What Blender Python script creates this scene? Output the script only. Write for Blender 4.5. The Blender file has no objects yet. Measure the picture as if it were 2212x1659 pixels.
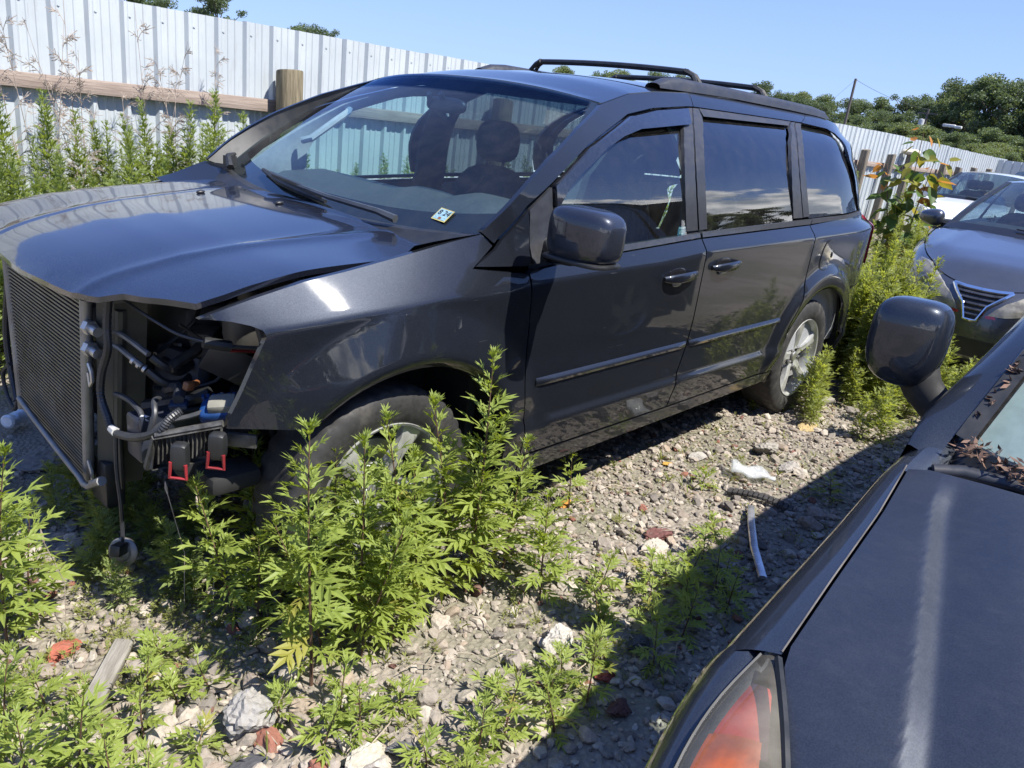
import bpy, bmesh, math, random
import numpy as np
from mathutils import Vector, Matrix, Euler, Quaternion, geometry, noise as mnoise
random.seed(7); np.random.seed(7)
SC = bpy.context.scene
COL = SC.collection
# ------------------------------------------------------------------ camera
yaw, pitch, roll = 0.713293404, -0.334571285, 0.124776104
fw = np.array([math.cos(pitch)*math.cos(yaw), math.cos(pitch)*math.sin(yaw), math.sin(pitch)])
rt0 = np.cross(fw, [0, 0, 1]); rt0 /= np.linalg.norm(rt0)
up0 = np.cross(rt0, fw)
rt = rt0*math.cos(roll)+up0*math.sin(roll)
up = -rt0*math.sin(roll)+up0*math.cos(roll)
CAMLOC = Vector((-1.4135, -2.6120, 1.5274))
cd = bpy.data.cameras.new('camera'); cam = bpy.data.objects.new('camera', cd); COL.objects.link(cam)
m = Matrix.Identity(4)
for i in range(3):
    m[i][0] = rt[i]; m[i][1] = up[i]; m[i][2] = -fw[i]
m.translation = CAMLOC
cam.matrix_world = m
cd.sensor_fit = 'HORIZONTAL'; cd.sensor_width = 36.0; cd.lens = 36.0*1687.73/2212.0
cd.clip_start = 0.02; cd.clip_end = 4000
SC.camera = cam
# ------------------------------------------------------------------ light
SUN = Vector((0.25, -1.0, 1.62)).normalized()
sun_el = math.asin(SUN.z); sun_az = math.atan2(SUN.x, SUN.y)
ld = bpy.data.lights.new('sun', 'SUN'); ld.energy = 5.0; ld.angle = math.radians(0.53); ld.color = (1.0, 0.955, 0.88)
lo = bpy.data.objects.new('sun', ld); COL.objects.link(lo)
lo.rotation_euler = (-SUN).to_track_quat('-Z', 'Y').to_euler(); lo.location = (0, 0, 30)
W_ = bpy.data.worlds.new('World'); SC.world = W_; W_.use_nodes = True
nt = W_.node_tree; nt.nodes.clear()
def wn(t, **k):
    n = nt.nodes.new(t)
    for a, b in k.items(): setattr(n, a, b)
    return n
out = wn('ShaderNodeOutputWorld'); bg = wn('ShaderNodeBackground'); bg.inputs['Strength'].default_value = 0.070
sky = wn('ShaderNodeTexSky'); sky.sky_type = 'NISHITA'; sky.sun_disc = False
sky.sun_elevation = sun_el; sky.sun_rotation = sun_az
sky.altitude = 100; sky.air_density = 1.0; sky.dust_density = 0.25; sky.ozone_density = 4.0
tc = wn('ShaderNodeTexCoord')
sep = wn('ShaderNodeSeparateXYZ'); nt.links.new(tc.outputs['Generated'], sep.inputs[0])
# a low bank of cumulus over the sunny half of the sky (seen mirrored in the van's side windows)
mp = wn('ShaderNodeMapping'); mp.inputs['Scale'].default_value = (1, 1, 1.35)
nt.links.new(tc.outputs['Generated'], mp.inputs[0])
nz = wn('ShaderNodeTexNoise'); nz.inputs['Scale'].default_value = 7.5; nz.inputs['Detail'].default_value = 9; nz.inputs['Roughness'].default_value = 0.58
nt.links.new(mp.outputs[0], nz.inputs['Vector'])
def mr(src, a, b, c=0.0, d=1.0, smooth=True):
    n = wn('ShaderNodeMapRange'); n.interpolation_type = 'SMOOTHSTEP' if smooth else 'LINEAR'
    nt.links.new(src, n.inputs[0])
    for i, v in zip((1, 2, 3, 4), (a, b, c, d)): n.inputs[i].default_value = v
    return n.outputs[0]
def mth(op, a, b):
    n = wn('ShaderNodeMath', operation=op)
    for i, v in enumerate((a, b)):
        if isinstance(v, (int, float)): n.inputs[i].default_value = v
        else: nt.links.new(v, n.inputs[i])
    return n.outputs[0]
lowband = mr(sep.outputs['Z'], 0.05, 0.25, 0.17, -0.18)
side = mr(sep.outputs['Y'], -0.45, -0.1, 0.0, -0.4)
dens = mth('ADD', mth('ADD', nz.outputs['Fac'], lowband), side)
cm = mr(dens, 0.475, 0.56)
nz2 = wn('ShaderNodeTexNoise'); nz2.inputs['Scale'].default_value = 14; nz2.inputs['Detail'].default_value = 5
nt.links.new(mp.outputs[0], nz2.inputs['Vector'])
ramp = wn('ShaderNodeMix', data_type='RGBA')
nt.links.new(mr(nz2.outputs['Fac'], 0.35, 0.65), ramp.inputs['Factor'])
ramp.inputs['A'].default_value = (6.0, 6.8, 8.2, 1); ramp.inputs['B'].default_value = (18, 18, 18.3, 1)
# the clear air as photographed: a bluer zenith, a paler band low down
tint = wn('ShaderNodeMix', data_type='RGBA', blend_type='MULTIPLY'); tint.inputs['Factor'].default_value = 1.0
nt.links.new(sky.outputs[0], tint.inputs['A']); tint.inputs['B'].default_value = (0.90, 0.98, 1.34, 1)
hz_ = wn('ShaderNodeMix', data_type='RGBA'); nt.links.new(mr(sep.outputs['Z'], 0.0, 0.55, 0.75, 0.55), hz_.inputs['Factor'])
nt.links.new(tint.outputs['Result'], hz_.inputs['A'])
hz2 = wn('ShaderNodeMix', data_type='RGBA'); nt.links.new(mr(sep.outputs['Z'], 0.0, 0.40), hz2.inputs['Factor'])
hz2.inputs['A'].default_value = (3.5, 5.1, 8.7, 1); hz2.inputs['B'].default_value = (1.6, 3.0, 8.0, 1)
nt.links.new(hz2.outputs['Result'], hz_.inputs['B'])
mixc = wn('ShaderNodeMix', data_type='RGBA')
nt.links.new(cm, mixc.inputs['Factor']); nt.links.new(hz_.outputs['Result'], mixc.inputs['A']); nt.links.new(ramp.outputs['Result'], mixc.inputs['B'])
nt.links.new(mixc.outputs['Result'], bg.inputs['Color']); nt.links.new(bg.outputs[0], out.inputs['Surface'])
SC.view_settings.view_transform = 'Standard'; SC.view_settings.look = 'None'
SC.view_settings.gamma = 1.0; SC.view_settings.use_curve_mapping = False
SC.view_settings.exposure = 1.0
SC.cycles.max_bounces = 10; SC.cycles.transparent_max_bounces = 16; SC.cycles.caustics_reflective = False; SC.cycles.caustics_refractive = False
SC.cycles.sample_clamp_indirect = 6.0; SC.cycles.use_denoising = True

# ------------------------------------------------------------------ object helpers
def tag(o, label=None, cat=None, group=None, kind=None):
    if label: o['label'] = label
    if cat: o['category'] = cat
    if group: o['group'] = group
    if kind: o['kind'] = kind
    return o
def empty(name, loc=(0, 0, 0), rz=0, parent=None):
    o = bpy.data.objects.new(name, None); COL.objects.link(o); o.location = loc; o.rotation_euler = (0, 0, rz)
    o.empty_display_size = 0.1
    if parent: o.parent = parent
    return o
def link(name, me, parent=None, loc=None, rot=None, scale=None):
    o = bpy.data.objects.new(name, me); COL.objects.link(o)
    if parent: o.parent = parent
    if loc is not None: o.location = loc
    if rot is not None: o.rotation_euler = rot
    if scale is not None: o.scale = scale
    return o
def mesh(name, V, F, mat=None, smooth=True, mats=None, midx=None):
    me = bpy.data.meshes.new(name)
    me.from_pydata([tuple(map(float, v)) for v in V], [], [tuple(map(int, f)) for f in F])
    for mm in (mats or ([mat] if mat else [])): me.materials.append(mm)
    if midx is not None: me.polygons.foreach_set('material_index', np.array(midx, dtype=np.int32))
    if smooth: me.polygons.foreach_set('use_smooth', np.ones(len(me.polygons), dtype=bool))
    me.update()
    return me
def np_mesh(name, V, F, mat=None, smooth=False, col=None):
    """fast mesh from numpy arrays, all faces with the same corner count"""
    V = np.asarray(V, dtype=np.float32); F = np.asarray(F, dtype=np.int32); k = F.shape[1]
    me = bpy.data.meshes.new(name)
    me.vertices.add(len(V)); me.vertices.foreach_set('co', V.ravel())
    me.loops.add(F.size); me.loops.foreach_set('vertex_index', F.ravel())
    me.polygons.add(len(F)); me.polygons.foreach_set('loop_start', np.arange(0, F.size, k, dtype=np.int32))
    try: me.polygons.foreach_set('loop_total', np.full(len(F), k, dtype=np.int32))
    except Exception: pass
    me.polygons.foreach_set('use_smooth', np.full(len(F), smooth, dtype=bool))
    if mat: me.materials.append(mat)
    if col is not None:
        ca = me.color_attributes.new('Col', 'FLOAT_COLOR', 'POINT')
        c4 = np.ones((len(V), 4), dtype=np.float32); c4[:, :col.shape[1]] = col
        ca.data.foreach_set('color', c4.ravel())
    me.update(calc_edges=True); me.validate()
    return me
class MB:
    """collects simple shapes into one mesh"""
    def __init__(s): s.V = []; s.F = []; s.M = []; s.mi = 0; s.flat = set()
    def add(s, V, F, smooth=True):
        b = len(s.V); s.V += [tuple(v) for v in V]
        for f in F:
            if not smooth: s.flat.add(len(s.F))
            s.F.append(tuple(i+b for i in f)); s.M.append(s.mi)
    def box(s, c, d, R=None, bev=0.0):
        x, y, z = d[0]/2, d[1]/2, d[2]/2
        if bev <= 0:
            P = [(a*x, b*y, e*z) for a in (-1, 1) for b in (-1, 1) for e in (-1, 1)]
            F = [(0, 1, 3, 2), (4, 6, 7, 5), (0, 4, 5, 1), (2, 3, 7, 6), (0, 2, 6, 4), (1, 5, 7, 3)]
        else:
            bm = bmesh.new(); bmesh.ops.create_cube(bm, size=1)
            for v in bm.verts: v.co = Vector((v.co.x*d[0], v.co.y*d[1], v.co.z*d[2]))
            bmesh.ops.bevel(bm, geom=bm.edges[:], offset=min(bev, .45*min(d)), segments=2, affect='EDGES', profile=.5)
            bm.verts.index_update()
            P = [tuple(v.co) for v in bm.verts]; F = [[v.index for v in f.verts] for f in bm.faces]; bm.free()
        if R is not None: P = [tuple(R @ Vector(p)) for p in P]
        s.add([(p[0]+c[0], p[1]+c[1], p[2]+c[2]) for p in P], F, smooth=False)
    def tube(s, pts, r, n=8, cap=True):
        pts = [Vector(p) for p in pts]; N = len(pts)
        rr = r if isinstance(r, (list, tuple)) else [r]*N
        V = []; prev = None
        for i, p in enumerate(pts):
            t = (pts[min(i+1, N-1)]-pts[max(i-1, 0)]).normalized()
            if prev is None:
                a = Vector((0, 0, 1)) if abs(t.z) < .9 else Vector((1, 0, 0))
                u = t.cross(a).normalized()
            else:
                u = (prev-t*prev.dot(t)).normalized()
            prev = u; w = t.cross(u)
            for k in range(n):
                a = 2*math.pi*k/n
                V.append(p+(u*math.cos(a)+w*math.sin(a))*rr[i])
        F = [(i*n+k, i*n+(k+1) % n, (i+1)*n+(k+1) % n, (i+1)*n+k) for i in range(N-1) for k in range(n)]
        if cap: F += [tuple(range(n))[::-1], tuple((N-1)*n+k for k in range(n))]
        s.add(V, F)
    def lathe(s, prof, c=(0, 0, 0), n=32, axis='y', close=False):
        """prof: list of (axial, radius)"""
        V = []
        for a, r in prof:
            for k in range(n):
                t = 2*math.pi*k/n; q = (math.cos(t)*r, math.sin(t)*r)
                V.append({'y': (c[0]+q[0], c[1]+a, c[2]+q[1]), 'z': (c[0]+q[0], c[1]+q[1], c[2]+a), 'x': (c[0]+a, c[1]+q[0], c[2]+q[1])}[axis])
        F = []
        for i in range(len(prof)-1):
            for k in range(n): F.append((i*n+k, i*n+(k+1) % n, (i+1)*n+(k+1) % n, (i+1)*n+k))
        if close: F += [tuple(range(n)), tuple((len(prof)-1)*n+k for k in range(n))]
        s.add(V, F)
    def prism(s, poly, h, fn):
        """poly 2D extruded: fn(a,b,t) -> 3D with t in (0,h)"""
        n = len(poly)
        s.add([fn(a, b, 0) for a, b in poly]+[fn(a, b, h) for a, b in poly],
              [tuple(range(n))[::-1], tuple(range(n, 2*n))]+[(i, (i+1) % n, n+(i+1) % n, n+i) for i in range(n)], smooth=False)
    def build(s, name, mat, parent=None, mats=None, autosmooth=True, normals=True):
        me = mesh(name, s.V, s.F, mat, True, mats, s.M if mats else None)
        if s.flat:
            sm = np.ones(len(me.polygons), dtype=bool); sm[list(s.flat)] = False
            me.polygons.foreach_set('use_smooth', sm)
        if normals:
            bm = bmesh.new(); bm.from_mesh(me); bmesh.ops.recalc_face_normals(bm, faces=bm.faces[:]); bm.to_mesh(me); bm.free()
        try: me.set_sharp_from_angle(angle=math.radians(38))
        except Exception: pass
        return link(name, me, parent)
def grid_mesh(name, P, mat, closed_u=False):
    """P[i][j] points"""
    n, k = len(P), len(P[0])
    V = [p for row in P for p in row]; F = []
    for i in range(n if closed_u else n-1):
        for j in range(k-1):
            a = i*k+j; b = ((i+1) % n)*k+j
            F.append((a, b, b+1, a+1))
    return mesh(name, V, F, mat)
# ---- polygon panels lying on a height field
def dens(poly, step):
    o = []
    for i in range(len(poly)):
        a = np.array(poly[i], float); b = np.array(poly[(i+1) % len(poly)], float)
        k = max(1, int(np.ceil(np.linalg.norm(b-a)/step)))
        for t in range(k): o.append(tuple(a+(b-a)*t/k))
    return o
def area2(p):
    return sum(p[i][0]*p[(i+1) % len(p)][1]-p[(i+1) % len(p)][0]*p[i][1] for i in range(len(p)))/2
def inset(poly, d):
    if area2(poly) < 0: poly = poly[::-1]
    n = len(poly); o = []
    for i in range(n):
        a, b, e = (np.array(poly[j % n], float) for j in (i-1, i, i+1))
        u = b-a; v = e-b; u /= (np.linalg.norm(u)+1e-9); v /= (np.linalg.norm(v)+1e-9)
        n1 = np.array((-u[1], u[0])); n2 = np.array((-v[1], v[0])); q = n1+n2
        q = q/max(.35, np.dot(q, q)/2)
        o.append(tuple(b+q*d*1.0))
    return o
def inside_pts(P, poly, margin):
    P = np.asarray(P, float); poly = np.asarray(poly, float); n = len(poly)
    ins = np.zeros(len(P), bool); dmin = np.full(len(P), 1e9)
    for i in range(n):
        a = poly[i]; b = poly[(i+1) % n]
        cond = ((a[1] > P[:, 1]) != (b[1] > P[:, 1]))
        with np.errstate(divide='ignore', invalid='ignore'):
            xi = (b[0]-a[0])*(P[:, 1]-a[1])/(b[1]-a[1])+a[0]
        ins ^= cond & (P[:, 0] < xi)
        d = b-a; t = np.clip(((P-a) @ d)/(d @ d+1e-12), 0, 1)
        dmin = np.minimum(dmin, np.linalg.norm(P-(a+t[:, None]*d), axis=1))
    return P[ins & (dmin > margin)]
def panel(name, poly, fn, pts, mat, parent=None, gap=0.003, step=0.03, rim=0.018, rimdir=None, margin=0.008, outward=None):
    """poly in 2D, fn(a,b)->xyz; pts candidate interior points; rim: depth of the folded edge"""
    p = inset(poly, gap) if gap else (poly if area2(poly) > 0 else poly[::-1])
    p = dens(p, step); nb = len(p)
    inn = inside_pts(pts, p, margin) if len(pts) else np.zeros((0, 2))
    vs = [Vector(q) for q in p]+[Vector((float(q[0]), float(q[1]))) for q in inn]
    r = geometry.delaunay_2d_cdt(vs, [(i, (i+1) % nb) for i in range(nb)], [], 1, 1e-6)
    V2, F = r[0], [list(f) for f in r[2]]
    V = [Vector(fn(v.x, v.y)) for v in V2]
    # orientation
    if outward is not None and F:
        ow = Vector(outward); s = 0
        for f in F[:60]:
            s += (V[f[1]]-V[f[0]]).cross(V[f[2]]-V[f[0]]).dot(ow)
        if s < 0: F = [f[::-1] for f in F]
    nF = len(F); sharp = []
    if rim:
        rd = Vector(rimdir if rimdir is not None else tuple(-Vector(outward)))
        # boundary loop edges
        cnt = {}
        for f in F:
            for i in range(3):
                a, b = f[i], f[(i+1) % 3]; cnt[(a, b)] = cnt.get((a, b), 0)+1
        bnd = [(a, b) for (a, b) in cnt if (b, a) not in cnt]
        ids = {}
        for a, b in bnd:
            for q in (a, b):
                if q not in ids: ids[q] = len(V); V.append(V[q]+rd*rim)
        for a, b in bnd: F.append([b, a, ids[a], ids[b]]); sharp.append((a, b))
    me = mesh(name, V, F, mat)
    if sharp:
        S = {tuple(sorted(e)) for e in sharp}
        ev = np.empty(len(me.edges)*2, dtype=np.int32); me.edges.foreach_get('vertices', ev); ev = ev.reshape(-1, 2)
        at = me.attributes.new('sharp_edge', 'BOOLEAN', 'EDGE')
        at.data.foreach_set('value', np.array([tuple(sorted(e)) in S for e in ev.tolist()], dtype=bool))
    return link(name, me, parent)
def rbox(d, e=4.0, n=10):
    """rounded block (super-ellipsoid) with full sizes d; returns V,F"""
    bm = bmesh.new(); bmesh.ops.create_cube(bm, size=2); bmesh.ops.subdivide_edges(bm, edges=bm.edges[:], cuts=n, use_grid_fill=True)
    V = []
    for v in bm.verts:
        q = np.array(v.co); q = q/((np.abs(q)**e).sum())**(1/e); V.append(q*np.array(d)/2)
    bm.verts.index_update(); F = [[v.index for v in f.verts] for f in bm.faces]; bm.free()
    return V, F
def text_mesh(name, s, size, mat, parent=None, M=None):
    cu = bpy.data.curves.new(name, 'FONT'); cu.body = s; cu.size = size; cu.align_x = 'CENTER'; cu.align_y = 'CENTER'; cu.extrude = 0.0004
    o = bpy.data.objects.new('tmp', cu); COL.objects.link(o)
    dg = bpy.context.evaluated_depsgraph_get(); me = bpy.data.meshes.new_from_object(o.evaluated_get(dg))
    bpy.data.objects.remove(o); me.materials.clear(); me.materials.append(mat)
    t = link(name, me, parent)
    if M is not None: t.matrix_local = M
    return t

# ------------------------------------------------------------------ materials
class NT:
    def __init__(s, name):
        s.m = bpy.data.materials.new(name); s.m.use_nodes = True; s.t = s.m.node_tree; s.t.nodes.clear()
        s.out = s.n('ShaderNodeOutputMaterial')
    def n(s, t, **k):
        q = s.t.nodes.new(t)
        for a, b in k.items(): setattr(q, a, b)
        return q
    def l(s, a, b): s.t.links.new(a, b)
    def put(s, inp, v):
        if isinstance(v, bpy.types.NodeSocket): s.l(v, inp)
        elif isinstance(v, (tuple, list)): inp.default_value = tuple(v)+((1,) if len(v) == 3 and inp.type == 'RGBA' else ())
        else: inp.default_value = v
    def pos(s, kind='Object'): return s.n('ShaderNodeTexCoord').outputs[kind]
    def noise(s, scale, detail=4, vec=None, rough=.55, stretch=None):
        q = s.n('ShaderNodeTexNoise'); q.inputs['Scale'].default_value = scale; q.inputs['Detail'].default_value = detail; q.inputs['Roughness'].default_value = rough
        v = vec if vec is not None else s.pos()
        if stretch:
            mp = s.n('ShaderNodeMapping'); mp.inputs['Scale'].default_value = stretch; s.l(v, mp.inputs[0]); v = mp.outputs[0]
        s.l(v, q.inputs['Vector']); return q.outputs['Fac']
    def ramp(s, f, a, b, c=0., d=1.):
        q = s.n('ShaderNodeMapRange', interpolation_type='SMOOTHSTEP'); s.l(f, q.inputs[0])
        for i, v in zip((1, 2, 3, 4), (a, b, c, d)): s.put(q.inputs[i], v)
        return q.outputs[0]
    def math(s, op, a, b=0.):
        q = s.n('ShaderNodeMath', operation=op); s.put(q.inputs[0], a); s.put(q.inputs[1], b); return q.outputs[0]
    def mix(s, f, a, b, bt='MIX'):
        q = s.n('ShaderNodeMix', data_type='RGBA', blend_type=bt); s.put(q.inputs['Factor'], f); s.put(q.inputs['A'], a); s.put(q.inputs['B'], b); return q.outputs['Result']
    def bump(s, h, strength=.3, dist=.01):
        q = s.n('ShaderNodeBump'); q.inputs['Strength'].default_value = strength; q.inputs['Distance'].default_value = dist; s.l(h, q.inputs['Height']); return q.outputs[0]
    def pbr(s, color, rough=.5, metal=0., coat=0., coat_r=.03, spec=.5, normal=None, **kw):
        p = s.n('ShaderNodeBsdfPrincipled')
        s.put(p.inputs['Base Color'], color); s.put(p.inputs['Roughness'], rough); s.put(p.inputs['Metallic'], metal)
        s.put(p.inputs['Coat Weight'], coat); s.put(p.inputs['Coat Roughness'], coat_r); s.put(p.inputs['Specular IOR Level'], spec)
        if normal is not None: s.l(normal, p.inputs['Normal'])
        for k, v in kw.items(): s.put(p.inputs[k.replace('_', ' ')], v)
        s.l(p.outputs[0], s.out.inputs['Surface']); return p
def simple(name, col, rough=.5, metal=0., var=.25, scale=12., bump=0., bscale=60., coat=0., dirt=None, dirtamt=.5):
    t = NT(name)
    f = t.ramp(t.noise(scale, 5), .3, .7)
    c = t.mix(f, tuple(x*(1-var) for x in col), tuple(min(1, x*(1+var)) for x in col))
    if dirt: c = t.mix(t.ramp(t.noise(scale*.45, 7, rough=.65), .48, .72, 0, dirtamt), c, dirt)
    nm = t.bump(t.noise(bscale, 4), bump, .004) if bump else None
    t.pbr(c, t.ramp(t.noise(scale*2, 3), .3, .7, rough*.85, min(1, rough*1.15)), metal, coat, normal=nm)
    return t.m
def paint(name, col, metal=.55, rough=.36, dust=.12, coat_r=.03, dustcol=(.17, .168, .165), scratch=0., cior=1.5):
    t = NT(name)
    fl = t.noise(420, 2)
    c = t.mix(t.ramp(fl, .3, .7), tuple(x*.8 for x in col), tuple(x*1.3 for x in col))
    g = t.n('ShaderNodeNewGeometry'); sp = t.n('ShaderNodeSeparateXYZ'); t.l(g.outputs['Normal'], sp.inputs[0])
    upf = t.ramp(sp.outputs['Z'], .05, .9, .12, 1.)
    d1 = t.ramp(t.noise(9, 8, rough=.7), .35, .75)
    d2 = t.ramp(t.noise(60, 6, rough=.75, stretch=(1, .35, 1)), .45, .75)
    dd = t.math('MULTIPLY', t.math('ADD', t.math('MULTIPLY', d1, .6), t.math('MULTIPLY', d2, .6)), upf)
    sc = t.ramp(t.noise(230, 3), .71, .76)          # specks
    dd = t.math('MINIMUM', t.math('ADD', t.math('MULTIPLY', dd, dust), t.math('MULTIPLY', sc, dust*.9)), 1.)
    c = t.mix(dd, c, dustcol)
    if scratch:
        s1 = t.math('MULTIPLY', t.ramp(t.noise(5, 3, stretch=(.9, 1, 42)), .715, .74), t.ramp(t.noise(1.7, 3), .52, .66))
        s2 = t.math('MULTIPLY', t.ramp(t.noise(9, 2, stretch=(14, 1, 1.2)), .76, .78), t.ramp(t.noise(2.3, 3), .55, .66))
        c = t.mix(t.math('MULTIPLY', t.math('MAXIMUM', s1, s2), .55), c, (.30, .30, .31))
    t.pbr(c, spec=.10, rough=t.math('ADD', rough, t.math('MULTIPLY', dd, .3)), metal=t.math('MULTIPLY', t.math('SUBTRACT', 1., dd), metal), coat=1.0, coat_r=t.math('ADD', coat_r, t.math('MULTIPLY', dd, .35)), **{'Coat_IOR': cior})
    return t.m
def glass(name, tint=(.8, .9, .88), ior=1.7, dust=.03):
    t = NT(name)
    tr = t.n('ShaderNodeBsdfTransparent'); tr.inputs[0].default_value = (*tint, 1)
    gl = t.n('ShaderNodeBsdfGlossy'); gl.inputs['Roughness'].default_value = 0.0; gl.inputs['Color'].default_value = (1, 1, 1, 1)
    df = t.n('ShaderNodeBsdfDiffuse'); df.inputs[0].default_value = (.5, .48, .44, 1)
    g = t.n('ShaderNodeNewGeometry'); vm = t.n('ShaderNodeVectorMath', operation='DOT_PRODUCT'); t.l(g.outputs['Normal'], vm.inputs[0]); t.l(g.outputs['Incoming'], vm.inputs[1])
    f0 = ((ior-1)/(ior+1))**2
    fr = t.math('ADD', f0, t.math('MULTIPLY', 1-f0, t.math('POWER', t.math('SUBTRACT', 1.0, t.math('ABSOLUTE', vm.outputs['Value'])), 5.0)))
    m1 = t.n('ShaderNodeMixShader'); t.l(fr, m1.inputs[0]); t.l(tr.outputs[0], m1.inputs[1]); t.l(gl.outputs[0], m1.inputs[2])
    m2 = t.n('ShaderNodeMixShader'); t.l(t.ramp(t.noise(14, 8, rough=.7), .3, .8, dust*.4, dust*1.6), m2.inputs[0]); t.l(m1.outputs[0], m2.inputs[1]); t.l(df.outputs[0], m2.inputs[2])
    t.l(m2.outputs[0], t.out.inputs['Surface'])
    return t.m
def foliage(name, ca, cb, trans=.35, wilt=0.):
    t = NT(name)
    oi = t.n('ShaderNodeObjectInfo')
    f = t.ramp(t.noise(3.0, 4, vec=t.n('ShaderNodeNewGeometry').outputs['Position']), .3, .7)
    c = t.mix(t.math('ADD', t.math('MULTIPLY', f, .6), t.math('MULTIPLY', oi.outputs['Random'], .4)), ca, cb)
    if wilt: c = t.mix(t.ramp(oi.outputs['Random'], 1-wilt, 1-wilt*.3, 0., .85), c, (.33, .24, .045))
    g = t.n('ShaderNodeNewGeometry')
    c = t.mix(t.math('MULTIPLY', g.outputs['Backfacing'], .45), c, (cb[0]*1.15+.03, cb[1]*1.05+.03, cb[2]*1.2+.04))
    p = t.n('ShaderNodeBsdfPrincipled'); t.put(p.inputs['Base Color'], c); p.inputs['Roughness'].default_value = .5; p.inputs['Specular IOR Level'].default_value = .35
    tl = t.n('ShaderNodeBsdfTranslucent'); t.l(t.mix(.6, c, (min(1, cb[0]*1.9), min(1, cb[1]*1.7), cb[2]*.6)), tl.inputs[0])
    mx = t.n('ShaderNodeMixShader'); mx.inputs[0].default_value = trans; t.l(p.outputs[0], mx.inputs[1]); t.l(tl.outputs[0], mx.inputs[2])
    t.l(mx.outputs[0], t.out.inputs['Surface'])
    return t.m
PAINT = paint('van_paint', (.017, .020, .027), .65, .45, dust=.03, scratch=1.)
HOODP = paint('hood_paint', (.014, .017, .028), .65, .42, dust=.05, coat_r=.05, cior=1.8)
MATTE = simple('dark_trim', (.026, .028, .033), .42, var=.12, scale=20, dirt=(.06, .055, .05), dirtamt=.35)
BLACK = simple('black_plastic', (.016, .017, .018), .45, var=.25)
BLACKG = simple('black_gloss', (.012, .012, .013), .12, var=.1)
DARK = simple('dark_underbody', (.012, .012, .012), .8)
RUBBER = simple('tyre_rubber', (.019, .0185, .018), .72, var=.2, scale=30, bump=.2, dirt=(.085, .078, .066), dirtamt=.55)
ALLOY = simple('alloy', (.52, .52, .50), .36, .55, var=.1, scale=20, dirt=(.28, .25, .20), dirtamt=.4)
STEEL = simple('steel', (.45, .45, .44), .35, .8, var=.2, dirt=(.2, .15, .1), dirtamt=.5)
ALUM = simple('aluminium', (.24, .24, .235), .45, .6, var=.2, bump=.2, dirt=(.14, .12, .10), dirtamt=.7)  # tones lowered, dirt included, to imitate shade in the engine bay
CHROME = simple('chrome', (.8, .8, .8), .12, 1.0, var=.05)
GREYTRIM = simple('grey_interior', (.33, .34, .35), .7, var=.08, scale=40)
DASH = simple('dash_vinyl', (.042, .047, .053), .62, var=.12, scale=60, bump=.15, bscale=300)
SEAT = simple('seat_cloth', (.035, .037, .042), .9, var=.25, scale=90)
WSGLASS = glass('windscreen_glass', (.70, .86, .90), 1.55, .016)
SIDEGLASS = glass('side_glass', (.58, .78, .78), 2.2, .012)
TINTGLASS = glass('privacy_glass', (.18, .22, .23), 2.3, .012)
RED = simple('red_plastic', (.20, .016, .02), .5)
REDLENS = simple('red_lens', (.42, .015, .03), .12, coat=1)
BLUE = simple('blue_plastic', (.008, .04, .14), .5)  # bay plastics scaled dark to stand in for deep shade under the bonnet
CREAM = simple('cream_plastic', (.19, .185, .155), .5, dirt=(.15, .12, .08))
AMBER = simple('amber_plastic', (.16, .06, .02), .5)
WHITEP = simple('white_plastic', (.55, .55, .53), .45)
# ================================================================== ground
def gh(x, y):
    """ground height: flat where the van stands, gently uneven elsewhere"""
    h = .035*math.sin(.9*x+.4)*math.cos(.8*y-.3)+.02*math.sin(2.3*x-1.1*y)
    if x > 5: h += .03*math.sin(.5*x)
    return h*(.35 if -2 < x < 4.5 and -3 < y < 2 else .8)
def stone_ground(name):
    t = NT(name); P = t.n('ShaderNodeNewGeometry').outputs['Position']
    n1 = t.noise(1.3, 6, P); n2 = t.noise(28, 6, P, .7); n3 = t.noise(160, 3, P)
    v = t.n('ShaderNodeTexVoronoi'); v.inputs['Scale'].default_value = 55; t.l(P, v.inputs['Vector'])
    c = t.mix(t.ramp(n2, .3, .7), (.060, .051, .041), (.17, .148, .122))
    c = t.mix(t.math('MULTIPLY', t.ramp(v.outputs['Distance'], .0, .6), .35), (.31, .27, .225), c)
    c = t.mix(t.ramp(n1, .50, .72, 0, .55), c, (.12, .105, .075))
    # greener and browner soil away from the rubble
    c = t.mix(t.ramp(t.noise(.6, 4, P), .45, .6, 0, .45), c, (.10, .11, .05))
    h = t.math('ADD', t.math('MULTIPLY', n2, 1.), t.math('MULTIPLY', v.outputs['Distance'], .8))
    t.pbr(c, .93, normal=t.bump(h, .9, .012), spec=.2); return t.m
GROUND = stone_ground('rubble_soil')
xs = np.concatenate([[-400, -150, -60, -25, -12, -6, -3.5], np.arange(-2.4, 5.0, .10), np.arange(5.2, 14, .4), [16, 20, 25, 32, 45, 70, 150, 400]])
ys = np.concatenate([[-400, -150, -60, -30, -15, -8, -5], np.arange(-3.6, 3.6, .10), [4, 5, 7, 10, 15, 25, 50, 150, 400]])
V = [(x, y, gh(x, y) if -6 < x < 30 and -8 < y < 8 else 0.) for x in xs for y in ys]; k = len(ys)
F = [(i*k+j, (i+1)*k+j, (i+1)*k+j+1, i*k+j+1) for i in range(len(xs)-1) for j in range(k-1)]
ground = link('ground', mesh('ground', V, F, GROUND)); ground['kind'] = 'structure'
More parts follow.
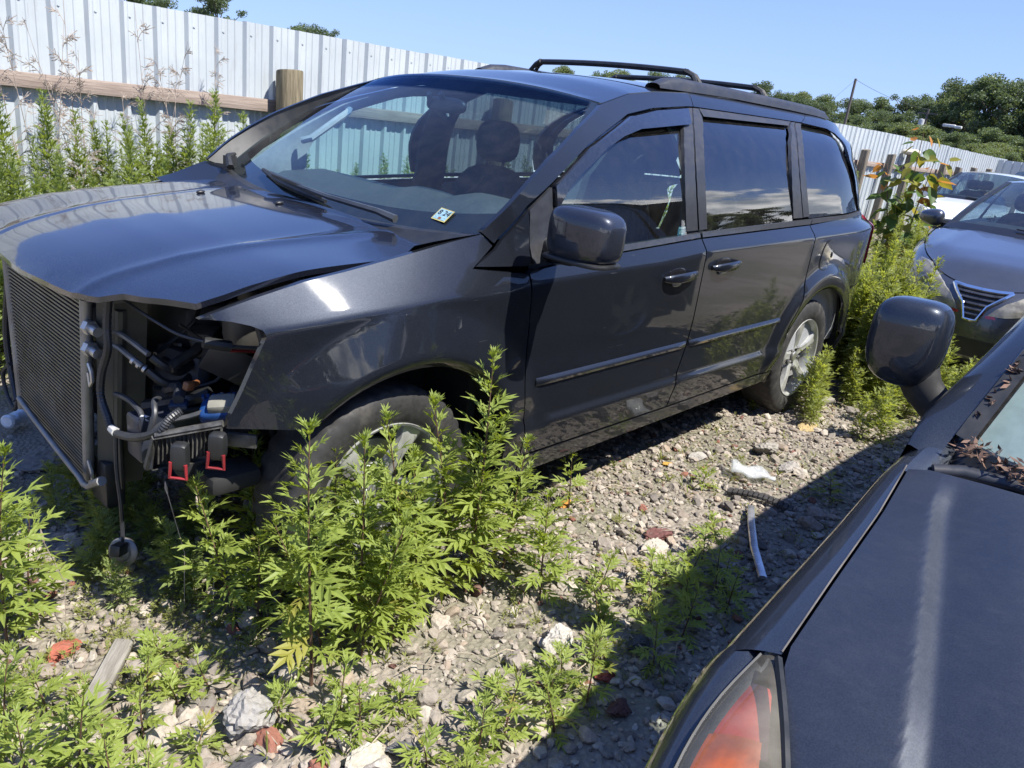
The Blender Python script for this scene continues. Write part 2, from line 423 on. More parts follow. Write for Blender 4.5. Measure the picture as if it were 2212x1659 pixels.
# ================================================================== sheet metal fence
FY = 3.43; PW = .9144
def sheet_metal():
    t = NT('white_sheet_metal'); P = t.n('ShaderNodeNewGeometry').outputs['Position']
    c = t.mix(t.ramp(t.noise(2.2, 5, P), .35, .7), (.40, .44, .465), (.46, .50, .52))
    c = t.mix(t.ramp(t.noise(5, 7, P, .7, stretch=(6, 6, .7)), .5, .8, 0, .4), c, (.27, .255, .225))
    c = t.mix(t.ramp(t.noise(1.7, 8, P, .75, stretch=(3, 3, .35)), .60, .74, 0, .5), c, (.26, .20, .15))
    sp = t.n('ShaderNodeSeparateXYZ'); t.l(P, sp.inputs[0])
    c = t.mix(t.math('MULTIPLY', t.ramp(sp.outputs['Z'], .45, .0), t.ramp(t.noise(9, 6, P), .3, .7)), c, (.30, .27, .21))
    t.pbr(c, .42, 0., spec=.4); return t.m
SHEET = sheet_metal()
def sheet_mesh(h):
    pr = []
    p = PW/4
    for r in range(4):
        x0 = r*p
        pr += [(x0, 0), (x0+.020, -.028), (x0+.044, -.028), (x0+.064, 0), (x0+.103, 0), (x0+.109, -.005), (x0+.121, -.005), (x0+.127, 0), (x0+.160, 0), (x0+.166, -.005), (x0+.178, -.005), (x0+.184, 0)]
    pr += [(PW, -.001), (PW+.020, -.0285), (PW+.040, -.0285)]
    V = [(x, y, z) for z in (0, h*.5, h) for x, y in pr]; n = len(pr)
    F = [(r*n+i, r*n+i+1, (r+1)*n+i+1, (r+1)*n+i) for r in (0, 1) for i in range(n-1)]
    for z in (h-.09, h-.70, .75, .18):                 # screw heads
        for r in range(4):
            x, b = r*p+.075, len(V)
            for k in range(6): V.append((x+.009*math.cos(k*math.pi/3), -.006, z+.009*math.sin(k*math.pi/3)))
            F.append(tuple(range(b, b+6)))
    return mesh('sheet_panel', V, F, SHEET, smooth=False)
def wood(name, ca, cb, sc=(3, 14, 14)):
    t = NT(name); P = t.pos('Object')
    n = t.noise(2.5, 7, P, .65, stretch=sc)
    c = t.mix(t.ramp(n, .3, .7), ca, cb)
    c = t.mix(t.ramp(t.noise(9, 6, P, .7, stretch=sc), .55, .75, 0, .6), c, tuple(x*.35 for x in ca))
    t.pbr(c, .85, normal=t.bump(n, .5, .01), spec=.2); return t.m
RAILW = wood('rail_timber', (.23, .18, .15), (.36, .295, .25), (1.2, 20, 20))
POSTW = wood('post_timber', (.10, .085, .055), (.23, .195, .13), (18, 18, 1.3))
POSTD = wood('post_timber_dark', (.09, .08, .065), (.22, .19, .15), (18, 18, 1.3))
fence = tag(empty('metal_fence', (0, FY, 0)), 'long white corrugated sheet metal fence on timber posts behind the minivan', 'fence')
SM = [sheet_mesh(2.05)]
for i in range(-6, 29):
    x = 1.0+PW*i
    zt = np.interp(x, [-5, 1.3, 6, 14, 20, 26], [1.90, 1.92, 1.95, 2.015, 1.98, 1.90])
    o = link('sheet_panel', SM[0], fence, (x, random.uniform(-.003, .003), zt-2.05+random.uniform(-.006, .006)), (random.uniform(-.006, .006), random.uniform(-.002, .002), random.uniform(-.004, .004)))
PX = [-5.1, -2.65, -.21, 2.235, 4.68, 7.1, 9.55, 12.0, 14.98, 16.42, 17.66, 20.36, 21.8, 23.3, 24.95]
for i in range(len(PX)-1):
    L = PX[i+1]-PX[i]
    mb = MB(); mb.box((0, 0, 0), (L-.006, .040, .095), bev=.004)
    z = np.interp((PX[i]+PX[i+1])/2, [0, 3, 15, 25], [1.338, 1.345, 1.36, 1.33])
    o = mb.build('fence_rail', RAILW, fence); o.location = ((PX[i]+PX[i+1])/2, -.050, z+random.uniform(-.004, .004)); o.rotation_euler = (random.uniform(-.03, .03), random.uniform(-.004, .004)+.004, 0)
def post_mesh(name, r, h, mat, seed, sq=False):
    rg = random.Random(seed); mb = MB(); n = 20; V = []
    zs = [-.2, .3, .8, 1.2, h-.012, h]
    for z in zs:
        for k in range(n):
            t = 2*math.pi*k/n; e = 6 if sq else 2.6
            q = (abs(math.cos(t))**e+abs(math.sin(t))**e)**(-1/e)
            rr = r*q*(1+.03*math.sin(3*t+seed)+.015*rg.uniform(-1, 1))*(.96 if z == h else 1)
            V.append((math.cos(t)*rr, math.sin(t)*rr, z+(.012*math.sin(t+seed) if z > 1.3 else 0)))
    F = [(i*n+k, i*n+(k+1) % n, (i+1)*n+(k+1) % n, (i+1)*n+k) for i in range(len(zs)-1) for k in range(n)]+[tuple((len(zs)-1)*n+k for k in range(n))]
    mb.add(V, F); return mb.build(name, mat, fence)
PH = {14.98: 1.62, 16.42: 1.60, 17.66: 1.63, 20.36: 1.53, 21.8: 1.50, 23.3: 1.54, 24.95: 1.56}
for i, x in enumerate(PX):
    o = post_mesh('fence_post', .098 if x < 10 else .074, PH.get(x, 1.615), POSTW if x < 10 else POSTD, i, x > 10)
    o.location = (x, -.168 if x < 10 else -.20, 0); o.rotation_euler = (0, {16.42: .07, 17.66: .05, 20.36: .03}.get(x, random.uniform(-.01, .01)), 0)
# pale cap of concrete lying on one far post
cap = MB(); V, F = rbox((.46, .34, .13), 3, 4); cap.add([(v[0]*(1+.15*math.sin(9*v[1])), v[1], v[2]*(1+.3*math.sin(7*v[0]))) for v in V], F)
o = cap.build('concrete_lump', simple('pale_concrete', (.42, .38, .31), .9, bump=.5)); o.location = (17.72, FY-.20, 1.69); tag(o, 'pale concrete lump lying on top of a far fence post', 'concrete lump')
fence2 = tag(empty('metal_fence', (26.6, FY, 0)), 'far cross section of sheet metal fence turning away behind the parked cars', 'fence')
for i in range(16):
    o = link('sheet_panel', SM[0], fence2, (0, -PW*(i+1)*1.0, 1.86-2.05-.010*i), (0, 0, math.pi/2+.02)); 
# ================================================================== the charcoal minivan
van = tag(empty('minivan'), 'dark grey minivan without front bumper and lights, its bonnet ajar and condenser exposed', 'minivan')
def crease(x): return np.interp(x, [-.5, -.38, -.12, .13, .44, .53, 1.33, 1.67, 2.81, 3.7, 4.2], [.905, .918, .955, .975, .984, 1.0, 1.03, 1.055, 1.08, 1.11, 1.12])
ZP = np.array([.15, .22, .30, .42, .465, .492, .55, .75])
YP = np.array([.895, .925, .944, .961, .967, .952, .956, .966])
FZX = [-.52, -.387, -.268, -.148, .047, .2, .335, .5]; FZ = [.935, .999, 1.041, 1.069, 1.112, 1.138, 1.156, 1.14]
def W0(x, z):
    cr = float(crease(x)); b = max(1.10+.012*x, cr+.035); yt = .912
    if x < .5:          # wing: the upper facet leans in toward the bonnet
        k = min(1., (.5-x)/.12); zt = float(np.interp(x, FZX, FZ)); b = (1-k)*b+k*max(zt, cr+.02)
        yt = (1-k)*.912+k*(float(np.interp(x, [-.52, -.3, 0, .2, .35, .5], [.80, .815, .848, .872, .895, .912]))+.33*max(0, .15-x)**2)
    if z <= b: w = np.interp(z, list(ZP)+[cr-.01, cr+.004, b], list(YP)+[.962, .958, yt])
    else:
        d = z-b; w = yt-.045*d-1.75*d**3
        if z > 1.58: d = max(0., 1.58-b); w = np.interp(z, [1.58, 1.63, 1.68, 1.72, 1.76], [yt-.045*d-1.75*d**3, .662, .612, .55, .44])
    if x < .15: w -= .33*(.15-x)**2
    xs_ = x+float(np.interp(z, [1.1, 1.23, 1.48, 1.57, 1.70], [0, .18, .25, .15, .06]))
    if xs_ > 3.40:
        t = min(1., (xs_-3.40)/.78); w -= .36*(1-math.sqrt(max(0., 1-t*t)))
    return w
def sstep(a, b, x):
    t = min(1., max(0., (x-a)/(b-a))); return t*t*(3-2*t)
def Wf(x, z):
    w = .5*W0(x, z)+.25*(W0(x, z+.006)+W0(x, z-.006))
    r = math.hypot(x-.065, z-.345)
    if r < .66:
        w += (.036*min(1., max(0., (.615-r)/.145)) - .026*(1-sstep(.430, .466, r)))*sstep(.30, .62, z)
    r = math.hypot((x-3.09)*.97, z-.355)
    if r < .62:
        w += (.034*(1-sstep(.50, .575, r)) - .018*(1-sstep(.418, .45, r)))*sstep(.25, .5, z)
    return w
def sidefn(s, off=0.0): return lambda a, b: (a, s*(Wf(a, b)+off), b)
# candidate interior points, following the creases
_p = []
for x in np.arange(-.55, 4.2, .034):
    cr = float(crease(x))
    for z in list(np.arange(.2, .44, .035))+[.445, .457, .462, .467, .474, .482, .490, .495, .502, .53, .57, .61, .65, .69, .73, .77, .81, .85]+[cr-.06, cr-.035, cr-.018, cr-.009, cr-.003, cr+.003, cr+.010, cr+.022, cr+.04, cr+.065]+list(np.arange(1.19, 1.74, .03)):
        _p.append((x+.0007*math.sin(z*91), z))
_p = np.array(_p)
_k = (np.hypot(_p[:, 0]-.065, _p[:, 1]-.345) > .66) & (np.hypot(_p[:, 0]-3.09, _p[:, 1]-.355) > .63)
_q = _p[~_k & (_p[:, 1] > .88)]
def polar(cx, cz, rs):
    return [(cx+r*math.cos(t), cz+r*math.sin(t)) for r in rs for t in np.arange(-.3, 3.6, .05)]
_pol = np.array(polar(.065, .345, [.435, .443, .452, .462, .475, .49, .51, .535, .56, .59, .62, .645])+polar(3.09, .355, [.425, .433, .442, .452, .47, .49, .503, .515, .53, .545, .56, .575, .60]))
_pol = _pol[[q[1] < float(crease(q[0]))-.065 for q in _pol]]
SP = np.vstack([_p[_k], _p[(~_k) & (_p[:, 1] > np.array([float(crease(x))-.062 for x in _p[:, 0]]))], _pol])
def arc(cx, cz, rx, rz, t0, t1, n, e=2.0):
    o = []
    for i in range(n+1):
        t = math.radians(t0+(t1-t0)*i/n); c_, s_ = math.cos(t), math.sin(t)
        o.append((cx+rx*math.copysign(abs(c_)**(2/e), c_), cz+rz*math.copysign(abs(s_)**(2/e), s_)))
    return o
FEND = [(-.534, .948), (-.384, .997), (-.252, 1.034), (-.122, 1.060), (.079, 1.103), (.22, 1.133), (.336, 1.156), (.382, 1.119), (.288, 1.056), (.525, 1.03),
        (.537, .954), (.55, .641), (.587, .42), (.597, .347), (.60, .275), (.49, .275)]+arc(.065, .345, .433, .433, -6, 133, 26)+[(-.30, .642), (-.40, .648), (-.478, .65), (-.472, .682), (-.414, .833), (-.385, .905), (-.392, .918), (-.415, .928), (-.455, .937)]
DOORF = [(.528, 1.035), (.537, .954), (.55, .641), (.587, .42), (.597, .347), (1.592, .344), (1.60, .40), (1.646, .644), (1.655, .85), (1.662, 1.058), (1.66, 1.105), (1.06, 1.073), (.76, 1.058)]
SLIDE = [(1.664, 1.105), (1.664, 1.058), (1.657, .85), (1.649, .644), (1.603, .40), (1.596, .344), (2.645, .352), (2.651, .40), (2.663, .61), (2.743, .728), (2.80, .85), (2.806, .988), (2.811, 1.074), (2.816, 1.138)]
QUART = [(2.82, 1.138), (2.815, 1.074), (2.81, .988), (2.804, .85), (2.748, .726), (2.668, .61), (2.656, .40), (2.65, .352), (2.652, .27)]+arc(3.09, .36, .437, .418, 184, -6, 34, 2.2)[:0]+[(2.655, .30)]+arc(3.09, .36, .437, .418, 178, 12, 30, 2.2)+[(3.53, .47), (3.54, .745), (3.8, .765), (4.05, .785), (4.09, 1.0), (4.03, 1.195), (3.64, 1.19)]
BUMP = [(3.54, .742), (3.8, .762), (4.06, .782), (4.08, .60), (4.05, .36), (3.62, .31), (3.535, .33)]
ROCK = [(.605, .342), (.60, .275), (.62, .262), (2.62, .285), (2.645, .30), (2.648, .349), (1.59, .341)]
APIL = [(0.335, 1.160), (0.459, 1.258), (0.550, 1.323), (0.656, 1.389), (0.869, 1.496), (1.110, 1.592), (1.349, 1.646), (1.569, 1.673), (1.891, 1.696), (1.844, 1.637), (1.768, 1.632), (1.471, 1.603), (1.245, 1.565), (1.051, 1.501), (0.893, 1.443), (0.764, 1.377), (0.656, 1.314), (0.534, 1.244), (0.386, 1.124)]
RAILM = [(1.891, 1.696), (2.299, 1.708), (2.700, 1.717), (3.236, 1.714), (3.038, 1.652), (2.414, 1.645), (1.844, 1.637)]
RAILR = [(3.236, 1.714), (3.448, 1.705), (3.66, 1.690), (3.85, 1.655), (3.93, 1.57), (3.90, 1.48), (3.92, 1.32), (4.0, 1.20), (3.63, 1.196), (3.49, 1.32), (3.456, 1.486), (3.462, 1.535), (3.48, 1.589), (3.485, 1.622), (3.39, 1.642), (3.038, 1.652)]
for s in (-1, 1):
    ow = (0, s, 0); f = sidefn(s)
    fender = panel('fender', FEND, f if s < 0 else (lambda a, b: (a, Wf(a, b), b-.045*sstep(.40, .10, a)*sstep(.7, .95, b))), SP, PAINT, van, outward=ow)
    door = panel('front_door', DOORF, f, SP, PAINT, van, outward=ow)
    slide = panel('sliding_door', SLIDE, f, SP, PAINT, van, outward=ow)
    quarter = panel('quarter_panel', QUART, f, SP, PAINT, van, outward=ow)
    panel('rear_bumper', BUMP, f, SP, PAINT, van, outward=ow)
    panel('sill', ROCK, f, SP, PAINT, van, outward=ow)
    panel('roof_pillar', APIL, f, SP, PAINT, van, outward=ow, gap=.002)
    panel('roof_side', RAILM, f, SP, PAINT, van, outward=ow, gap=.002)
    panel('rear_pillar', RAILR, f, SP, PAINT, van, outward=ow, gap=.002)
    # sail panel, window frames, glass
    panel('sail_panel', [(0.291, 1.060), (0.386, 1.108), (0.537, 1.232), (0.551, 1.153), (0.553, 1.062), (0.530, 1.048)], f, SP, PAINT, van, outward=ow, rim=.012)
    panel('mirror_base', [(0.541, 1.232), (0.657, 1.306), (0.659, 1.241), (0.703, 1.172), (0.755, 1.100), (0.745, 1.068), (0.557, 1.052), (0.551, 1.113), (0.543, 1.173)], f, SP, MATTE, van, outward=ow, rim=.012)
    panel('door_pillar', [(1.657, 1.560), (1.767, 1.628), (1.836, 1.633), (1.726, 1.559), (1.654, 1.488), (1.614, 1.420), (1.598, 1.351), (1.602, 1.281), (1.621, 1.209), (1.649, 1.134), (1.550, 1.131), (1.526, 1.205), (1.510, 1.277), (1.509, 1.346), (1.526, 1.415), (1.566, 1.483), (1.636, 1.553)], sidefn(s, -.004), SP, MATTE, van, outward=ow)
    panel('door_pillar', [(1.842, 1.635), (1.896, 1.637), (1.870, 1.598), (1.766, 1.520), (1.708, 1.445), (1.682, 1.371), (1.681, 1.295), (1.699, 1.218), (1.729, 1.137), (1.656, 1.135), (1.627, 1.210), (1.608, 1.282), (1.604, 1.353), (1.619, 1.421), (1.660, 1.490), (1.732, 1.561)], sidefn(s, -.004), SP, MATTE, van, outward=ow)
    panel('window_header', [(1.880, 1.600), (1.898, 1.638), (2.897, 1.649), (2.828, 1.622)], sidefn(s, -.003), SP, MATTE, van, outward=ow)
    panel('door_pillar', [(2.824, 1.619), (2.903, 1.649), (2.957, 1.650), (2.794, 1.578), (2.706, 1.511), (2.658, 1.445), (2.641, 1.379), (2.649, 1.312), (2.678, 1.244), (2.721, 1.173), (2.600, 1.171), (2.564, 1.248), (2.544, 1.323), (2.549, 1.396), (2.586, 1.468), (2.663, 1.541)], sidefn(s, -.004), SP, MATTE, van, outward=ow)
    panel('door_pillar', [(2.961, 1.650), (3.039, 1.648), (2.856, 1.566), (2.767, 1.489), (2.727, 1.414), (2.726, 1.338), (2.754, 1.260), (2.804, 1.179), (2.723, 1.175), (2.675, 1.257), (2.647, 1.336), (2.650, 1.413), (2.690, 1.489), (2.781, 1.567)], sidefn(s, -.004), SP, MATTE, van, outward=ow)
    DG = [(0.755, 1.088), (0.697, 1.169), (0.648, 1.246), (0.666, 1.306), (0.769, 1.368), (0.891, 1.433), (1.048, 1.492), (1.239, 1.556), (1.465, 1.594), (1.714, 1.618), (1.642, 1.553), (1.568, 1.480), (1.527, 1.408), (1.511, 1.337), (1.514, 1.264), (1.532, 1.188), (1.558, 1.110), (1.087, 1.095)]
    panel('door_glass', DG, (lambda a, b, s=s: (a, s*(Wf(a, b)-.004-.055*max(0, b-1.12)), b)), SP, SIDEGLASS, van, outward=ow, rim=0, gap=0)
    SG = [(1.870, 1.610), (2.849, 1.630), (2.683, 1.558), (2.600, 1.491), (2.554, 1.425), (2.538, 1.359), (2.544, 1.292), (2.569, 1.223), (2.605, 1.151), (1.728, 1.120), (1.698, 1.194), (1.675, 1.266), (1.667, 1.335), (1.676, 1.403), (1.708, 1.470), (1.769, 1.538)]
    panel('slider_glass', SG, (lambda a, b, s=s: (a, s*(Wf(a, b)-.004-.055*max(0, b-1.12)), b)), SP, TINTGLASS, van, outward=ow, rim=0, gap=0)
    QG = [(3.032, 1.647), (3.388, 1.635), (3.477, 1.613), (3.464, 1.581), (3.450, 1.530), (3.446, 1.478), (3.436, 1.427), (3.448, 1.376), (3.481, 1.324), (3.605, 1.207), (2.802, 1.171), (2.751, 1.253), (2.721, 1.333), (2.720, 1.410), (2.758, 1.486), (2.847, 1.564)]
    panel('quarter_glass', QG, (lambda a, b, s=s: (a, s*(Wf(a, b)-.004-.055*max(0, b-1.12)), b)), SP, TINTGLASS, van, outward=ow, rim=0, gap=0)
    # visor and belt strips
    VIS = [(0.657, 1.310), (0.764, 1.373), (0.892, 1.439), (1.050, 1.497), (1.243, 1.562), (1.470, 1.600), (1.767, 1.629), (1.691, 1.562), (1.654, 1.556), (1.264, 1.516), (1.125, 1.484), (0.991, 1.440), (0.803, 1.347), (0.726, 1.296), (0.663, 1.220)]
    panel('wind_deflector', VIS, sidefn(s, .016), SP, simple('smoked_acrylic', (.012, .013, .017), .12, coat=1., var=.3, scale=80, dirt=(.04, .04, .045), dirtamt=.3) if s < 0 else bpy.data.materials['smoked_acrylic'], van, outward=ow, rim=.022)
    panel('belt_strip', [(.752, 1.062), (1.06, 1.076), (1.654, 1.108), (1.654, 1.128), (1.087, 1.098), (.756, 1.084)], sidefn(s, .004), SP, MATTE, van, outward=ow, gap=.001)
    panel('belt_strip', [(1.668, 1.108), (2.814, 1.141), (2.824, 1.168), (2.6, 1.162), (1.672, 1.130)], sidefn(s, .004), SP, MATTE, van, outward=ow, gap=.001)
    panel('belt_strip', [(2.823, 1.142), (3.30, 1.163), (3.66, 1.186), (3.66, 1.203), (3.3, 1.184), (2.832, 1.170)], sidefn(s, .003), SP, MATTE, van, outward=ow, gap=.001)
    # side mouldings
    for (xa, xb) in ((.62, 1.632), (1.660, 2.592)):
        mb = MB(); prof = [(0, -.016), (.009, -.013), (.013, -.002), (.010, .006), (0, .015)]
        xs = np.linspace(xa, xb, 24); V = []
        for i, x in enumerate(xs):
            tp = .35 if i in (0, 23) else 1.
            for (o, dz) in prof: V.append((x, s*(Wf(x, .637+dz)+o*tp), .634+.011*(x-.6)/2+dz))
        k = len(prof); F = [(i*k+j, i*k+j+1, (i+1)*k+j+1, (i+1)*k+j) for i in range(23) for j in range(k-1)]+[tuple(range(k)), tuple(23*k+j for j in range(k))]
        mb.add(V, F); mb.build('side_moulding', PAINT, door if xa < 1 else slide)
    # roof rail with end caps
    mb = MB()
    rp = [(1.66, .008), (1.74, .034), (1.85, .042), (2.05, .038), (2.3, .036), (3.0, .036), (3.35, .036), (3.5, .03), (3.56, .004)]
    V = []; k = 7
    for x, h in rp:
        zt = 1.700+.016*min(1, (x-1.66)/.6)+(-.03*max(0, x-3.25)); yc = .545
        hw = .040 if x < 2.1 else .032
        for j in range(k):
            t = math.pi*j/(k-1); V.append((x, s*(yc+hw*math.cos(t)), zt-.006+h*math.sin(t)**.6+.012*math.sin(t)))
    F = [(i*k+j, i*k+j+1, (i+1)*k+j+1, (i+1)*k+j) for i in range(len(rp)-1) for j in range(k-1)]
    mb.add(V, F); mb.build('roof_rail', MATTE, van)
    # door handles
    for (xa, za, par) in ((1.468, .957, door), (1.85, .981, slide)):
        y = Wf(xa, za)
        V, F = rbox((.135, .006, .072), 2.6, 6); mb = MB(); mb.add([(v[0]+xa-.02, s*(y+.001)+v[1], v[2]+za+.004) for v in V], F); mb.build('handle_cup', BLACKG, par)
        pts = []; 
        mb = MB(); n = 12
        V = []
        for i in range(n+1):
            t = i/n; x = xa-.125+.25*t; b = math.sin(math.pi*t)**.5*.030; hh = .010+.011*math.sin(math.pi*t)**.5
            for j in range(8):
                a = 2*math.pi*j/8; V.append((x, s*(y+.004+b+.010*math.cos(a)), za+.004+.010*(t-.5)+hh*math.sin(a)))
        F = [(i*8+j, i*8+(j+1) % 8, (i+1)*8+(j+1) % 8, (i+1)*8+j) for i in range(n) for j in range(8)]+[tuple(range(8)), tuple(n*8+j for j in range(8))]
        mb.add(V, F); mb.build('door_handle', PAINT, par)
        V, F = rbox((.07, .008, .022), 2.2, 4); mb = MB(); mb.add([(v[0]+xa-.02, s*(y+.006)+v[1], v[2]+za-.028) for v in V], F); mb.build('key_bezel', STEEL, par)
    # dark inner shell behind the panels, added to block light through the gaps
    inner = [(.45, .30), (2.60, .30), (2.60, .62), (2.72, .80), (3.50, .82), (3.62, .60), (4.0, .5), (4.0, 1.12), (.45, 1.0)]
    panel('inner_side', inner, sidefn(s, -.06), SP[::7], DARK, van, outward=ow, rim=0, gap=0, step=.08)
    # wheel arch liners
    for (cx, cz, R_) in ((.065, .345, .455), (3.09, .36, .50)):
        P = []
        for y in (.935, .90, .70, .52):
            P.append([(cx+R_*math.cos(t), s*y, cz+R_*math.sin(t)) for t in np.linspace(-.35, math.pi+.1 if cx > 1 else 2.4, 26)])
        me = grid_mesh('wheel_liner', P, DARK); link('wheel_liner', me, van)
        mb = MB(); mb.box((cx+.05, s*.52, .5), (.95 if cx > 1 else .8, .01, .5)); mb.build('wheel_liner', DARK, van)
# gas flap (driver side) with finger notch
gf = [(3.02+.072*math.copysign(abs(math.cos(t))**.8, math.cos(t))+.02*math.sin(t), .977+.082*math.copysign(abs(math.sin(t))**.8, math.sin(t))) for t in np.linspace(0, 2*math.pi, 40)[:-1]]
mb = MB(); n_ = len(gf)
V = []
for sc_, o in ((1.03, .0025), (.975, .0025), (.975, -.004)):
    V += [(3.02+(x-3.02)*sc_, -(Wf(x, z)+o), .977+(z-.977)*sc_) for x, z in gf]
mb.add(V, [(r*n_+i, r*n_+(i+1) % n_, (r+1)*n_+(i+1) % n_, (r+1)*n_+i) for r in (0, 1) for i in range(n_)]); mb.build('fuel_flap_gap', BLACK, van)
panel('fuel_flap', [(3.02+(x-3.02)*.97, .977+(z-.977)*.97) for x, z in gf], sidefn(-1, .004), SP, PAINT, van, outward=(0, -1, 0), gap=0, rim=.006)
V, F = rbox((.016, .012, .036), 2.2, 4); mb = MB(); mb.add([(v[0]+3.085, v[1]-Wf(3.085, .975)-.004, v[2]+.975) for v in V], F); mb.build('fuel_flap_stop', BLACK, van)
# ---------------- tail lamps and tailgate
for s in (-1, 1):
    panel('tail_lamp', [(3.86, 1.165), (4.06, 1.175), (4.07, .92), (3.93, .89), (3.83, .87), (3.85, 1.0)], sidefn(s, .012), SP, REDLENS, van, outward=(0, s, 0), rim=.03)
TG = [(-.74, .38), (.74, .38), (.77, .75), (.74, 1.1), (.66, 1.20), (.60, 1.50), (.48, 1.66), (-.48, 1.66), (-.60, 1.50), (-.66, 1.20), (-.74, 1.1), (-.77, .75)]
def rearx(y, z):
    return 4.17-.10*(abs(y)/.85)**3-max(0, z-1.12)*.62-.03*max(0, .5-z)
_tp = np.array([(y, z) for y in np.arange(-.8, .81, .08) for z in np.arange(.3, 1.7, .06)])
panel('tailgate', TG, lambda y, z: (rearx(y, z), y, z), _tp, PAINT, van, outward=(1, 0, 0))
panel('tailgate_glass', [(-.58, 1.18), (.58, 1.18), (.46, 1.56), (-.46, 1.56)], lambda y, z: (rearx(y, z)+.006, y, z), _tp, TINTGLASS, van, outward=(1, 0, 0), rim=0)
# ---------------- roof
RL = [(1.11, 1.592), (1.349, 1.646), (1.569, 1.673), (1.891, 1.696), (2.3, 1.708), (2.7, 1.717), (3.236, 1.714), (3.448, 1.705), (3.66, 1.690), (3.85, 1.655)]
RX = [q[0] for q in RL]; RZ = [q[1] for q in RL]
def roofz(x, y):
    ze = float(np.interp(x, RX, RZ)); yr = Wf(x, ze); cr = np.interp(x, [1.0, 1.4, 2.2, 3.3, 4.], [.050, .046, .032, .03, .02])
    t = min(1.0, abs(y)/yr); return ze+cr*(1-t**2.4)
FR = [(1.05, 0), (1.058, .25), (1.08, .5), (1.108, .68)]
side_ = [(x, Wf(x, z)-.002) for x, z in RL]
RP = [(x, -y) for x, y in FR]+[(x, -y) for x, y in side_]+[(3.93, 0)]+[(x, y) for x, y in side_[::-1]]+FR[::-1][:-1]
_rp = np.array([(x, y) for x in np.arange(1.06, 4.0, .05) for y in np.arange(-.68, .69, .045)])
panel('roof', RP, lambda x, y: (x, y, roofz(x, y)), _rp, PAINT, van, outward=(0, 0, 1), gap=0.001)
# ---------------- bonnet (unlatched)
HX = [-.72, -.69, -.66, -.63, -.6, -.56, -.5, -.38, -.23, -.07, .1, .3]; HZ = [.868, .902, .927, .945, .958, .973, .990, 1.019, 1.043, 1.060, 1.076, 1.092]
def hs(x):
    return float(np.interp(x, HX, HZ)*.5+.25*(np.interp(x-.02, HX, HZ)+np.interp(x+.02, HX, HZ)))
def hoodz(x, y):
    a = abs(y); k = np.interp(x, [-.7, .3], [.40, .52])
    z = hs(x)
    if a < k: z += .016*(1-(a/k)**2)
    else: z += (-.001-.012*((a-k)/(.78-k))**1.2) if y < 0 else (-.001+.002*((a-k)/(.78-k))-.030*max(0, (a-.70)/.16)**2)
    if y < 0: z += .013*math.exp(-((x+.22)/.24)**2)*sstep(.40, .80, a)
    z += .0045*math.exp(-((a-k+.01)/.035)**2)      # soft raised crease
    z += .005*(y < 0)*sstep(.2, -.3, x)*min(1, a/.5)
    return z
HP = [(-.693, 0), (-.691, -.08), (-.682, -.25), (-.672, -.37), (-.657, -.437), (-.645, -.48), (-.632, -.50), (-.605, -.535), (-.584, -.605), (-.552, -.68), (-.520, -.766), (-.45, -.776), (-.35, -.781), (-.1, -.782), (.10, -.778), (.19, -.762), (.285, -.70), (.292, -.5), (.305, -.25), (.31, 0)]
HP = HP+[(x, -y*(1+.11*sstep(.45, .76, abs(y))*sstep(-.56, -.42, x)*sstep(.28, .15, x))) for x, y in HP[::-1][1:-1]]
_hp = []
for x in list(np.arange(-.69, -.55, .012))+list(np.arange(-.55, .31, .026)):
    k = np.interp(x, [-.7, .3], [.40, .52])
    for a in list(np.arange(0, k-.06, .05))+[k-.05, k-.036, k-.024, k-.012, k, k+.012, k+.026, k+.045]+list(np.arange(k+.08, .77, .04)):
        _hp += [(x, a), (x, -a)] if a > 0 else [(x, 0.)]
_hp = np.array(_hp+[(x, y) for x in np.arange(-.5, .25, .03) for y in (.79, .81, .83, .85)])
hood = panel('bonnet', HP, lambda x, y: (x, y, hoodz(x, y)), _hp, HOODP, van, outward=(0, 0, 1), gap=0, rim=.016)
panel('bonnet_liner', inset(HP, .012), lambda x, y: (x, y, hoodz(x, y)-.02), _hp[::5], DARK, van, outward=(0, 0, -1), gap=0, rim=0)
for (x, y) in ((.184, .016), (.07, .40)):
    V, F = rbox((.034, .020, .014), 2.2, 4); mb = MB(); mb.add([(v[0]+x+(v[2]*.6), v[1]+y, v[2]+hoodz(x, y)+.005) for v in V], F); mb.build('washer_nozzle', BLACK, hood)
# ---------------- windscreen, cowl, wipers
def hwid(v): return .835-.151*v+.072*math.sin(math.pi*v)
def wsp(u, v):
    s = 2*u-1; a = abs(s)
    bx = .300+.115*a**2.4; by = 0; bz = 1.098+.042*a**2.5
    tx = 1.040+.075*a**2.4; ty = hwid(v)*s; tz = 1.594+.046*(1-a**2.4)
    bul = .030*math.sin(math.pi*v)*(1-.5*a*a)
    return Vector((bx+(tx-bx)*v-bul*.55, ty, bz+(tz-bz)*v+bul*.8))
UU = np.linspace(0, 1, 41); VV = np.linspace(0, 1, 25)
link('windscreen', grid_mesh('windscreen', [[wsp(u, v) for v in VV] for u in UU], WSGLASS), van)
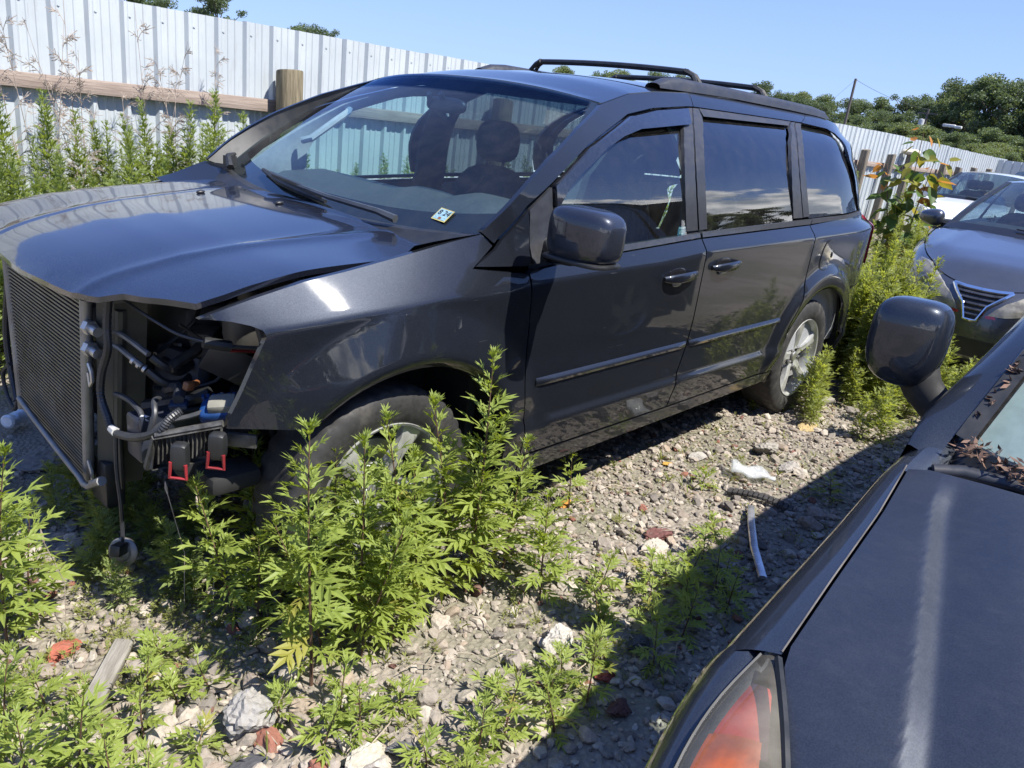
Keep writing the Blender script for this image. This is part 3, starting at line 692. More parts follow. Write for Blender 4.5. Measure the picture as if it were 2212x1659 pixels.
# black frit band and rubber round the screen
def bandpt(u, v, o=.002):
    p = wsp(u, v); q = (wsp(min(1, u+.01), v)-wsp(max(0, u-.01), v)).cross(wsp(u, min(1, v+.01))-wsp(u, max(0, v-.01))).normalized()
    return p+q*o
mb = MB()
def strip(A, B):
    n = len(A); mb.add(A+B, [(i, i+1, n+i+1, n+i) for i in range(n-1)])
FRIT = BLACKG
strip([bandpt(u, 0) for u in UU], [bandpt(u, .085+.06*abs(2*u-1)**4) for u in UU])
strip([bandpt(u, .985) for u in UU], [bandpt(u, 1) for u in UU])
strip([bandpt(0, v) for v in VV], [bandpt(.022, v) for v in VV]); strip([bandpt(.978, v) for v in VV], [bandpt(1, v) for v in VV])
mb.build('screen_border', FRIT, van)
# sun-shade tint at the top of the screen
t_ = NT('shade_tint'); a_ = t_.n('ShaderNodeBsdfTransparent'); a_.inputs[0].default_value = (.42, .55, .72, 1); t_.l(a_.outputs[0], t_.out.inputs[0])
mb = MB(); strip([bandpt(u, .86, -.003) for u in UU[1:-1]], [bandpt(u, .985, -.003) for u in UU[1:-1]]); mb.build('shade_band', t_.m, van)
# A pillar infill between screen edge and body side
for s in (-1, 1):
    A = []; B = []
    for v in np.linspace(0, 1, 25):
        p = wsp(.5+.5*s, v); x = .335+(1.11-.335)*v
        z = float(np.interp(x, [.335, .459, .656, .869, 1.11], [1.160, 1.258, 1.389, 1.496, 1.592]))
        A.append((p.x, p.y-.004*s, p.z-.008)); B.append((x, s*(Wf(x, z)-.004), z-.003))
    mb = MB(); mb.V = []; strip(A, B); mb.build('pillar_gutter', BLACK, van)
    # cowl corner between fender, bonnet and screen
    xs_ = [.10, .17, .24, .30, .335]; dz_ = lambda x: .045*sstep(.40, .10, x) if s > 0 else 0.
    A = [(x, s*float(np.interp(x, [.1, .19, .285, .335], [.786, .77, .71, .66])), hoodz(min(x, .28), s*.72)-.012) for x in xs_]; B = [(x, s*(Wf(x, float(np.interp(x, FZX, FZ)))-.002), float(np.interp(x, FZX, FZ))-dz_(x)-.001) for x in xs_]
    mb = MB(); strip(A, B); strip([A[-1], tuple(wsp(.5+.5*s*.8, 0)+Vector((-.012, 0, -.004)))], [B[-1], tuple(wsp(.5+.5*s, .012)+Vector((-.012, 0, -.002)))])
    mb.build('cowl_corner', PAINT, van)
mb = MB(); strip([(.20+.06*abs(2*u-1), (2*u-1)*.80, 1.062) for u in UU], [tuple(wsp(u, 0)+Vector((-.03, 0, -.004))) for u in UU]); strip([tuple(wsp(u, 0)+Vector((-.03, 0, -.004))) for u in UU], [tuple(wsp(u, .03)+Vector((.006, 0, -.012))) for u in UU]); mb.build('cowl', BLACK, van)
mb = MB()
wpts = [(.138, -.62), (.2, -.40), (.285, -.13), (.36, .07)]
ws_on = lambda y, v: wsp(.5+y/(2*hwid(v)), v)
def wpt(y, v, o): return bandpt(.5+y/(2*hwid(v)), v, -o)
mb.tube([wpt(-.50, .0, .03), wpt(-.42, .010, .045), wpt(-.15, .025, .05), wpt(.08, .045, .045)], [.015, .012, .010, .007], 6)
mb.build('wiper_arm', simple('wiper_grey', (.06, .065, .07), .35, .3), van)
mb = MB(); mb.tube([wpt(-.10, .025, .018), wpt(.10, .045, .02), wpt(.27, .06, .018), wpt(.46, .085, .016)], [.008, .017, .017, .008], 6)
mb.tube([wpt(-.08, .03, .034), wpt(.08, .047, .046), wpt(.32, .068, .03)], .008, 5); mb.build('wiper_blade', BLACK, van)
mb = MB(); mb.tube([wpt(.70, .0, .03), wpt(.74, .03, .06), wpt(.80, .07, .03)], [.016, .012, .008], 6); mb.box(tuple(wpt(.76, .02, .03)), (.05, .03, .05)); mb.build('wiper_arm', BLACK, van)
# inspection sticker on the inside of the screen
ST = empty('inspection_sticker', parent=van)
c0 = bandpt(.5-.55/(2*.82), .16, -.004)
p0 = wsp(.5-.55/1.64, .10); p1 = wsp(.5-.55/1.64, .22); q1 = wsp(.5-.45/1.64, .16)
uz = (p1-p0).normalized(); ux = -(q1-c0); ux = (ux-uz*ux.dot(uz)).normalized(); un = ux.cross(uz)
ctr = Vector((.545, -.55, 0)); 
# place where the ray through the sticker's pixel meets the glass
def onscreen(y0, z0):
    best = min(((wsp(u, v)-Vector((0, y0, z0))) for u in UU for v in VV), key=lambda d: d.y**2+d.z**2); return best+Vector((0, y0, z0))
ctr = onscreen(-.622, 1.155)
Mx = Matrix((ux, uz, un)).transposed().to_4x4(); Mx.translation = ctr+un*.004
def quad(name, w, h, mat, dz, par, dx=0., dy=0.):
    me = mesh(name, [(-w/2+dx, -h/2+dy, dz), (w/2+dx, -h/2+dy, dz), (w/2+dx, h/2+dy, dz), (-w/2+dx, h/2+dy, dz)], [(0, 1, 2, 3)], mat, False); o = link(name, me, par); o.matrix_local = Mx; return o
STW = simple('sticker_yellow', (.42, .36, .12), .5); STC = simple('sticker_cyan', (.22, .36, .42), .5, var=.3, scale=200); INK = simple('ink', (.02, .02, .03), .6)
quad('sticker_base', .068, .056, STW, 0, ST); quad('sticker_face', .060, .048, STC, .0008, ST)
for tx, dx in (('8', -.018), ('24', .014)):
    M2 = Mx @ Matrix.Translation((dx, .007, .0016)); text_mesh('sticker_digit', tx, .031, INK, ST, M2)
quad('sticker_square', .014, .009, AMBER, .0014, ST, 0, -.017)
ST['label'] = 'yellow and blue inspection sticker reading 8 24'
# ATP sticker on the driver's window
y_ = -(Wf(1.515, 1.137)-.010)
Mx2 = Matrix(((1, 0, 0, 1.515), (0, 0, -1, y_-.004), (0, 1, 0, 1.137), (0, 0, 0, 1)))
AT = empty('window_sticker', parent=van); AT['label'] = 'small blue window sticker with white letters'
Mx = Mx2; quad('sticker_face', .058, .036, simple('sticker_blue', (.06, .16, .24), .5), 0, AT); quad('sticker_bar', .05, .005, WHITEP, .001, AT, 0, .012)
text_mesh('sticker_letters', 'atp', .03, WHITEP, AT, Mx2 @ Matrix.Translation((0, -.003, .0012)))
# ---------------- cross bars
for xb, zb in ((2.06, 1.793), (2.77, 1.792)):
    cb = empty('roof_bar', parent=van)
    pts = [(xb-.015, y, zb+.012*(1-(y/.5)**2)) for y in np.linspace(-.47, .47, 13)]
    mb = MB(); mb.tube(pts, .0145, 8); mb.build('bar', BLACK, cb)
    for s in (-1, 1):
        mb = MB()
        for dx in (-.022, .022):
            mb.tube([(xb-.015+dx*.4, s*.455, zb+.006), (xb+dx*.7, s*.50, zb-.012), (xb+dx, s*.528, zb-.045), (xb+dx*1.3, s*.545, 1.722)], [.014, .012, .011, .013], 6)
        for q in (.25, .55, .85): mb.box((xb, s*(.50+.04*q), zb-.012-.055*q), (.045, .012, .009))
        mb.box((xb, s*.545, 1.735), (.075, .05, .022), bev=.006); mb.build('bar_foot', BLACK, cb)
# roof antenna / rubber pad on roof far side
mb = MB(); V, F = rbox((.30, .12, .025), 2.5, 5); mb.add([(v[0]+1.95, v[1]+.44, v[2]+roofz(1.95, .44)+.004) for v in V], F); mb.build('roof_rail_cap', MATTE, van)
# ---------------- driver's mirror
mir = empty('door_mirror', parent=van)
V, F = rbox((.15, .240, .172), 4.2, 9)
P = []
for v in V:
    x, y, z = v
    x *= 1.0-.25*(abs(y)/.13)**2*(.5 if x > 0 else 1.0); z = z*(1-.10*(y < 0)*(abs(y)/.13)**2); x += .10*(y)*(-1)*.5
    P.append((x+.545, y-1.140, z+1.190))
mb = MB(); mb.add(P, F); mb.build('mirror_shell', paint('mirror_paint', (.030, .034, .046), dust=.05), mir)
V, F = rbox((.152, .236, .02), 4.2, 6); mb = MB(); mb.add([(v[0]+.545-.05*v[1], v[1]-1.137, v[2]+1.112) for v in V], F); mb.build('mirror_skirt', BLACK, mir)
mb = MB(); mb.tube([(.66, -.895, 1.10), (.64, -.96, 1.10), (.61, -1.05, 1.105), (.60, -1.10, 1.13)], [.05, .042, .035, .04], 10); mb.build('mirror_arm', PAINT, mir)
V, F = rbox((.01, .19, .125), 4, 4); mb = MB(); mb.add([(v[0]+.612-.05*v[1], v[1]-1.140, v[2]+1.19) for v in V], F); mb.build('mirror_glass', CHROME, mir)
# ---------------- wheels
def tyre_profile(r=.352, w=.215, rim=.228):
    h = w/2
    return [(-h*.80, rim-.004), (-h*.97, rim+.02), (-h*1.03, rim+.06), (-h*.98, r-.035), (-h*.90, r-.012), (-h*.80, r-.004), (-h*.3, r), (h*.3, r), (h*.80, r-.004), (h*.90, r-.012), (h*.98, r-.035), (h*1.03, rim+.06), (h*.97, rim+.02), (h*.80, rim-.004)]
def make_tyre(parent, c, s, r=.352, rot=0., name='tyre'):
    prof = tyre_profile(r); n = 120; V = []
    for a, rr in prof:
        for k in range(n):
            t = 2*math.pi*k/n+rot; R_ = rr
            if rr > r-.03 and k % 3 == 0: R_ -= .008 if abs(a) > .05 else .0
            if abs(abs(a)-.032) < .003 : R_ -= .006
            V.append((c[0]+math.cos(t)*R_, c[1]+a, c[2]+math.sin(t)*R_))
    F = [(i*n+k, i*n+(k+1) % n, (i+1)*n+(k+1) % n, (i+1)*n+k) for i in range(len(prof)-1) for k in range(n)]
    # shoulder lettering ring (raised bead)
    mb = MB(); mb.add(V, F)
    mb.lathe([(s*.103, r-.052), (s*.1085, r-.056), (s*.103, r-.060)], c, 72)
    return mb.build(name, RUBBER, parent)
def make_wheel(parent, c, s, rot, spokes=5, R_=.231):
    w = empty('wheel', parent=parent)
    tyre = make_tyre(w, c, s)
    rim = MB()
    o = s*.088
    rim.lathe([(-s*.09, R_-.005), (-s*.03, R_-.02), (o*.4, R_-.022), (o-.012*s, R_-.012), (o+.010*s, R_-.004), (o+.014*s, R_+.004), (o+.006*s, R_+.006)], c, 64)
    rim.lathe([(o-.035*s, .0), (o-.035*s, .075), (o-.055*s, .085)], c, 32)
    for i in range(spokes):
        a = rot+2*math.pi*i/spokes
        for k in (0,):
            ca, sa = math.cos(a), math.sin(a)
            def P_(r, t, d): return (c[0]+ca*r-sa*t, c[1]+d, c[2]+sa*r+ca*t)
            rr = [.045, .085, .13, .18, .222]; hw = [.036, .027, .026, .032, .046]; dd = [o-.026*s, o-.016*s, o-.008*s, o-.002*s, o-.002*s]
            V = []
            for r_, h_, d_ in zip(rr, hw, dd):
                V += [P_(r_, -h_, d_-.030*s), P_(r_, -h_*.92, d_-.006*s), P_(r_, -h_*.55, d_), P_(r_, 0, d_-.004*s), P_(r_, h_*.55, d_), P_(r_, h_*.92, d_-.006*s), P_(r_, h_, d_-.030*s)]
            rim.add(V, [(q*7+j, q*7+j+1, (q+1)*7+j+1, (q+1)*7+j) for q in range(4) for j in range(6)])
    rim.build('rim', ALLOY, w)
    cap = MB(); cap.lathe([(o-.018*s, .0), (o-.018*s, .026), (o-.022*s, .031), (o-.035*s, .032)], c, 24); cap.build('centre_cap', STEEL, w)
    for i in range(5):
        a = rot+2*math.pi*(i+.5)/5; p = (c[0]+.0585*math.cos(a), c[1], c[2]+.0585*math.sin(a))
        nb = MB(); nb.lathe([(o-.045*s, .0185), (o-.030*s, .0185), (o-.0295*s, .014)], p, 14); nb.mi = 0
        nb.build('lug_recess', BLACK, w)
        nb = MB(); nb.lathe([(o-.034*s, .010), (o-.016*s, .010), (o-.012*s, .006), (o-.012*s, .0)], p, 6); nb.build('lug_nut', STEEL, w)
    dk = MB(); dk.lathe([(o-.085*s, .02), (o-.085*s, .15), (o-.105*s, .15)], c, 32); dk.build('brake_disc', STEEL, w)
    bk = MB(); bk.lathe([(o-.13*s, .0), (o-.13*s, .215)], c, 24); bk.build('brake_shield', DARK, w)
    return w
make_wheel(van, (.012, -.815, .352), -1, 1.05)
make_wheel(van, (3.078, -.835, .352), -1, 1.72)
make_wheel(van, (0, .832, .352), 1, .4)
make_wheel(van, (3.078, .835, .352), 1, .4)
# ---------------- underbody, interior
mb = MB(); mb.box((1.9, 0, .28), (3.9, 1.72, .06)); mb.box((.42, 0, .62), (.04, 1.70, .85)); mb.build('floor_pan', DARK, van)
# dashboard
P = []
for s in np.linspace(-1, 1, 41):
    y = s*.80; row = []
    hump = math.exp(-((y+.40)/.19)**4)*.055+math.exp(-((y+.02)/.16)**4)*.025
    x0 = .33+.10*abs(s)**2.4
    for v in np.linspace(0, 1, 16):
        x = x0+(.90-.12*hump/.05*0-x0)*v
        z = 1.070+.03*abs(s)**2.5*(1-v)+.075*v**.8+hump*sstep(.40, .80, v)-.012*sstep(.40, .44, v)*(1-sstep(.46, .5, v))
        row.append((x, y, z))
    row += [(.93, y, row[-1][2]-.06), (.88, y, .9), (.84, y, .55)]
    P.append(row)
link('dashboard', grid_mesh('dashboard', P, DASH), van)
mb = MB(); V = []
sw = Vector((1.02, -.40, .98)); nrm = Vector((-.80, 0, .60)).normalized(); a1 = Vector((0, 1, 0)); a2 = nrm.cross(a1)
mb.tube([sw+(a1*math.cos(t)+a2*math.sin(t))*.185 for t in np.linspace(0, 2*math.pi, 33)], .016, 8, cap=False)
mb.box(tuple(sw-nrm*.0), (.10, .16, .10), bev=.03); mb.tube([sw-a1*.18, sw+a1*.18], .014, 6); mb.build('steering_wheel', BLACK, van)
def seat(x, y, w=.50, bench=False):
    st = empty('seat', parent=van)
    V, F = rbox((.52, w, .22), 4, 6); mb = MB(); mb.add([(v[0]+x-.25, v[1]+y, v[2]+.60) for v in V], F); mb.build('cushion', SEAT, st)
    V, F = rbox((.20, w, .62), 3.4, 7); mb = MB(); mb.add([(v[0]+x+.07+.28*v[2], v[1]*(1-.25*max(0, v[2])), v[2]+.93) if False else (v[0]+x+.07+.28*v[2], y+v[1]*(1-.35*max(0, v[2])), v[2]+.93) for v in V], F); mb.build('backrest', SEAT, st)
    V, F = rbox((.12, .27, .21), 3.2, 6); mb = MB(); mb.add([(v[0]+x+.16, y+v[1]*(1-.4*max(0, v[2])), v[2]+1.365) for v in V], F)
    for d in (-.06, .06): mb.tube([(x+.15, y+d, 1.2), (x+.16, y+d, 1.33)], .008, 6)
    mb.build('headrest', SEAT, st)
seat(1.55, -.40); seat(1.55, .40); seat(2.45, -.42, .48); seat(2.45, .42, .48)
# inner trim of pillars and doors
INP = [(.46, 1.10), (.60, 1.22), (.97, 1.46), (1.25, 1.575), (1.55, 1.615), (1.68, 1.61), (1.64, 1.575), (1.42, 1.55), (1.25, 1.515), (1.03, 1.43), (.89, 1.34), (.82, 1.22), (.82, 1.09), (.6, 1.05)]
for s in (-1, 1):
    panel('pillar_trim', INP, sidefn(s, -.085 if s > 0 else -.05), SP, GREYTRIM if s > 0 else DASH, van, outward=(0, -s, 0), gap=0, rim=.03, rimdir=(0, s, 0))
    panel('door_trim', [(.6, .4), (1.62, .4), (1.66, 1.09), (.75, 1.065), (.6, 1.04)], sidefn(s, -.07), SP[::4], DASH, van, outward=(0, -s, 0), gap=0, rim=0)
    panel('centre_pillar', [(1.56, 1.1), (1.56, 1.59), (1.76, 1.60), (1.78, 1.1), (1.78, .5), (1.56, .5)], sidefn(s, -.05), SP[::4], DASH, van, outward=(0, -s, 0), gap=0, rim=.02, rimdir=(0, s, 0))
    panel('rear_trim', [(1.78, .4), (3.9, .4), (3.9, 1.14), (1.78, 1.09)], sidefn(s, -.07), SP[::6], GREYTRIM, van, outward=(0, -s, 0), gap=0, rim=0)
    panel('cantrail_trim', [(1.15, 1.59), (1.8, 1.655), (3.2, 1.67), (3.4, 1.62), (3.2, 1.61), (1.7, 1.60)], sidefn(s, -.05), SP[::4], GREYTRIM, van, outward=(0, -s, 0), gap=0, rim=0)
mb = MB(); yy = Wf(.88, 1.38)-.09
mb.tube([(.76, yy, 1.275), (.785, yy-.04, 1.29), (.90, yy-.055, 1.375), (.98, yy-.05, 1.425), (1.02, yy-.01, 1.445)], [.016, .017, .018, .017, .016], 8); mb.build('grab_handle', GREYTRIM, van)
panel('headliner', inset(RP, .04), lambda x, y: (x, y, roofz(x, y)-.035), _rp[::2], GREYTRIM, van, outward=(0, 0, -1), gap=0, rim=0)
mb = MB(); V, F = rbox((.05, .24, .065), 3, 5); q = wsp(.5, .83)
mb.add([(v[0]+q.x+.07, v[1]+.02, v[2]+q.z-.045) for v in V], F); mb.tube([(q.x+.03, .02, q.z), (q.x+.06, .02, q.z-.03)], .012, 6); mb.build('rear_view_mirror', BLACK, van)
mb = MB(); q = wsp(.56, .84); mb.tube([(q.x+.02, q.y, q.z-.01), (q.x+.05, q.y+.02, q.z-.05), (q.x+.10, q.y-.05, q.z-.10)], [.012, .018, .02], 6); mb.build('toll_tag', BLACK, van)
# ================================================================== other cars
def make_B(xf, yc, L, w, zn, zc, zr, xc, ef=2.5, er=4.5, sill=.18):
    def zb(x): return float(np.interp(x-xf, [0, .25, .6, xc, L*.6, L], [zn, zn+.11, zn+.17, zc, zc+.04, zr]))
    KV = ([0, .12, .35, .62, .80, .92, 1.0], [.94, .985, 1.0, .995, .975, .94, .885])
    def B(q, v, off=0.0):
        a = q*math.pi/2; c_, s_ = math.cos(a), math.sin(a); e = ef if c_ > 0 else er
        k = float(np.interp(v, KV[0], KV[1])); lx = L*.5
        px = -math.copysign(abs(c_)**(2/e), c_)*lx; py = math.copysign(abs(s_)**(2/e), s_)*w/2
        kx = 1-(1-k)*(.55 if c_ > 0 else .3)*(w/L)*2.2
        x = xf+lx+px*kx+(math.copysign(off, px) if abs(c_) > .5 else 0); y = yc+py*k+math.copysign(off, py)*abs(s_)
        return (x, y, sill+(zb(xf+lx+px)-sill)*v)
    return B, zb
def bpatch(name, B, poly, off, mat, parent, rim=.02, n=5):
    """patch given by a polygon in (q,v) on the tub surface"""
    qs = [p[0] for p in poly]; vs = [p[1] for p in poly]
    pts = np.array([(q, v) for q in np.arange(min(qs), max(qs), .018) for v in np.arange(min(vs), max(vs), .035)])
    c0 = np.array(B(sum(qs)/len(qs), sum(vs)/len(vs))); ctr = np.array(B(0, .5)); mid = np.array(B(1, .5))*.5+np.array(B(-1, .5))*.5
    d = c0-mid; d[2] = 0; d = d/np.linalg.norm(d)
    return panel(name, poly, lambda q, v: B(q, v, off), pts, mat, parent, gap=0, rim=rim, rimdir=tuple(-d), outward=tuple(d), margin=.006, step=.03)
def simple_wheel(parent, c, s, r=.325):
    w = empty('wheel', parent=parent); make_tyre(w, c, s, r)
    mb = MB(); o = s*.085; R_ = r-.115
    mb.lathe([(-s*.09, R_), (o*.3, R_-.02), (o, R_), (o+.01*s, R_+.006)], c, 40)
    for i in range(5):
        a = .3+2*math.pi*i/5; ca, sa = math.cos(a), math.sin(a)
        V = [(c[0]+ca*rr-sa*t, c[1]+o-.01*s-(.02*s if rr < .1 else 0), c[2]+sa*rr+ca*t) for rr, h in ((.03, .035), (R_, .04)) for t in (-h, h)]
        V += [(p[0], p[1]-.03*s, p[2]) for p in V]
        mb.add(V, [(0, 1, 3, 2), (4, 5, 7, 6), (0, 2, 6, 4), (1, 3, 7, 5)])
    mb.lathe([(o-.03*s, 0), (o-.03*s, .06), (o-.06*s, .06)], c, 20); mb.build('rim', ALLOY, w)
    dk = MB(); dk.lathe([(-s*.02, 0), (-s*.02, R_)], c, 20); dk.build('brake_shield', DARK, w)
def make_car(name, label, cat, P, M, xf, yc, L, w, zn, zc, zr, xc, gh, ef=2.5, detail=True, seats=True):
    car = tag(empty(name), label, cat)
    B, zb = make_B(xf, yc, L, w, zn, zc, zr, xc, ef)
    Q = np.concatenate([np.linspace(-1.3, 1.3, 111), np.linspace(1.36, 2.64, 35)]); Vv = np.array([0, .05, .12, .24, .35, .48, .62, .72, .80, .86, .92, .96, 1.0])
    link('body', grid_mesh('body', [[B(q, v) for v in Vv] for q in Q], M, closed_u=True), car)
    # deck: bonnet / cowl / boot as a crowned sheet inside the top outline
    top = [B(q, 1.0) for q in Q]; tp = [(p[0], p[1]) for p in top]
    hw = w/2*.885
    def dz(x, y):
        t = abs(y-yc)/hw; kf = 1-(1-.885)*.55*(w/L)*2.2; xu = xf+L/2+(x-xf-L/2)/(kf if x < xf+L/2 else 1); z = zb(xu)
        xe = (xu-xf)-L/2*(1-max(0., 1-min(1, t)**ef)**(1/ef))          # distance behind the nose outline
        return z+(.040*(1-min(1, t)**2.2)*(1 if x < xf+xc+.6 else .6)+.012*math.exp(-((t-.62)/.07)**2))*sstep(0, .35, xe)
    pts = np.array([(x, y) for x in np.arange(xf+.05, xf+L, .07) for y in np.arange(yc-hw, yc+hw, .06)])
    # bonnet as its own panel, rest below the glass house
    xh = xf+xc-.02
    poly = [p for p in tp if p[0] < xh]; poly.sort(key=lambda p: math.atan2(p[1]-yc, -(p[0]-xh)))
    panel('bonnet', poly, lambda x, y: (x, y, dz(x, y)), pts, M, car, outward=(0, 0, 1), gap=.012, rim=.02)
    panel('deck', [p for p in dens(tp, .2)], lambda x, y: (x, y, dz(x, y)-.016), pts[::3], M, car, outward=(0, 0, 1), gap=.004, rim=0)
    # glass house
    g = gh; wb, wr = g['wb'], g['wr']; z0 = g.get('z0', zc); zt = g['zt']
    def scr(u, v, x0, x0c, x1, x1c, bz, sgn):
        s = 2*u-1; a = abs(s)**2.2
        X0 = x0c+(x0-x0c)*a; X1 = x1c+(x1-x1c)*a
        return Vector((X0+(X1-X0)*v-sgn*.03*math.sin(math.pi*v), yc+s*(wb+(wr-wb)*v), bz+.02*(1-a)+(zt-bz-.03*a)*v+.02*math.sin(math.pi*v)))
    U = np.linspace(0, 1, 25); T = np.linspace(0, 1, 13)
    f_ws = lambda u, v: scr(u, v, g['x0'], g['x0']-.16, g['x1'], g['x1']-.07, z0, 1)
    f_rw = lambda u, v: scr(u, v, g['x3'], g['x3']+.12, g['x2'], g['x2']+.05, g.get('z3', z0+.03), -1)
    link('windscreen', grid_mesh('windscreen', [[f_ws(u, v) for v in T] for u in U], g['glass']), car)
    link('rear_window', grid_mesh('rear_window', [[f_rw(u, v) for v in T] for u in U], g['glass']), car)
    P_ = []
    for u in U:
        a = f_ws(u, 1); b = f_rw(u, 1)
        P_.append([a.lerp(b, t)+Vector((0, 0, .035*math.sin(math.pi*t))) for t in np.linspace(0, 1, 17)])
    link('roof', grid_mesh('roof', P_, M), car)
    for s in (0, 1):
        sg = 1 if s else -1
        def fs(t, v):
            a = f_ws(s, v); b = f_rw(s, v); p = a.lerp(b, t); p.y += sg*.035*math.sin(math.pi*t)*(1-.3*v)+sg*.012*math.sin(math.pi*v); p.z += .02*v*math.sin(math.pi*t); return p
        tt = np.linspace(0, 1, 21)
        # belt rail, roof rail, pillars
        for nm, ta, tb, va, vb in (('belt_rail', 0, 1, -.04, .06), ('roof_rail', 0, 1, .93, 1.0), ('front_pillar', 0, .035, .06, .93), ('rear_pillar', .90, 1.0, .06, .93)):
            link(nm, grid_mesh(nm, [[fs(ta+(tb-ta)*t, va+(vb-va)*q) for q in np.linspace(0, 1, 5)] for t in tt], M), car)
        link('centre_pillar', grid_mesh('centre_pillar', [[fs(t, q) for q in np.linspace(.06, .93, 5)] for t in (.46, .49, .52)], BLACK), car)
        for ta, tb in ((.035, .46), (.52, .90)):
            link('side_window', grid_mesh('side_window', [[fs(ta+(tb-ta)*t, .06+.87*q) for q in np.linspace(0, 1, 6)] for t in np.linspace(0, 1, 9)], g['glass']), car)
        if detail:
            mb = MB(); A = [f_ws(s, v)+Vector((-.004, -sg*.012, .010)) for v in T]; Bq = [f_ws(s+(-.05 if s else .05), v)+Vector((-.002, 0, .006)) for v in T]
            n = len(A); mb.add(A+Bq, [(i, i+1, n+i+1, n+i) for i in range(n-1)]); mb.build('screen_seal', BLACK, car)
    mb = MB(); A = [f_ws(u, -.01)+Vector((-.012, 0, .004)) for u in U]; Bq = [f_ws(u, .09)+Vector((-.002, 0, .006)) for u in U]; n = len(A)
    mb.add(A+Bq, [(i, i+1, n+i+1, n+i) for i in range(n-1)]); mb.build('screen_border', BLACKG, car)
    # inside: dash shelf and seats, dark floor
    mb = MB(); V, F = rbox((.75, wb*1.85, .16), 5, 5); mb.add([(v[0]+g['x0']+.42, v[1]+yc, v[2]+z0-.01) for v in V], F); mb.build('dashboard', DASH, car)
    if seats:
        for sx in (.98, 1.9):
            for sy in (-.36, .36):
                V, F = rbox((.16, .46, .62), 3.4, 5); mb = MB(); mb.add([(v[0]+g['x0']+sx+.28*v[2], v[1]+yc+sy, v[2]+z0-.14) for v in V], F)
                V, F = rbox((.11, .25, .18), 3, 4); mb.add([(v[0]+g['x0']+sx+.12, v[1]+yc+sy, v[2]+z0+.27) for v in V], F); mb.build('seat', SEAT, car)
    for sy in (-1, 1):
        for wx in (g['wf'], g['wrx']): simple_wheel(car, (wx, yc+sy*(w/2-.20), .325), sy)
    return car, B, zb, f_ws, dz
GREYP = paint('sedan_paint', (.085, .089, .10), .75, .34, dust=.06)
WHT = paint('white_paint', (.72, .73, .74), .0, .3, dust=.05)
BLU = paint('wagon_paint', (.16, .20, .30), .5, .3, dust=.05)
CARGLASS = glass('car_glass', (.45, .55, .56), 1.75, .02)
SMOKE = glass('clear_lens', (.80, .78, .72), 1.5, .18)
# ---- grey sedan
sed, B, zb, fws, dz = make_car('grey_sedan', 'grey sedan with chrome framed grille and hazy headlamp parked behind the near van', 'car', None, GREYP, 4.9, -1.38, 4.82, 1.83, .72, 1.0, 1.04, 1.55,
    dict(x0=6.62, x1=7.62, x2=8.7, x3=9.35, wb=.77, wr=.60, zt=1.46, glass=CARGLASS, wf=6.2, wrx=8.65))
for s in (-1, 1):
    HLp = [(.40, .965), (.35, .90), (.30, .775), (.238, .725), (.163, .725), (.10, .70), (.040, .70), (.06, .79), (.088, .868), (.15, .945), (.21, .985), (.30, 1.0)]
    HLp = [(s*q, v) for q, v in HLp]
    bpatch('headlamp_bowl', B, HLp, .004, simple('lamp_bowl', (.34, .33, .30), .35, .3, var=.5, scale=14) if s < 0 else bpy.data.materials['lamp_bowl'], sed)
    bpatch('headlamp', B, HLp, .022, SMOKE, sed, rim=.018)
    for (q, v, r) in ((.24, .84, .050),):
        p = B(s*q, v, .010); mb = MB(); V, F = rbox((.02, r*2, r*2), 2, 5); mb.add([(p[0]+x_[0]-.002, p[1]+x_[1], p[2]+x_[2]) for x_ in V], F); mb.build('headlamp_lens', STEEL, sed)
    bpatch('fog_lamp_recess', B, [(s*.22, .30), (s*.12, .28), (s*.10, .42), (s*.20, .46)], .005, BLACK, sed)
    bpatch('side_reflector', B, [(s*.07, .66), (s*.035, .66), (s*.035, .69), (s*.06, .70)], .008, REDLENS, sed)
    # mirror
    mm = empty('wing_mirror', parent=sed); V, F = rbox((.17, .23, .15), 2.6, 7); mb = MB(); x0, y0, z0_ = 6.95, -1.38+s*.98, 1.045
    mb.add([(v[0]+x0+.25*abs(v[1]-s*(-.1))*0+.35*s*(v[1])*.6, v[1]*(1.0)+y0, v[2]*(1-.25*s*v[1]/.11)+z0_) for v in V], F); mb.build('mirror_shell', GREYP, mm)
    mb = MB(); mb.tube([(6.98, -1.38+s*.80, 1.0), (6.95, -1.38+s*.88, 1.01)], [.05, .035], 8); mb.build('mirror_arm', BLACK, mm)
GR = [(-.10, .985), (.10, .985), (.072, .93), (.028, .80), (.012, .62), (-.012, .62), (-.028, .80), (-.072, .93)]
bpatch('grille_mesh', B, GR, .004, BLACK, sed)
mb = MB()
for sgn in (-1, 1):
    mb.tube([B(sgn*q, v, .016) for q, v in ((.104, .99), (.074, .93), (.030, .80), (.013, .61), (0, .60))], .013, 8)
    mb.tube([B(sgn*q, .99, .014) for q in (.104, .05, 0)], .016, 8)
mb.build('grille_frame', CHROME, sed)
for v in (.68, .745, .81, .875, .935):
    qm = float(np.interp(v, [.62, .80, .93, .985], [.010, .026, .070, .095])); mb = MB(); mb.tube([B(q, v, .012) for q in np.linspace(-qm, qm, 9)], .011, 6); mb.build('grille_bar', simple('grille_grey', (.10, .10, .11), .3, .6) if v < .7 else bpy.data.materials['grille_grey'], sed)
bpatch('lower_intake', B, [(-.11, .12), (.11, .12), (.09, .36), (-.09, .36)], .004, BLACK, sed)
mb = MB(); mb.tube([fws(.30, -.01)+Vector((-.03, 0, .03)), fws(.45, .03)+Vector((0, 0, .035)), fws(.62, .06)+Vector((0, 0, .03))], [.012, .010, .006], 6); mb.build('wiper', BLACK, sed)
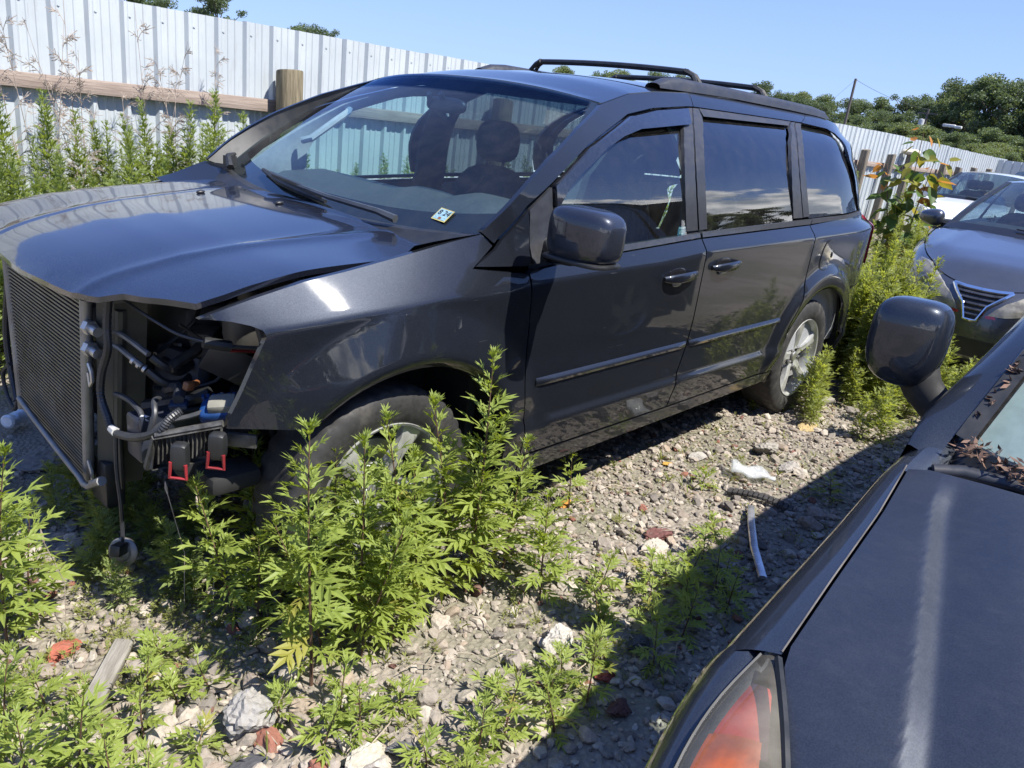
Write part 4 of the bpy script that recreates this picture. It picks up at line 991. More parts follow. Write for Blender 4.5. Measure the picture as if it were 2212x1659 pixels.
mb = MB(); mb.tube([fws(.08, .0)+Vector((-.03, 0, .03)), fws(.28, .05)+Vector((0, 0, .03))], [.012, .008], 6); mb.build('wiper', BLACK, sed)
# ---- white sedan further back
whi, B2, zb2, fws2, dz2 = make_car('white_car', 'white car with dark windscreen seen over the grey sedan, far right', 'car', None, WHT, 12.75, .93, 4.6, 1.82, .74, .97, 1.02, 1.35,
    dict(x0=14.35, x1=15.25, x2=16.7, x3=17.3, wb=.78, wr=.62, zt=1.45, glass=CARGLASS, wf=13.95, wrx=16.4))
for s in (-1, 1):
    bpatch('headlamp', B2, [(s*.40, .97), (s*.32, .80), (s*.16, .72), (s*.10, .84), (s*.2, .97)], .008, SMOKE, whi)
    V, F = rbox((.14, .21, .14), 2.6, 5); mb = MB(); mb.add([(v[0]+14.75, v[1]+.93+s*.97, v[2]+1.02) for v in V], F); mb.build('wing_mirror', WHT, whi)
bpatch('grille', B2, [(-.09, .62), (.09, .62), (.10, .86), (-.10, .86)], .006, BLACK, whi)
mb = MB(); mb.tube([fws2(.2, -.01)+Vector((-.03, 0, .04)), fws2(.6, .05)+Vector((0, 0, .03))], [.015, .01], 6); mb.build('wiper', BLACK, whi)
# ---- bluish wagon behind it
wag, B3, zb3, fws3, dz3 = make_car('blue_wagon', 'bluish silver wagon roof showing just above the white car', 'car', None, BLU, 17.9, .9, 4.6, 1.85, .8, 1.05, 1.15, 1.2,
    dict(x0=19.2, x1=20.1, x2=22.0, x3=22.4, wb=.80, wr=.66, zt=1.60, glass=CARGLASS, wf=18.8, wrx=21.6), detail=False)
# ================================================================== near minivan at the right
NEARP = paint('near_van_paint', (.030, .036, .047), .6, .50, dust=.05, coat_r=.05)
NEARB = paint('near_bonnet_paint', (.031, .037, .049), .75, .48, dust=.09, coat_r=.40)
nv = tag(empty('near_minivan'), 'faded dark grey van in the foreground, its bonnet, headlamp and door mirror in view', 'minivan')
NY = -3.18
SEX = [-1.05, -.8, -.6, -.39, -.175, .06, .27, .45, .6]; SEY = [-2.62, -2.52, -2.43, -2.31, -2.295, -2.28, -2.258, -2.262, -2.265]; SEZ = [.62, .70, .775, .820, .860, .900, .940, .965, .985]
sy_ = lambda x: float(np.interp(x, SEX, SEY)); sz_ = lambda x: float(np.interp(x, SEX, SEZ))
def oy(x): return -2.195-.26*max(0., (-.30-x)/.8)**2.2
def fprof(x, s):
    zs = sz_(x); ys = sy_(x); o = oy(x)
    return [(ys, zs), (ys+(o-ys)*.30, zs-.012), (ys+(o-ys)*.62, zs-.034), (ys+(o-ys)*.86, zs-.072), (o-.004, zs-.115), (o, zs-.17), (o+.0, zs-.26), (o-.012, .50), (o-.018, .42), (o-.03, .30), (o-.06, .20)]
def mirr(y, s): return y if s > 0 else 2*NY-y
for s in (1, -1):
    P_ = []
    for x in np.linspace(-.385, .62, 36):
        pr = fprof(x, s); q = np.array(pr); t = np.linspace(0, len(pr)-1, 46)
        yy = np.interp(t, range(len(pr)), q[:, 0]); zz = np.interp(t, range(len(pr)), q[:, 1])
        ya = np.convolve(np.pad(yy, 2, 'edge'), np.ones(5)/5, 'valid'); za = np.convolve(np.pad(zz, 2, 'edge'), np.ones(5)/5, 'valid'); ya[0] = yy[0]; za[0] = zz[0]
        row = [(x, mirr(a, s), b) for a, b in zip(ya, za)]
        # wheel opening
        P_.append(row)
    V = [p for r in P_ for p in r]; k = len(P_[0]); F = []
    for i in range(len(P_)-1):
        for j in range(k-1):
            c_ = [i*k+j, (i+1)*k+j, (i+1)*k+j+1, i*k+j+1]; m_ = np.mean([V[q] for q in c_], axis=0)
            if math.hypot(m_[0]-.02, m_[2]-.34) < .37: continue
            F.append(c_ if s > 0 else c_[::-1])
    fb = link('fender', mesh('fender', V, F, NEARP), nv)
    # bumper corner in front of / below the lamp
    P_ = []
    for x in np.linspace(-1.12, -.365, 26):
        o = oy(x); zt = np.interp(x, [-1.12, -.95, -.80, -.62, -.50, -.385], [.56, .60, .65, .715, .762, .800]); yi = np.interp(x, [-1.12, -.95, -.80, -.62, -.50, -.385], [-2.62, -2.42, -2.33, -2.283, -2.268, -2.262])
        P_.append([(x, mirr(yi-.03, s), zt-.012), (x, mirr(yi, s), zt), (x, mirr(yi+(o-yi)*.5, s), zt-.02), (x, mirr(o-.008, s), zt-.06), (x, mirr(o, s), zt-.12), (x, mirr(o-.003, s), .45), (x, mirr(o-.02, s), .34), (x, mirr(o-.05, s), .20)])
    link('bumper_corner', grid_mesh('bumper_corner', P_, NEARP), nv)
    # headlamp: bowl, reflector pieces, lens
    OX = [(-.375, -2.282, .806), (-.50, -2.272, .765), (-.62, -2.285, .718), (-.80, -2.335, .652), (-.95, -2.425, .602), (-1.08, -2.55, .565)]
    IX = [(-.395, -2.312, .818), (-.50, -2.372, .808), (-.60, -2.428, .782), (-.75, -2.515, .735), (-.90, -2.60, .68), (-1.05, -2.72, .61)]
    def spl(A_, t):
        f = t*(len(A_)-1); i = min(int(f), len(A_)-2); q = f-i; p0, p1, p2, p3 = (Vector(A_[max(0, min(len(A_)-1, j))]) for j in (i-1, i, i+1, i+2))
        return .5*((2*p1)+(p2-p0)*q+(2*p0-5*p1+4*p2-p3)*q*q+(3*p1-p0-3*p2+p3)*q**3)
    def lamp(d, bul=.03):
        P_ = []
        for t in np.linspace(0, 1, 25):
            a = spl(OX, t); b = spl(IX, t)
            P_.append([(lambda q: (q.x, mirr(q.y, s), q.z+bul*math.sin(math.pi*w_)*min(1, t*3)-d))(a.lerp(b, w_)) for w_ in np.linspace(0, 1, 13)])
        return P_
    hl = empty('headlamp', parent=nv)
    link('lamp_bowl', grid_mesh('lamp_bowl', lamp(.055, -.02), simple('near_lamp_bowl', (.46, .44, .39), .35, .2, var=.3, scale=9) if s > 0 else bpy.data.materials['near_lamp_bowl']), hl)
    if s > 0:
        LP = lamp(.02, .015)
        pick = lambda i0, i1, j0, j1, dz_=0.: [[(p[0], p[1], p[2]+dz_) for p in r[j0:j1]] for r in LP[i0:i1]]
        AMB = simple('amber_reflector', (.62, .13, .025), .22, var=.5, scale=11, coat=1.)
        AMD = simple('amber_reflector_dark', (.42, .06, .035), .25, var=.4, scale=9, coat=1.)
        link('amber_reflector', grid_mesh('amber_reflector', pick(6, 20, 1, 10), AMB), hl)
        link('amber_reflector', grid_mesh('amber_reflector', pick(2, 8, 2, 11, -.004), AMD), hl)
        link('chrome_bezel', grid_mesh('chrome_bezel', pick(8, 14, 9, 12, .003), CHROME), hl)
        mb = MB(); V, F = rbox((.16, .13, .10), 2.2, 7); mb.add([(v[0]-.72, v[1]-2.42, v[2]+.685) for v in V], F); mb.build('reflector_bowl', CHROME, hl)
    t = NT('hazed_lens'); tr = t.n('ShaderNodeBsdfTransparent'); tr.inputs[0].default_value = (.86, .83, .76, 1); df = t.n('ShaderNodeBsdfPrincipled'); t.put(df.inputs['Base Color'], (.48, .44, .345)); df.inputs['Roughness'].default_value = .25
    mx = t.n('ShaderNodeMixShader'); t.l(t.ramp(t.noise(6, 5), .3, .75, .06, .34), mx.inputs[0]); t.l(tr.outputs[0], mx.inputs[1]); t.l(df.outputs[0], mx.inputs[2]); t.l(mx.outputs[0], t.out.inputs[0])
    link('lamp_lens', grid_mesh('lamp_lens', lamp(0., .03), t.m), hl)
    mb = MB(); mb.tube([(p.x, mirr(p.y, s), p.z+.001) for p in (spl(OX, t) for t in np.linspace(0, 1, 25))], .0028, 5); mb.tube([(p.x, mirr(p.y+.002, s), p.z+.001) for p in (spl(IX, t) for t in np.linspace(0, 1, 25))], .006, 5); mb.build('lamp_seal', BLACK, hl)
mb = MB(); mb.tube([(x, sy_(x)+.0015, sz_(x)+.0005) for x in np.linspace(-.38, .26, 24)], .0014, 5); mb.build('worn_edge', simple('worn_edge_paint', (.11, .10, .09), .5), nv)
# bonnet
def nhz(x, y):
    e = abs(y-NY); ye = abs(sy_(x)-NY); t = min(1., e/ye); z = sz_(x)
    z += .075*(1-t**2.6)
    yc_ = abs(np.interp(x, [-1.0, -.54, .13, .27], [-2.66, -2.523, -2.345, -2.325])-NY)   # crease line
    d = e-yc_                                                # >0 outside
    amp = sstep(.27, .12, x)*sstep(-1.15, -.8, x)
    # pressed crease: the outer flank drops over a narrow rounded edge, then climbs back gently and ends in a line
    q = -d
    if q > 0: z -= amp*.0175*(sstep(-.006, .036, q) if q < .036 else max(0., 1-((q-.036)/.105)**1.0))
    return z
edge = [(x, sy_(x)) for x in np.linspace(-1.02, .25, 30)]
rear = [(.262, -2.30), (.25, -2.40), (.225, -2.55), (.19, -2.75), (.17, -2.95), (.165, NY)]
front = [(-1.10, -2.72), (-1.16, -2.9), (-1.18, NY)]
half = front[::-1]+edge+rear; NP = half+[(x, 2*NY-y) for x, y in half[::-1][1:-1]]
pts = []
for x in np.arange(-1.15, .26, .03):
    cr_ = np.interp(x, [-1.0, -.54, .13, .27], [-2.66, -2.523, -2.345, -2.325])
    for d in [-.17, -.156, -.151, -.146, -.12, -.09, -.065, -.048, -.038, -.032, -.026, -.020, -.014, -.008, -.003, 0, .004, .012, .03, .06, .1]+list(np.arange(-.24, -.7, -.06)):
        pts += [(x, cr_+d), (x, 2*NY-cr_-d)]
panel('bonnet', NP, lambda x, y: (x, y, nhz(x, y)), np.array(pts), NEARB, nv, outward=(0, 0, 1), gap=.005, rim=.02)
panel('engine_cover', inset(NP, -.01), lambda x, y: (x, y, nhz(x, y)-.028), np.array(pts)[::9], BLACK, nv, outward=(0, 0, 1), gap=0, rim=0)
# screen, trough, pillars
def nws(u, v):
    s = 2*u-1; a = abs(s)
    return Vector((.245+.175*a**2.3+(.88-.02*a)*v-.03*math.sin(math.pi*v), NY+s*(.885-.15*v), .965+.015*a**2+.62*v-.04*a*a*v+.03*math.sin(math.pi*v)))
link('windscreen', grid_mesh('windscreen', [[nws(u, v) for v in np.linspace(0, 1, 21)] for u in np.linspace(0, 1, 33)], glass('near_screen', (.72, .84, .82), 1.5, .05)), nv)
mb = MB(); U = np.linspace(0, 1, 33)
A = [(float(np.interp(abs(2*u-1), [0, .6, 1], [.165, .215, .255])), NY+(2*u-1)*.90, .925-.02*abs(2*u-1)**2) for u in U]; Bq = [tuple(nws(u, .02)+Vector((-.01, 0, -.01))) for u in U]; n = len(A)
Mid = [((a[0]+b[0])/2, a[1], min(a[2], b[2])-.03) for a, b in zip(A, Bq)]
mb.add(A+Mid+Bq, [(r*n+i, r*n+i+1, (r+1)*n+i+1, (r+1)*n+i) for r in (0, 1) for i in range(n-1)]); mb.build('wiper_trough', BLACK, nv)
for s in (1, -1):
    u = 1 if s > 0 else 0
    P_ = []
    for v in np.linspace(-.09, 1, 23):
        g = nws(u, v); xo, yo, zo = .45+.95*v, (-2.218-.17*v-.02*max(0, -v)/.09), 1.0+.475*v+.10*v*v-.012*max(0, -v)/.09
        if s < 0: yo = 2*NY-yo
        o = Vector((xo, yo, zo)); P_.append([g+Vector((-.012, -.002*s, .006)), g.lerp(o, .35)+Vector((0, .004*s, .016)), g.lerp(o, .75)+Vector((0, .008*s, .010)), o, o+Vector((.01, .012*s, -.06)), o+Vector((0, .016*s, -.15))])
    link('pillar', grid_mesh('pillar', P_, NEARP), nv)
    cp = []
    for x in np.linspace(.235, .56, 12):
        w_ = (x-.235)/.325; a = Vector((x, mirr(sy_(x), s), sz_(x)+.001)); b = Vector((.262+.20*w_, mirr(-2.318+.012*w_, s), .915+.07*w_)); cp.append([a, a.lerp(b, .4)+Vector((0, 0, .004)), b, b+Vector((.02, 0, -.05))])
    link('cowl_corner', grid_mesh('cowl_corner', cp, NEARP), nv)
    mb = MB(); n = 21; A = [nws(u, v)+Vector((-.014, -.004*s, .010)) for v in np.linspace(0, 1, n)]; Bq = [nws(u-(.022 if s > 0 else -.022), v)+Vector((-.004, 0, .005)) for v in np.linspace(0, 1, n)]
    mb.add(A+Bq, [(i, i+1, n+i+1, n+i) for i in range(n-1)]); mb.build('screen_seal', BLACK, nv)
    # side: door, window, roof side (mostly mirrored in the other van)
    def sp(x, z): return (x, mirr(-2.20-.0*x-(.0 if z < .95 else .42*(z-.95)), s), z)
    pp = np.array([(x, z) for x in np.arange(.5, 3.9, .15) for z in np.arange(.3, 1.75, .08)])
    ow = (0, s, 0)
    panel('front_door', [(.63, .24), (1.70, .24), (1.72, 1.04), (.64, .985)], sp, pp, NEARP, nv, outward=ow)
    panel('sliding_door', [(1.71, .24), (2.75, .26), (2.80, 1.08), (1.73, 1.04)], sp, pp, NEARP, nv, outward=ow)
    panel('quarter_panel', [(2.76, .26), (2.85, .62), (3.3, .74), (3.6, .5), (3.85, .32), (3.9, 1.10), (2.81, 1.08)], sp, pp, NEARP, nv, outward=ow)
    panel('roof_side', [(.95, 1.27), (1.35, 1.50), (2.0, 1.61), (3.3, 1.60), (3.9, 1.10), (3.75, 1.12), (3.3, 1.54), (2.0, 1.55), (1.40, 1.45), (1.0, 1.24)], sp, pp, NEARP, nv, outward=ow)
    panel('door_glass', [(.72, 1.0), (1.02, 1.24), (1.42, 1.45), (1.74, 1.51), (1.74, 1.05)], sp, pp, CARGLASS, nv, outward=ow, rim=0)
    panel('side_glass', [(1.78, 1.05), (1.78, 1.52), (3.28, 1.53), (3.7, 1.12)], sp, pp, TINTGLASS, nv, outward=ow, rim=0)
    for wx in (.02, 3.05):
        simple_wheel(nv, (wx, mirr(-2.31, s), .335), s, .335)
    arr = MB(); arr.box((2.0, mirr(-2.30, s), .5), (2.4, .02, .5)); arr.build('inner_side', DARK, nv)
P_ = [[(x, NY+y, 1.565+.06*sstep(1.1, 2.0, x)+.06*(1-(y/.72)**2)-.10*sstep(3.2, 3.95, x)) for x in np.linspace(1.10, 3.9, 15)] for y in np.linspace(-.72, .72, 13)]
link('roof', grid_mesh('roof', P_, NEARP), nv)
P_ = [[(3.85+.15*math.sin(math.pi*z/2), NY+y, z) for z in np.linspace(.25, 1.62, 8)] for y in np.linspace(-.9, .9, 9)]
link('tailgate', grid_mesh('tailgate', P_, NEARP), nv)
P_ = [[(-1.16-.03*(1-(y/.75)**2)+.45*(abs(y)/.95)**3*.5, NY+y, z) for z in np.linspace(.22, .63, 6)] for y in np.linspace(-.62, .62, 15)]
link('front_bumper', grid_mesh('front_bumper', P_, NEARP), nv)
mb = MB(); mb.box((1.5, NY, .25), (4.6, 1.7, .05)); mb.build('floor_pan', DARK, nv)
mb = MB(); V, F = rbox((.70, 1.62, .14), 5, 5); mb.add([(v[0]+.85, v[1]+NY, v[2]+.98) for v in V], F); mb.build('dashboard', DASH, nv)
# light grey pillar trim behind the near corner of the screen
P_ = [[nws(.995-.09*w_, v)+Vector((.05+.05*w_, -.02, -.04)) for w_ in np.linspace(0, 1, 5)] for v in np.linspace(.02, 1, 9)]
link('pillar_trim', grid_mesh('pillar_trim', P_, GREYTRIM), nv)
for sy in (-.4, .4):
    V, F = rbox((.18, .48, .62), 3.4, 6); mb = MB(); mb.add([(v[0]+1.75+.28*v[2], v[1]+NY+sy, v[2]+.95) for v in V], F); V, F = rbox((.12, .26, .2), 3, 5); mb.add([(v[0]+1.9, v[1]+NY+sy, v[2]+1.38) for v in V], F); mb.build('seat', SEAT, nv)
# hinge cover and wiper in the trough
mb = MB(); mb.tube([(.29, -2.30, .935), (.32, -2.35, .942), (.34, -2.44, .945), (.33, -2.54, .945)], [.014, .017, .014, .010], 10); mb.build('hinge_cover', MATTE, nv)
mb = MB(); mb.tube([tuple(nws(.80, .02)+Vector((-.02, 0, .02))), tuple(nws(.70, .05)+Vector((0, 0, .03))), tuple(nws(.55, .07)+Vector((0, 0, .03)))], [.014, .010, .008], 6); mb.build('wiper', BLACK, nv)
# mirror
nm = empty('door_mirror', parent=nv)
V, F = rbox((.15, .162, .212), 3.8, 10)
mb = MB(); P_ = []
for v in V:
    x, y, z = v
    k = 1-.22*max(0, -z/.1)**1.5*.6; y2 = y*k; x2 = x*(1-.25*(y > 0)*(y/.1)**2) if x < 0 else x*.6
    P_.append((x2+.60-.25*y2, y2-2.108, z*(1-.18*max(0, y/.1)*(z < 0))+1.118))
mb.add(P_, F); mb.build('mirror_shell', paint('near_mirror_paint', (.020, .024, .033), .5, .36, dust=.07), nm)
mb = MB(); mb.tube([(.62, -2.14, 1.05), (.61, -2.165, 1.015), (.61, -2.20, .985), (.61, -2.25, .955), (.61, -2.28, .93)], [.05, .045, .042, .05, .06], 12); mb.build('mirror_arm', DARK, nm)
mb = MB(); V, F = rbox((.008, .13, .17), 4, 4); mb.add([(v[0]+.645-.25*v[1], v[1]-2.108, v[2]+1.122) for v in V], F); mb.build('mirror_glass', CHROME, nm)
# ================================================================== engine bay of the minivan
NTp, NBp, FTp, FBp = Vector((-.61, -.285, .885)), Vector((-.60, -.188, .27)), Vector((-.60, .42, .885)), Vector((-.60, .40, .30))
def bil(u, v, dx=0., o=0.):
    """u 0 near .. 1 far, v 0 bottom .. 1 top"""
    p = NBp.lerp(FBp, u).lerp(NTp.lerp(FTp, u), v); return Vector((p.x+dx, p.y+o, p.z))
cond = empty('condenser', parent=van)
FIN = NT('condenser_fins'); P = FIN.pos('Object')
FIN.pbr(FIN.mix(FIN.ramp(FIN.noise(3, 6), .3, .7), (.040, .037, .028), (.08, .075, .058)), .55, .35)
mb = MB(); mb.add([bil(0, 0, .01), bil(1, 0, .01), bil(1, 1, .01), bil(0, 1, .01)], [(0, 1, 2, 3)]); mb.build('condenser_core', simple('core_dark', (.025, .023, .020), .7), cond)
TUBEM = simple('condenser_tube', (.15, .14, .112), .5, .4, var=.2, dirt=(.06, .05, .04), dirtamt=.6)
mb = MB(); NF = 46
for i in range(NF):
    v = (i+.5)/NF
    a, b = bil(0, v, 0), bil(1, v, 0); h = Vector((0, 0, .0032))
    mb.add([a-h, b-h, b+h, a+h, a-h+Vector((-.012, 0, 0)), b-h+Vector((-.012, 0, 0)), b+h+Vector((-.012, 0, 0)), a+h+Vector((-.012, 0, 0))], [(4, 5, 6, 7), (0, 1, 5, 4), (3, 7, 6, 2)], smooth=False)
tag(mb.build('condenser_tubes', TUBEM, cond), kind='stuff')
mb = MB()
for i in range(NF-1):
    v = (i+1)/NF
    for k in range(70):
        u = (k+.5)/70; a = bil(u-.004, v-.006, -.006); b = bil(u+.004, v+.006, -.006)
        mb.add([a, bil(u+.004, v-.006, .0), b, bil(u-.004, v+.006, 0)], [(0, 1, 2, 3)], smooth=False)
tag(mb.build('fins', FIN.m, cond, normals=False), kind='stuff')
mb = MB(); mb.tube([bil(-.02, t, -.005) for t in np.linspace(-.01, 1.0, 9)], .017, 10); mb.build('header_tank', ALUM, cond)
mb = MB(); mb.tube([bil(1.02, t, -.005) for t in np.linspace(0, 1, 5)], .017, 8); mb.build('header_tank', ALUM, cond)
mb = MB(); a, b = bil(-.03, 1.0), bil(1.0, 1.0)
mb.add([a+Vector((-.01, 0, 0)), b+Vector((-.01, 0, 0)), b+Vector((.10, 0, .03)), a+Vector((.10, 0, .03)), a+Vector((-.01, 0, -.02)), b+Vector((-.01, 0, -.02))], [(0, 1, 2, 3), (4, 5, 1, 0)], smooth=False); mb.build('radiator_top_bar', BLACK, cond)
# radiator behind it and its end tank
OLIVE = simple('radiator_tank', (.060, .060, .046), .55, var=.15, dirt=(.04, .035, .03), dirtamt=.5)
mb = MB()
for (u, d0, d1) in ((-.05, .015, .13),):
    V = [bil(u, 0, d0), bil(u, 1, d0), bil(u-.07, 1, d0+.03), bil(u-.07, 0, d0+.03), bil(u-.10, 0, d1), bil(u-.10, 1, d1)]
    mb.add(V, [(0, 1, 2, 3), (3, 2, 5, 4)], smooth=False)
mb.tube([bil(-.13, t, .06) for t in np.linspace(.02, .97, 9)], .016, 8); mb.tube([bil(-.10, t, .10) for t in np.linspace(.02, .97, 9)], .022, 8)
mb.build('radiator_end_tank', OLIVE, cond)
mb = MB(); mb.box((-.555, -.20, .27), (.06, .16, .16), bev=.01); mb.box((-.56, -.33, .38), (.012, .05, .18), bev=.003); mb.build('radiator_mount', BLACK, cond)
for z_ in (.80, .735):
    v = (z_-.29)/.585; p = bil(-.045, v, -.004); mb = MB()
    mb.tube([p+Vector((-.004, 0, 0)), p+Vector((0, -.022, 0))], .022, 6); mb.tube([p, p+Vector((.004, -.055, -.004))], .015, 10); mb.build('pipe_fitting', STEEL, cond)
mb = MB(); p = bil(-.045, .68, -.006)
mb.tube([p, p+Vector((0, -.018, -.02)), p+Vector((0, -.020, -.05)), p+Vector((0, -.004, -.07)), p+Vector((0, .006, -.03))], .006, 6); mb.build('hook_bracket', STEEL, cond)
mb = MB(); p = bil(-.03, .10, -.01); mb.tube([p+Vector((0, 0, .03)), p+Vector((0, -.03, -.01)), p+Vector((0, -.035, -.04)), p+Vector((0, -.01, -.055))], .006, 6); mb.build('hook_bracket', STEEL, cond)
# cooler pipe running down in front of the condenser
mb = MB(); mb.tube([(-.645, .30, .385), (-.642, .16, .355), (-.64, .016, .330), (-.64, -.12, .312), (-.64, -.225, .300), (-.642, -.262, .292), (-.642, -.30, .300), (-.64, -.36, .335)], .0095, 10)
mb.tube([(-.64, -.335, .325), (-.64, -.385, .352)], [.012, .012], 10); mb.tube([(-.64, -.385, .352), (-.64, -.405, .363)], .0145, 10); mb.build('cooler_pipe', ALUM, van)
# air-conditioning pipes
def pl(name, pts, r, mat, n=8, par=None):
    # smooth through points
    P_ = [Vector(p) for p in pts]; o = []
    for i in range(len(P_)-1):
        p0, p1, p2, p3 = P_[max(i-1, 0)], P_[i], P_[i+1], P_[min(i+2, len(P_)-1)]
        for k in range(6):
            t = k/6; o.append(.5*((2*p1)+(p2-p0)*t+(2*p0-5*p1+4*p2-p3)*t*t+(3*p1-p0-3*p2+p3)*t**3))
    o.append(P_[-1]); mb = MB(); mb.tube(o, r, n); return mb.build(name, mat, par or van)
pl('coolant_pipe', [(-.60, -.26, .775), (-.57, -.295, .781), (-.56, -.353, .796), (-.55, -.418, .792), (-.53, -.50, .768)], .0085, ALUM)
pl('coolant_pipe', [(-.60, -.25, .735), (-.57, -.302, .748), (-.56, -.359, .754), (-.55, -.413, .742), (-.53, -.454, .718)], .0085, ALUM)
for i in range(3):
    mb = MB(); mb.tube([(-.545+.010*i, -.425-.014*i, .732-.010*i), (-.541+.010*i, -.431-.014*i, .728-.010*i)], .0125, 10); mb.build('hose_crimp', STEEL, van)
mb = MB(); mb.box((-.49, -.435, .680), (.022, .034, .018), Euler((.3, .2, .4)).to_matrix(), .005); mb.build('blue_clip', BLUE, van)
pl('rubber_hose', [(-.52, -.462, .708), (-.48, -.49, .67), (-.42, -.48, .66), (-.34, -.42, .69)], .013, BLACK)
pl('rubber_hose', [(-.525, -.505, .762), (-.49, -.52, .73), (-.43, -.49, .70), (-.34, -.44, .73)], .013, BLACK)
# corrugated wiring loom looping round the corner
LOOM = simple('loom_plastic', (.028, .030, .034), .5, var=.2)
pts = [(-.60, -.428, .93), (-.602, -.408, .838), (-.602, -.404, .765), (-.602, -.35, .679), (-.603, -.335, .604), (-.605, -.381, .553), (-.61, -.434, .528), (-.61, -.544, .551), (-.605, -.640, .588), (-.59, -.70, .625), (-.57, -.715, .66), (-.54, -.72, .68)]
P_ = [Vector(p) for p in pts]; o = []; rr = []
for i in range(len(P_)-1):
    p0, p1, p2, p3 = P_[max(i-1, 0)], P_[i], P_[i+1], P_[min(i+2, len(P_)-1)]
    for k in range(12):
        t = k/12; o.append(.5*((2*p1)+(p2-p0)*t+(2*p0-5*p1+4*p2-p3)*t*t+(3*p1-p0-3*p2+p3)*t**3)); rr.append(.0125 if k % 2 else .0105)
mb = MB(); mb.tube(o, rr, 8); mb.build('wiring_loom', LOOM, van)
pl('wiring_branch', [(-.58, -.383, .619), (-.58, -.45, .63), (-.58, -.503, .632), (-.58, -.554, .621), (-.58, -.561, .585), (-.585, -.55, .553)], .008, LOOM)
pl('wiring_branch', [(-.60, -.66, .60), (-.566, -.665, .628), (-.491, -.68, .64), (-.427, -.69, .66), (-.404, -.68, .69)], .0075, LOOM)
pl('wiring_branch', [(-.60, -.65, .595), (-.585, -.655, .65), (-.57, -.62, .675), (-.54, -.58, .665)], .008, LOOM)
mb = MB(); mb.tube([(-.61, -.425, .531), (-.612, -.46, .533)], .0135, 8); mb.build('tape_wrap', WHITEP, van)
mb = MB(); mb.tube([(-.585, -.575, .615), (-.58, -.60, .620)], .008, 8); mb.build('white_connector', WHITEP, van)
mb = MB(); mb.box((-.59, -.548, .575), (.010, .010, .024), bev=.002); mb.build('white_connector', WHITEP, van)
# control unit: blue carrier with cream lid
ecu = empty('control_unit', parent=van)
V, F = rbox((.12, .085, .05), 5, 5); R_ = Euler((.35, -.15, -.7)).to_matrix(); cE = Vector((-.415, -.70, .645))
mb = MB(); mb.add([R_ @ Vector(v)+cE for v in V], F)
for i in range(9): mb.box(tuple(R_ @ Vector((-.056+.014*i, .042, .0))+cE), (.008, .012, .05), R_)
mb.build('carrier', BLUE, ecu)
V, F = rbox((.075, .06, .036), 7, 4); mb = MB(); mb.add([R_ @ (Vector(v)+Vector((.005, -.005, .026)))+cE for v in V], F); mb.build('lid', CREAM, ecu)
mb = MB(); mb.box((-.503, -.62, .652), (.05, .03, .02), R_, .005); mb.build('blue_connector', simple('blue_dark', (.010, .022, .05), .45), van)
mb = MB(); mb.box((-.474, -.62, .703), (.028, .022, .026), Euler((.1, .2, .3)).to_matrix(), .006); mb.tube([(-.474, -.62, .703), (-.44, -.60, .70)], .010, 8); mb.build('amber_connector', AMBER, van)
# chassis rail, inner structure, battery tray, reservoir, engine lump
CHASS = simple('chassis_paint', (.028, .034, .052), .4, .3, var=.2, dirt=(.07, .06, .05), dirtamt=.5)
mb = MB(); mb.box((-.35, -.545, .545), (.50, .10, .13), bev=.012); mb.box((-.35, -.595, .60), (.50, .012, .05), bev=.003); mb.build('chassis_rail', CHASS, van)
mb = MB(); mb.box((-.18, 0, .50), (.5, .8, .34), bev=.05); mb.box((-.15, -.10, .75), (.42, .5, .20), bev=.05); mb.box((-.12, .35, .72), (.3, .25, .3), bev=.04); mb.build('engine_block', simple('engine_metal', (.06, .06, .06), .6, .3, var=.4, dirt=(.03, .025, .02), dirtamt=.7), van)
mb = MB(); mb.box((.08, -.42, .80), (.25, .34, .22), bev=.02); mb.build('battery_box', BLACK, van)
mb = MB(); V, F = rbox((.14, .10, .16), 3, 5); mb.add([(v[0]-.30, v[1]-.63, v[2]+.86) for v in V], F); mb.tube([(-.30, -.63, .93), (-.30, -.63, .965)], .03, 12); mb.build('reservoir', simple('old_plastic', (.045, .043, .038), .55), van)
mb = MB(); mb.box((-.22, -.70, .905), (.10, .06, .06), Euler((.2, .1, .5)).to_matrix(), .008); mb.box((-.12, -.71, .92), (.08, .05, .04), bev=.008); mb.build('fuse_box', BLACK, van)
mb = MB(); mb.box((-.40, -.40, .58), (.05, .20, .30), Euler((0, .15, .2)).to_matrix(), .01); mb.build('air_duct', simple('duct_grey', (.05, .052, .06), .5), van)
pl('fat_hose', [(-.50, -.40, .57), (-.47, -.48, .60), (-.45, -.55, .63), (-.40, -.60, .66)], .022, BLACK)
pl('cable', [(-.57, -.36, .925), (-.56, -.48, .905), (-.54, -.58, .885), (-.51, -.65, .865), (-.46, -.70, .852)], .0045, LOOM, 6)
mb = MB(); mb.tube([(-.47, -.70, .853), (-.40, -.715, .836)], .016, 8); mb.build('cable_joint', BLACK, van)
pl('cable', [(-.40, -.715, .836), (-.34, -.73, .828), (-.27, -.76, .828)], .0055, LOOM, 6)
pl('red_cable', [(-.40, -.71, .822), (-.35, -.70, .812), (-.30, -.70, .80)], .0045, RED, 6)
pl('rubber_hose', [(-.33, -.74, .90), (-.31, -.75, .80), (-.32, -.74, .70), (-.34, -.73, .64)], .016, LOOM)
pl('fat_hose', [(-.30, -.55, .84), (-.22, -.60, .80), (-.15, -.62, .72)], .03, BLACK)
mb = MB(); mb.box((-.30, -.62, .72), (.25, .02, .10), Euler((.1, .5, -.4)).to_matrix(), .004); mb.build('strut_brace', BLACK, van)
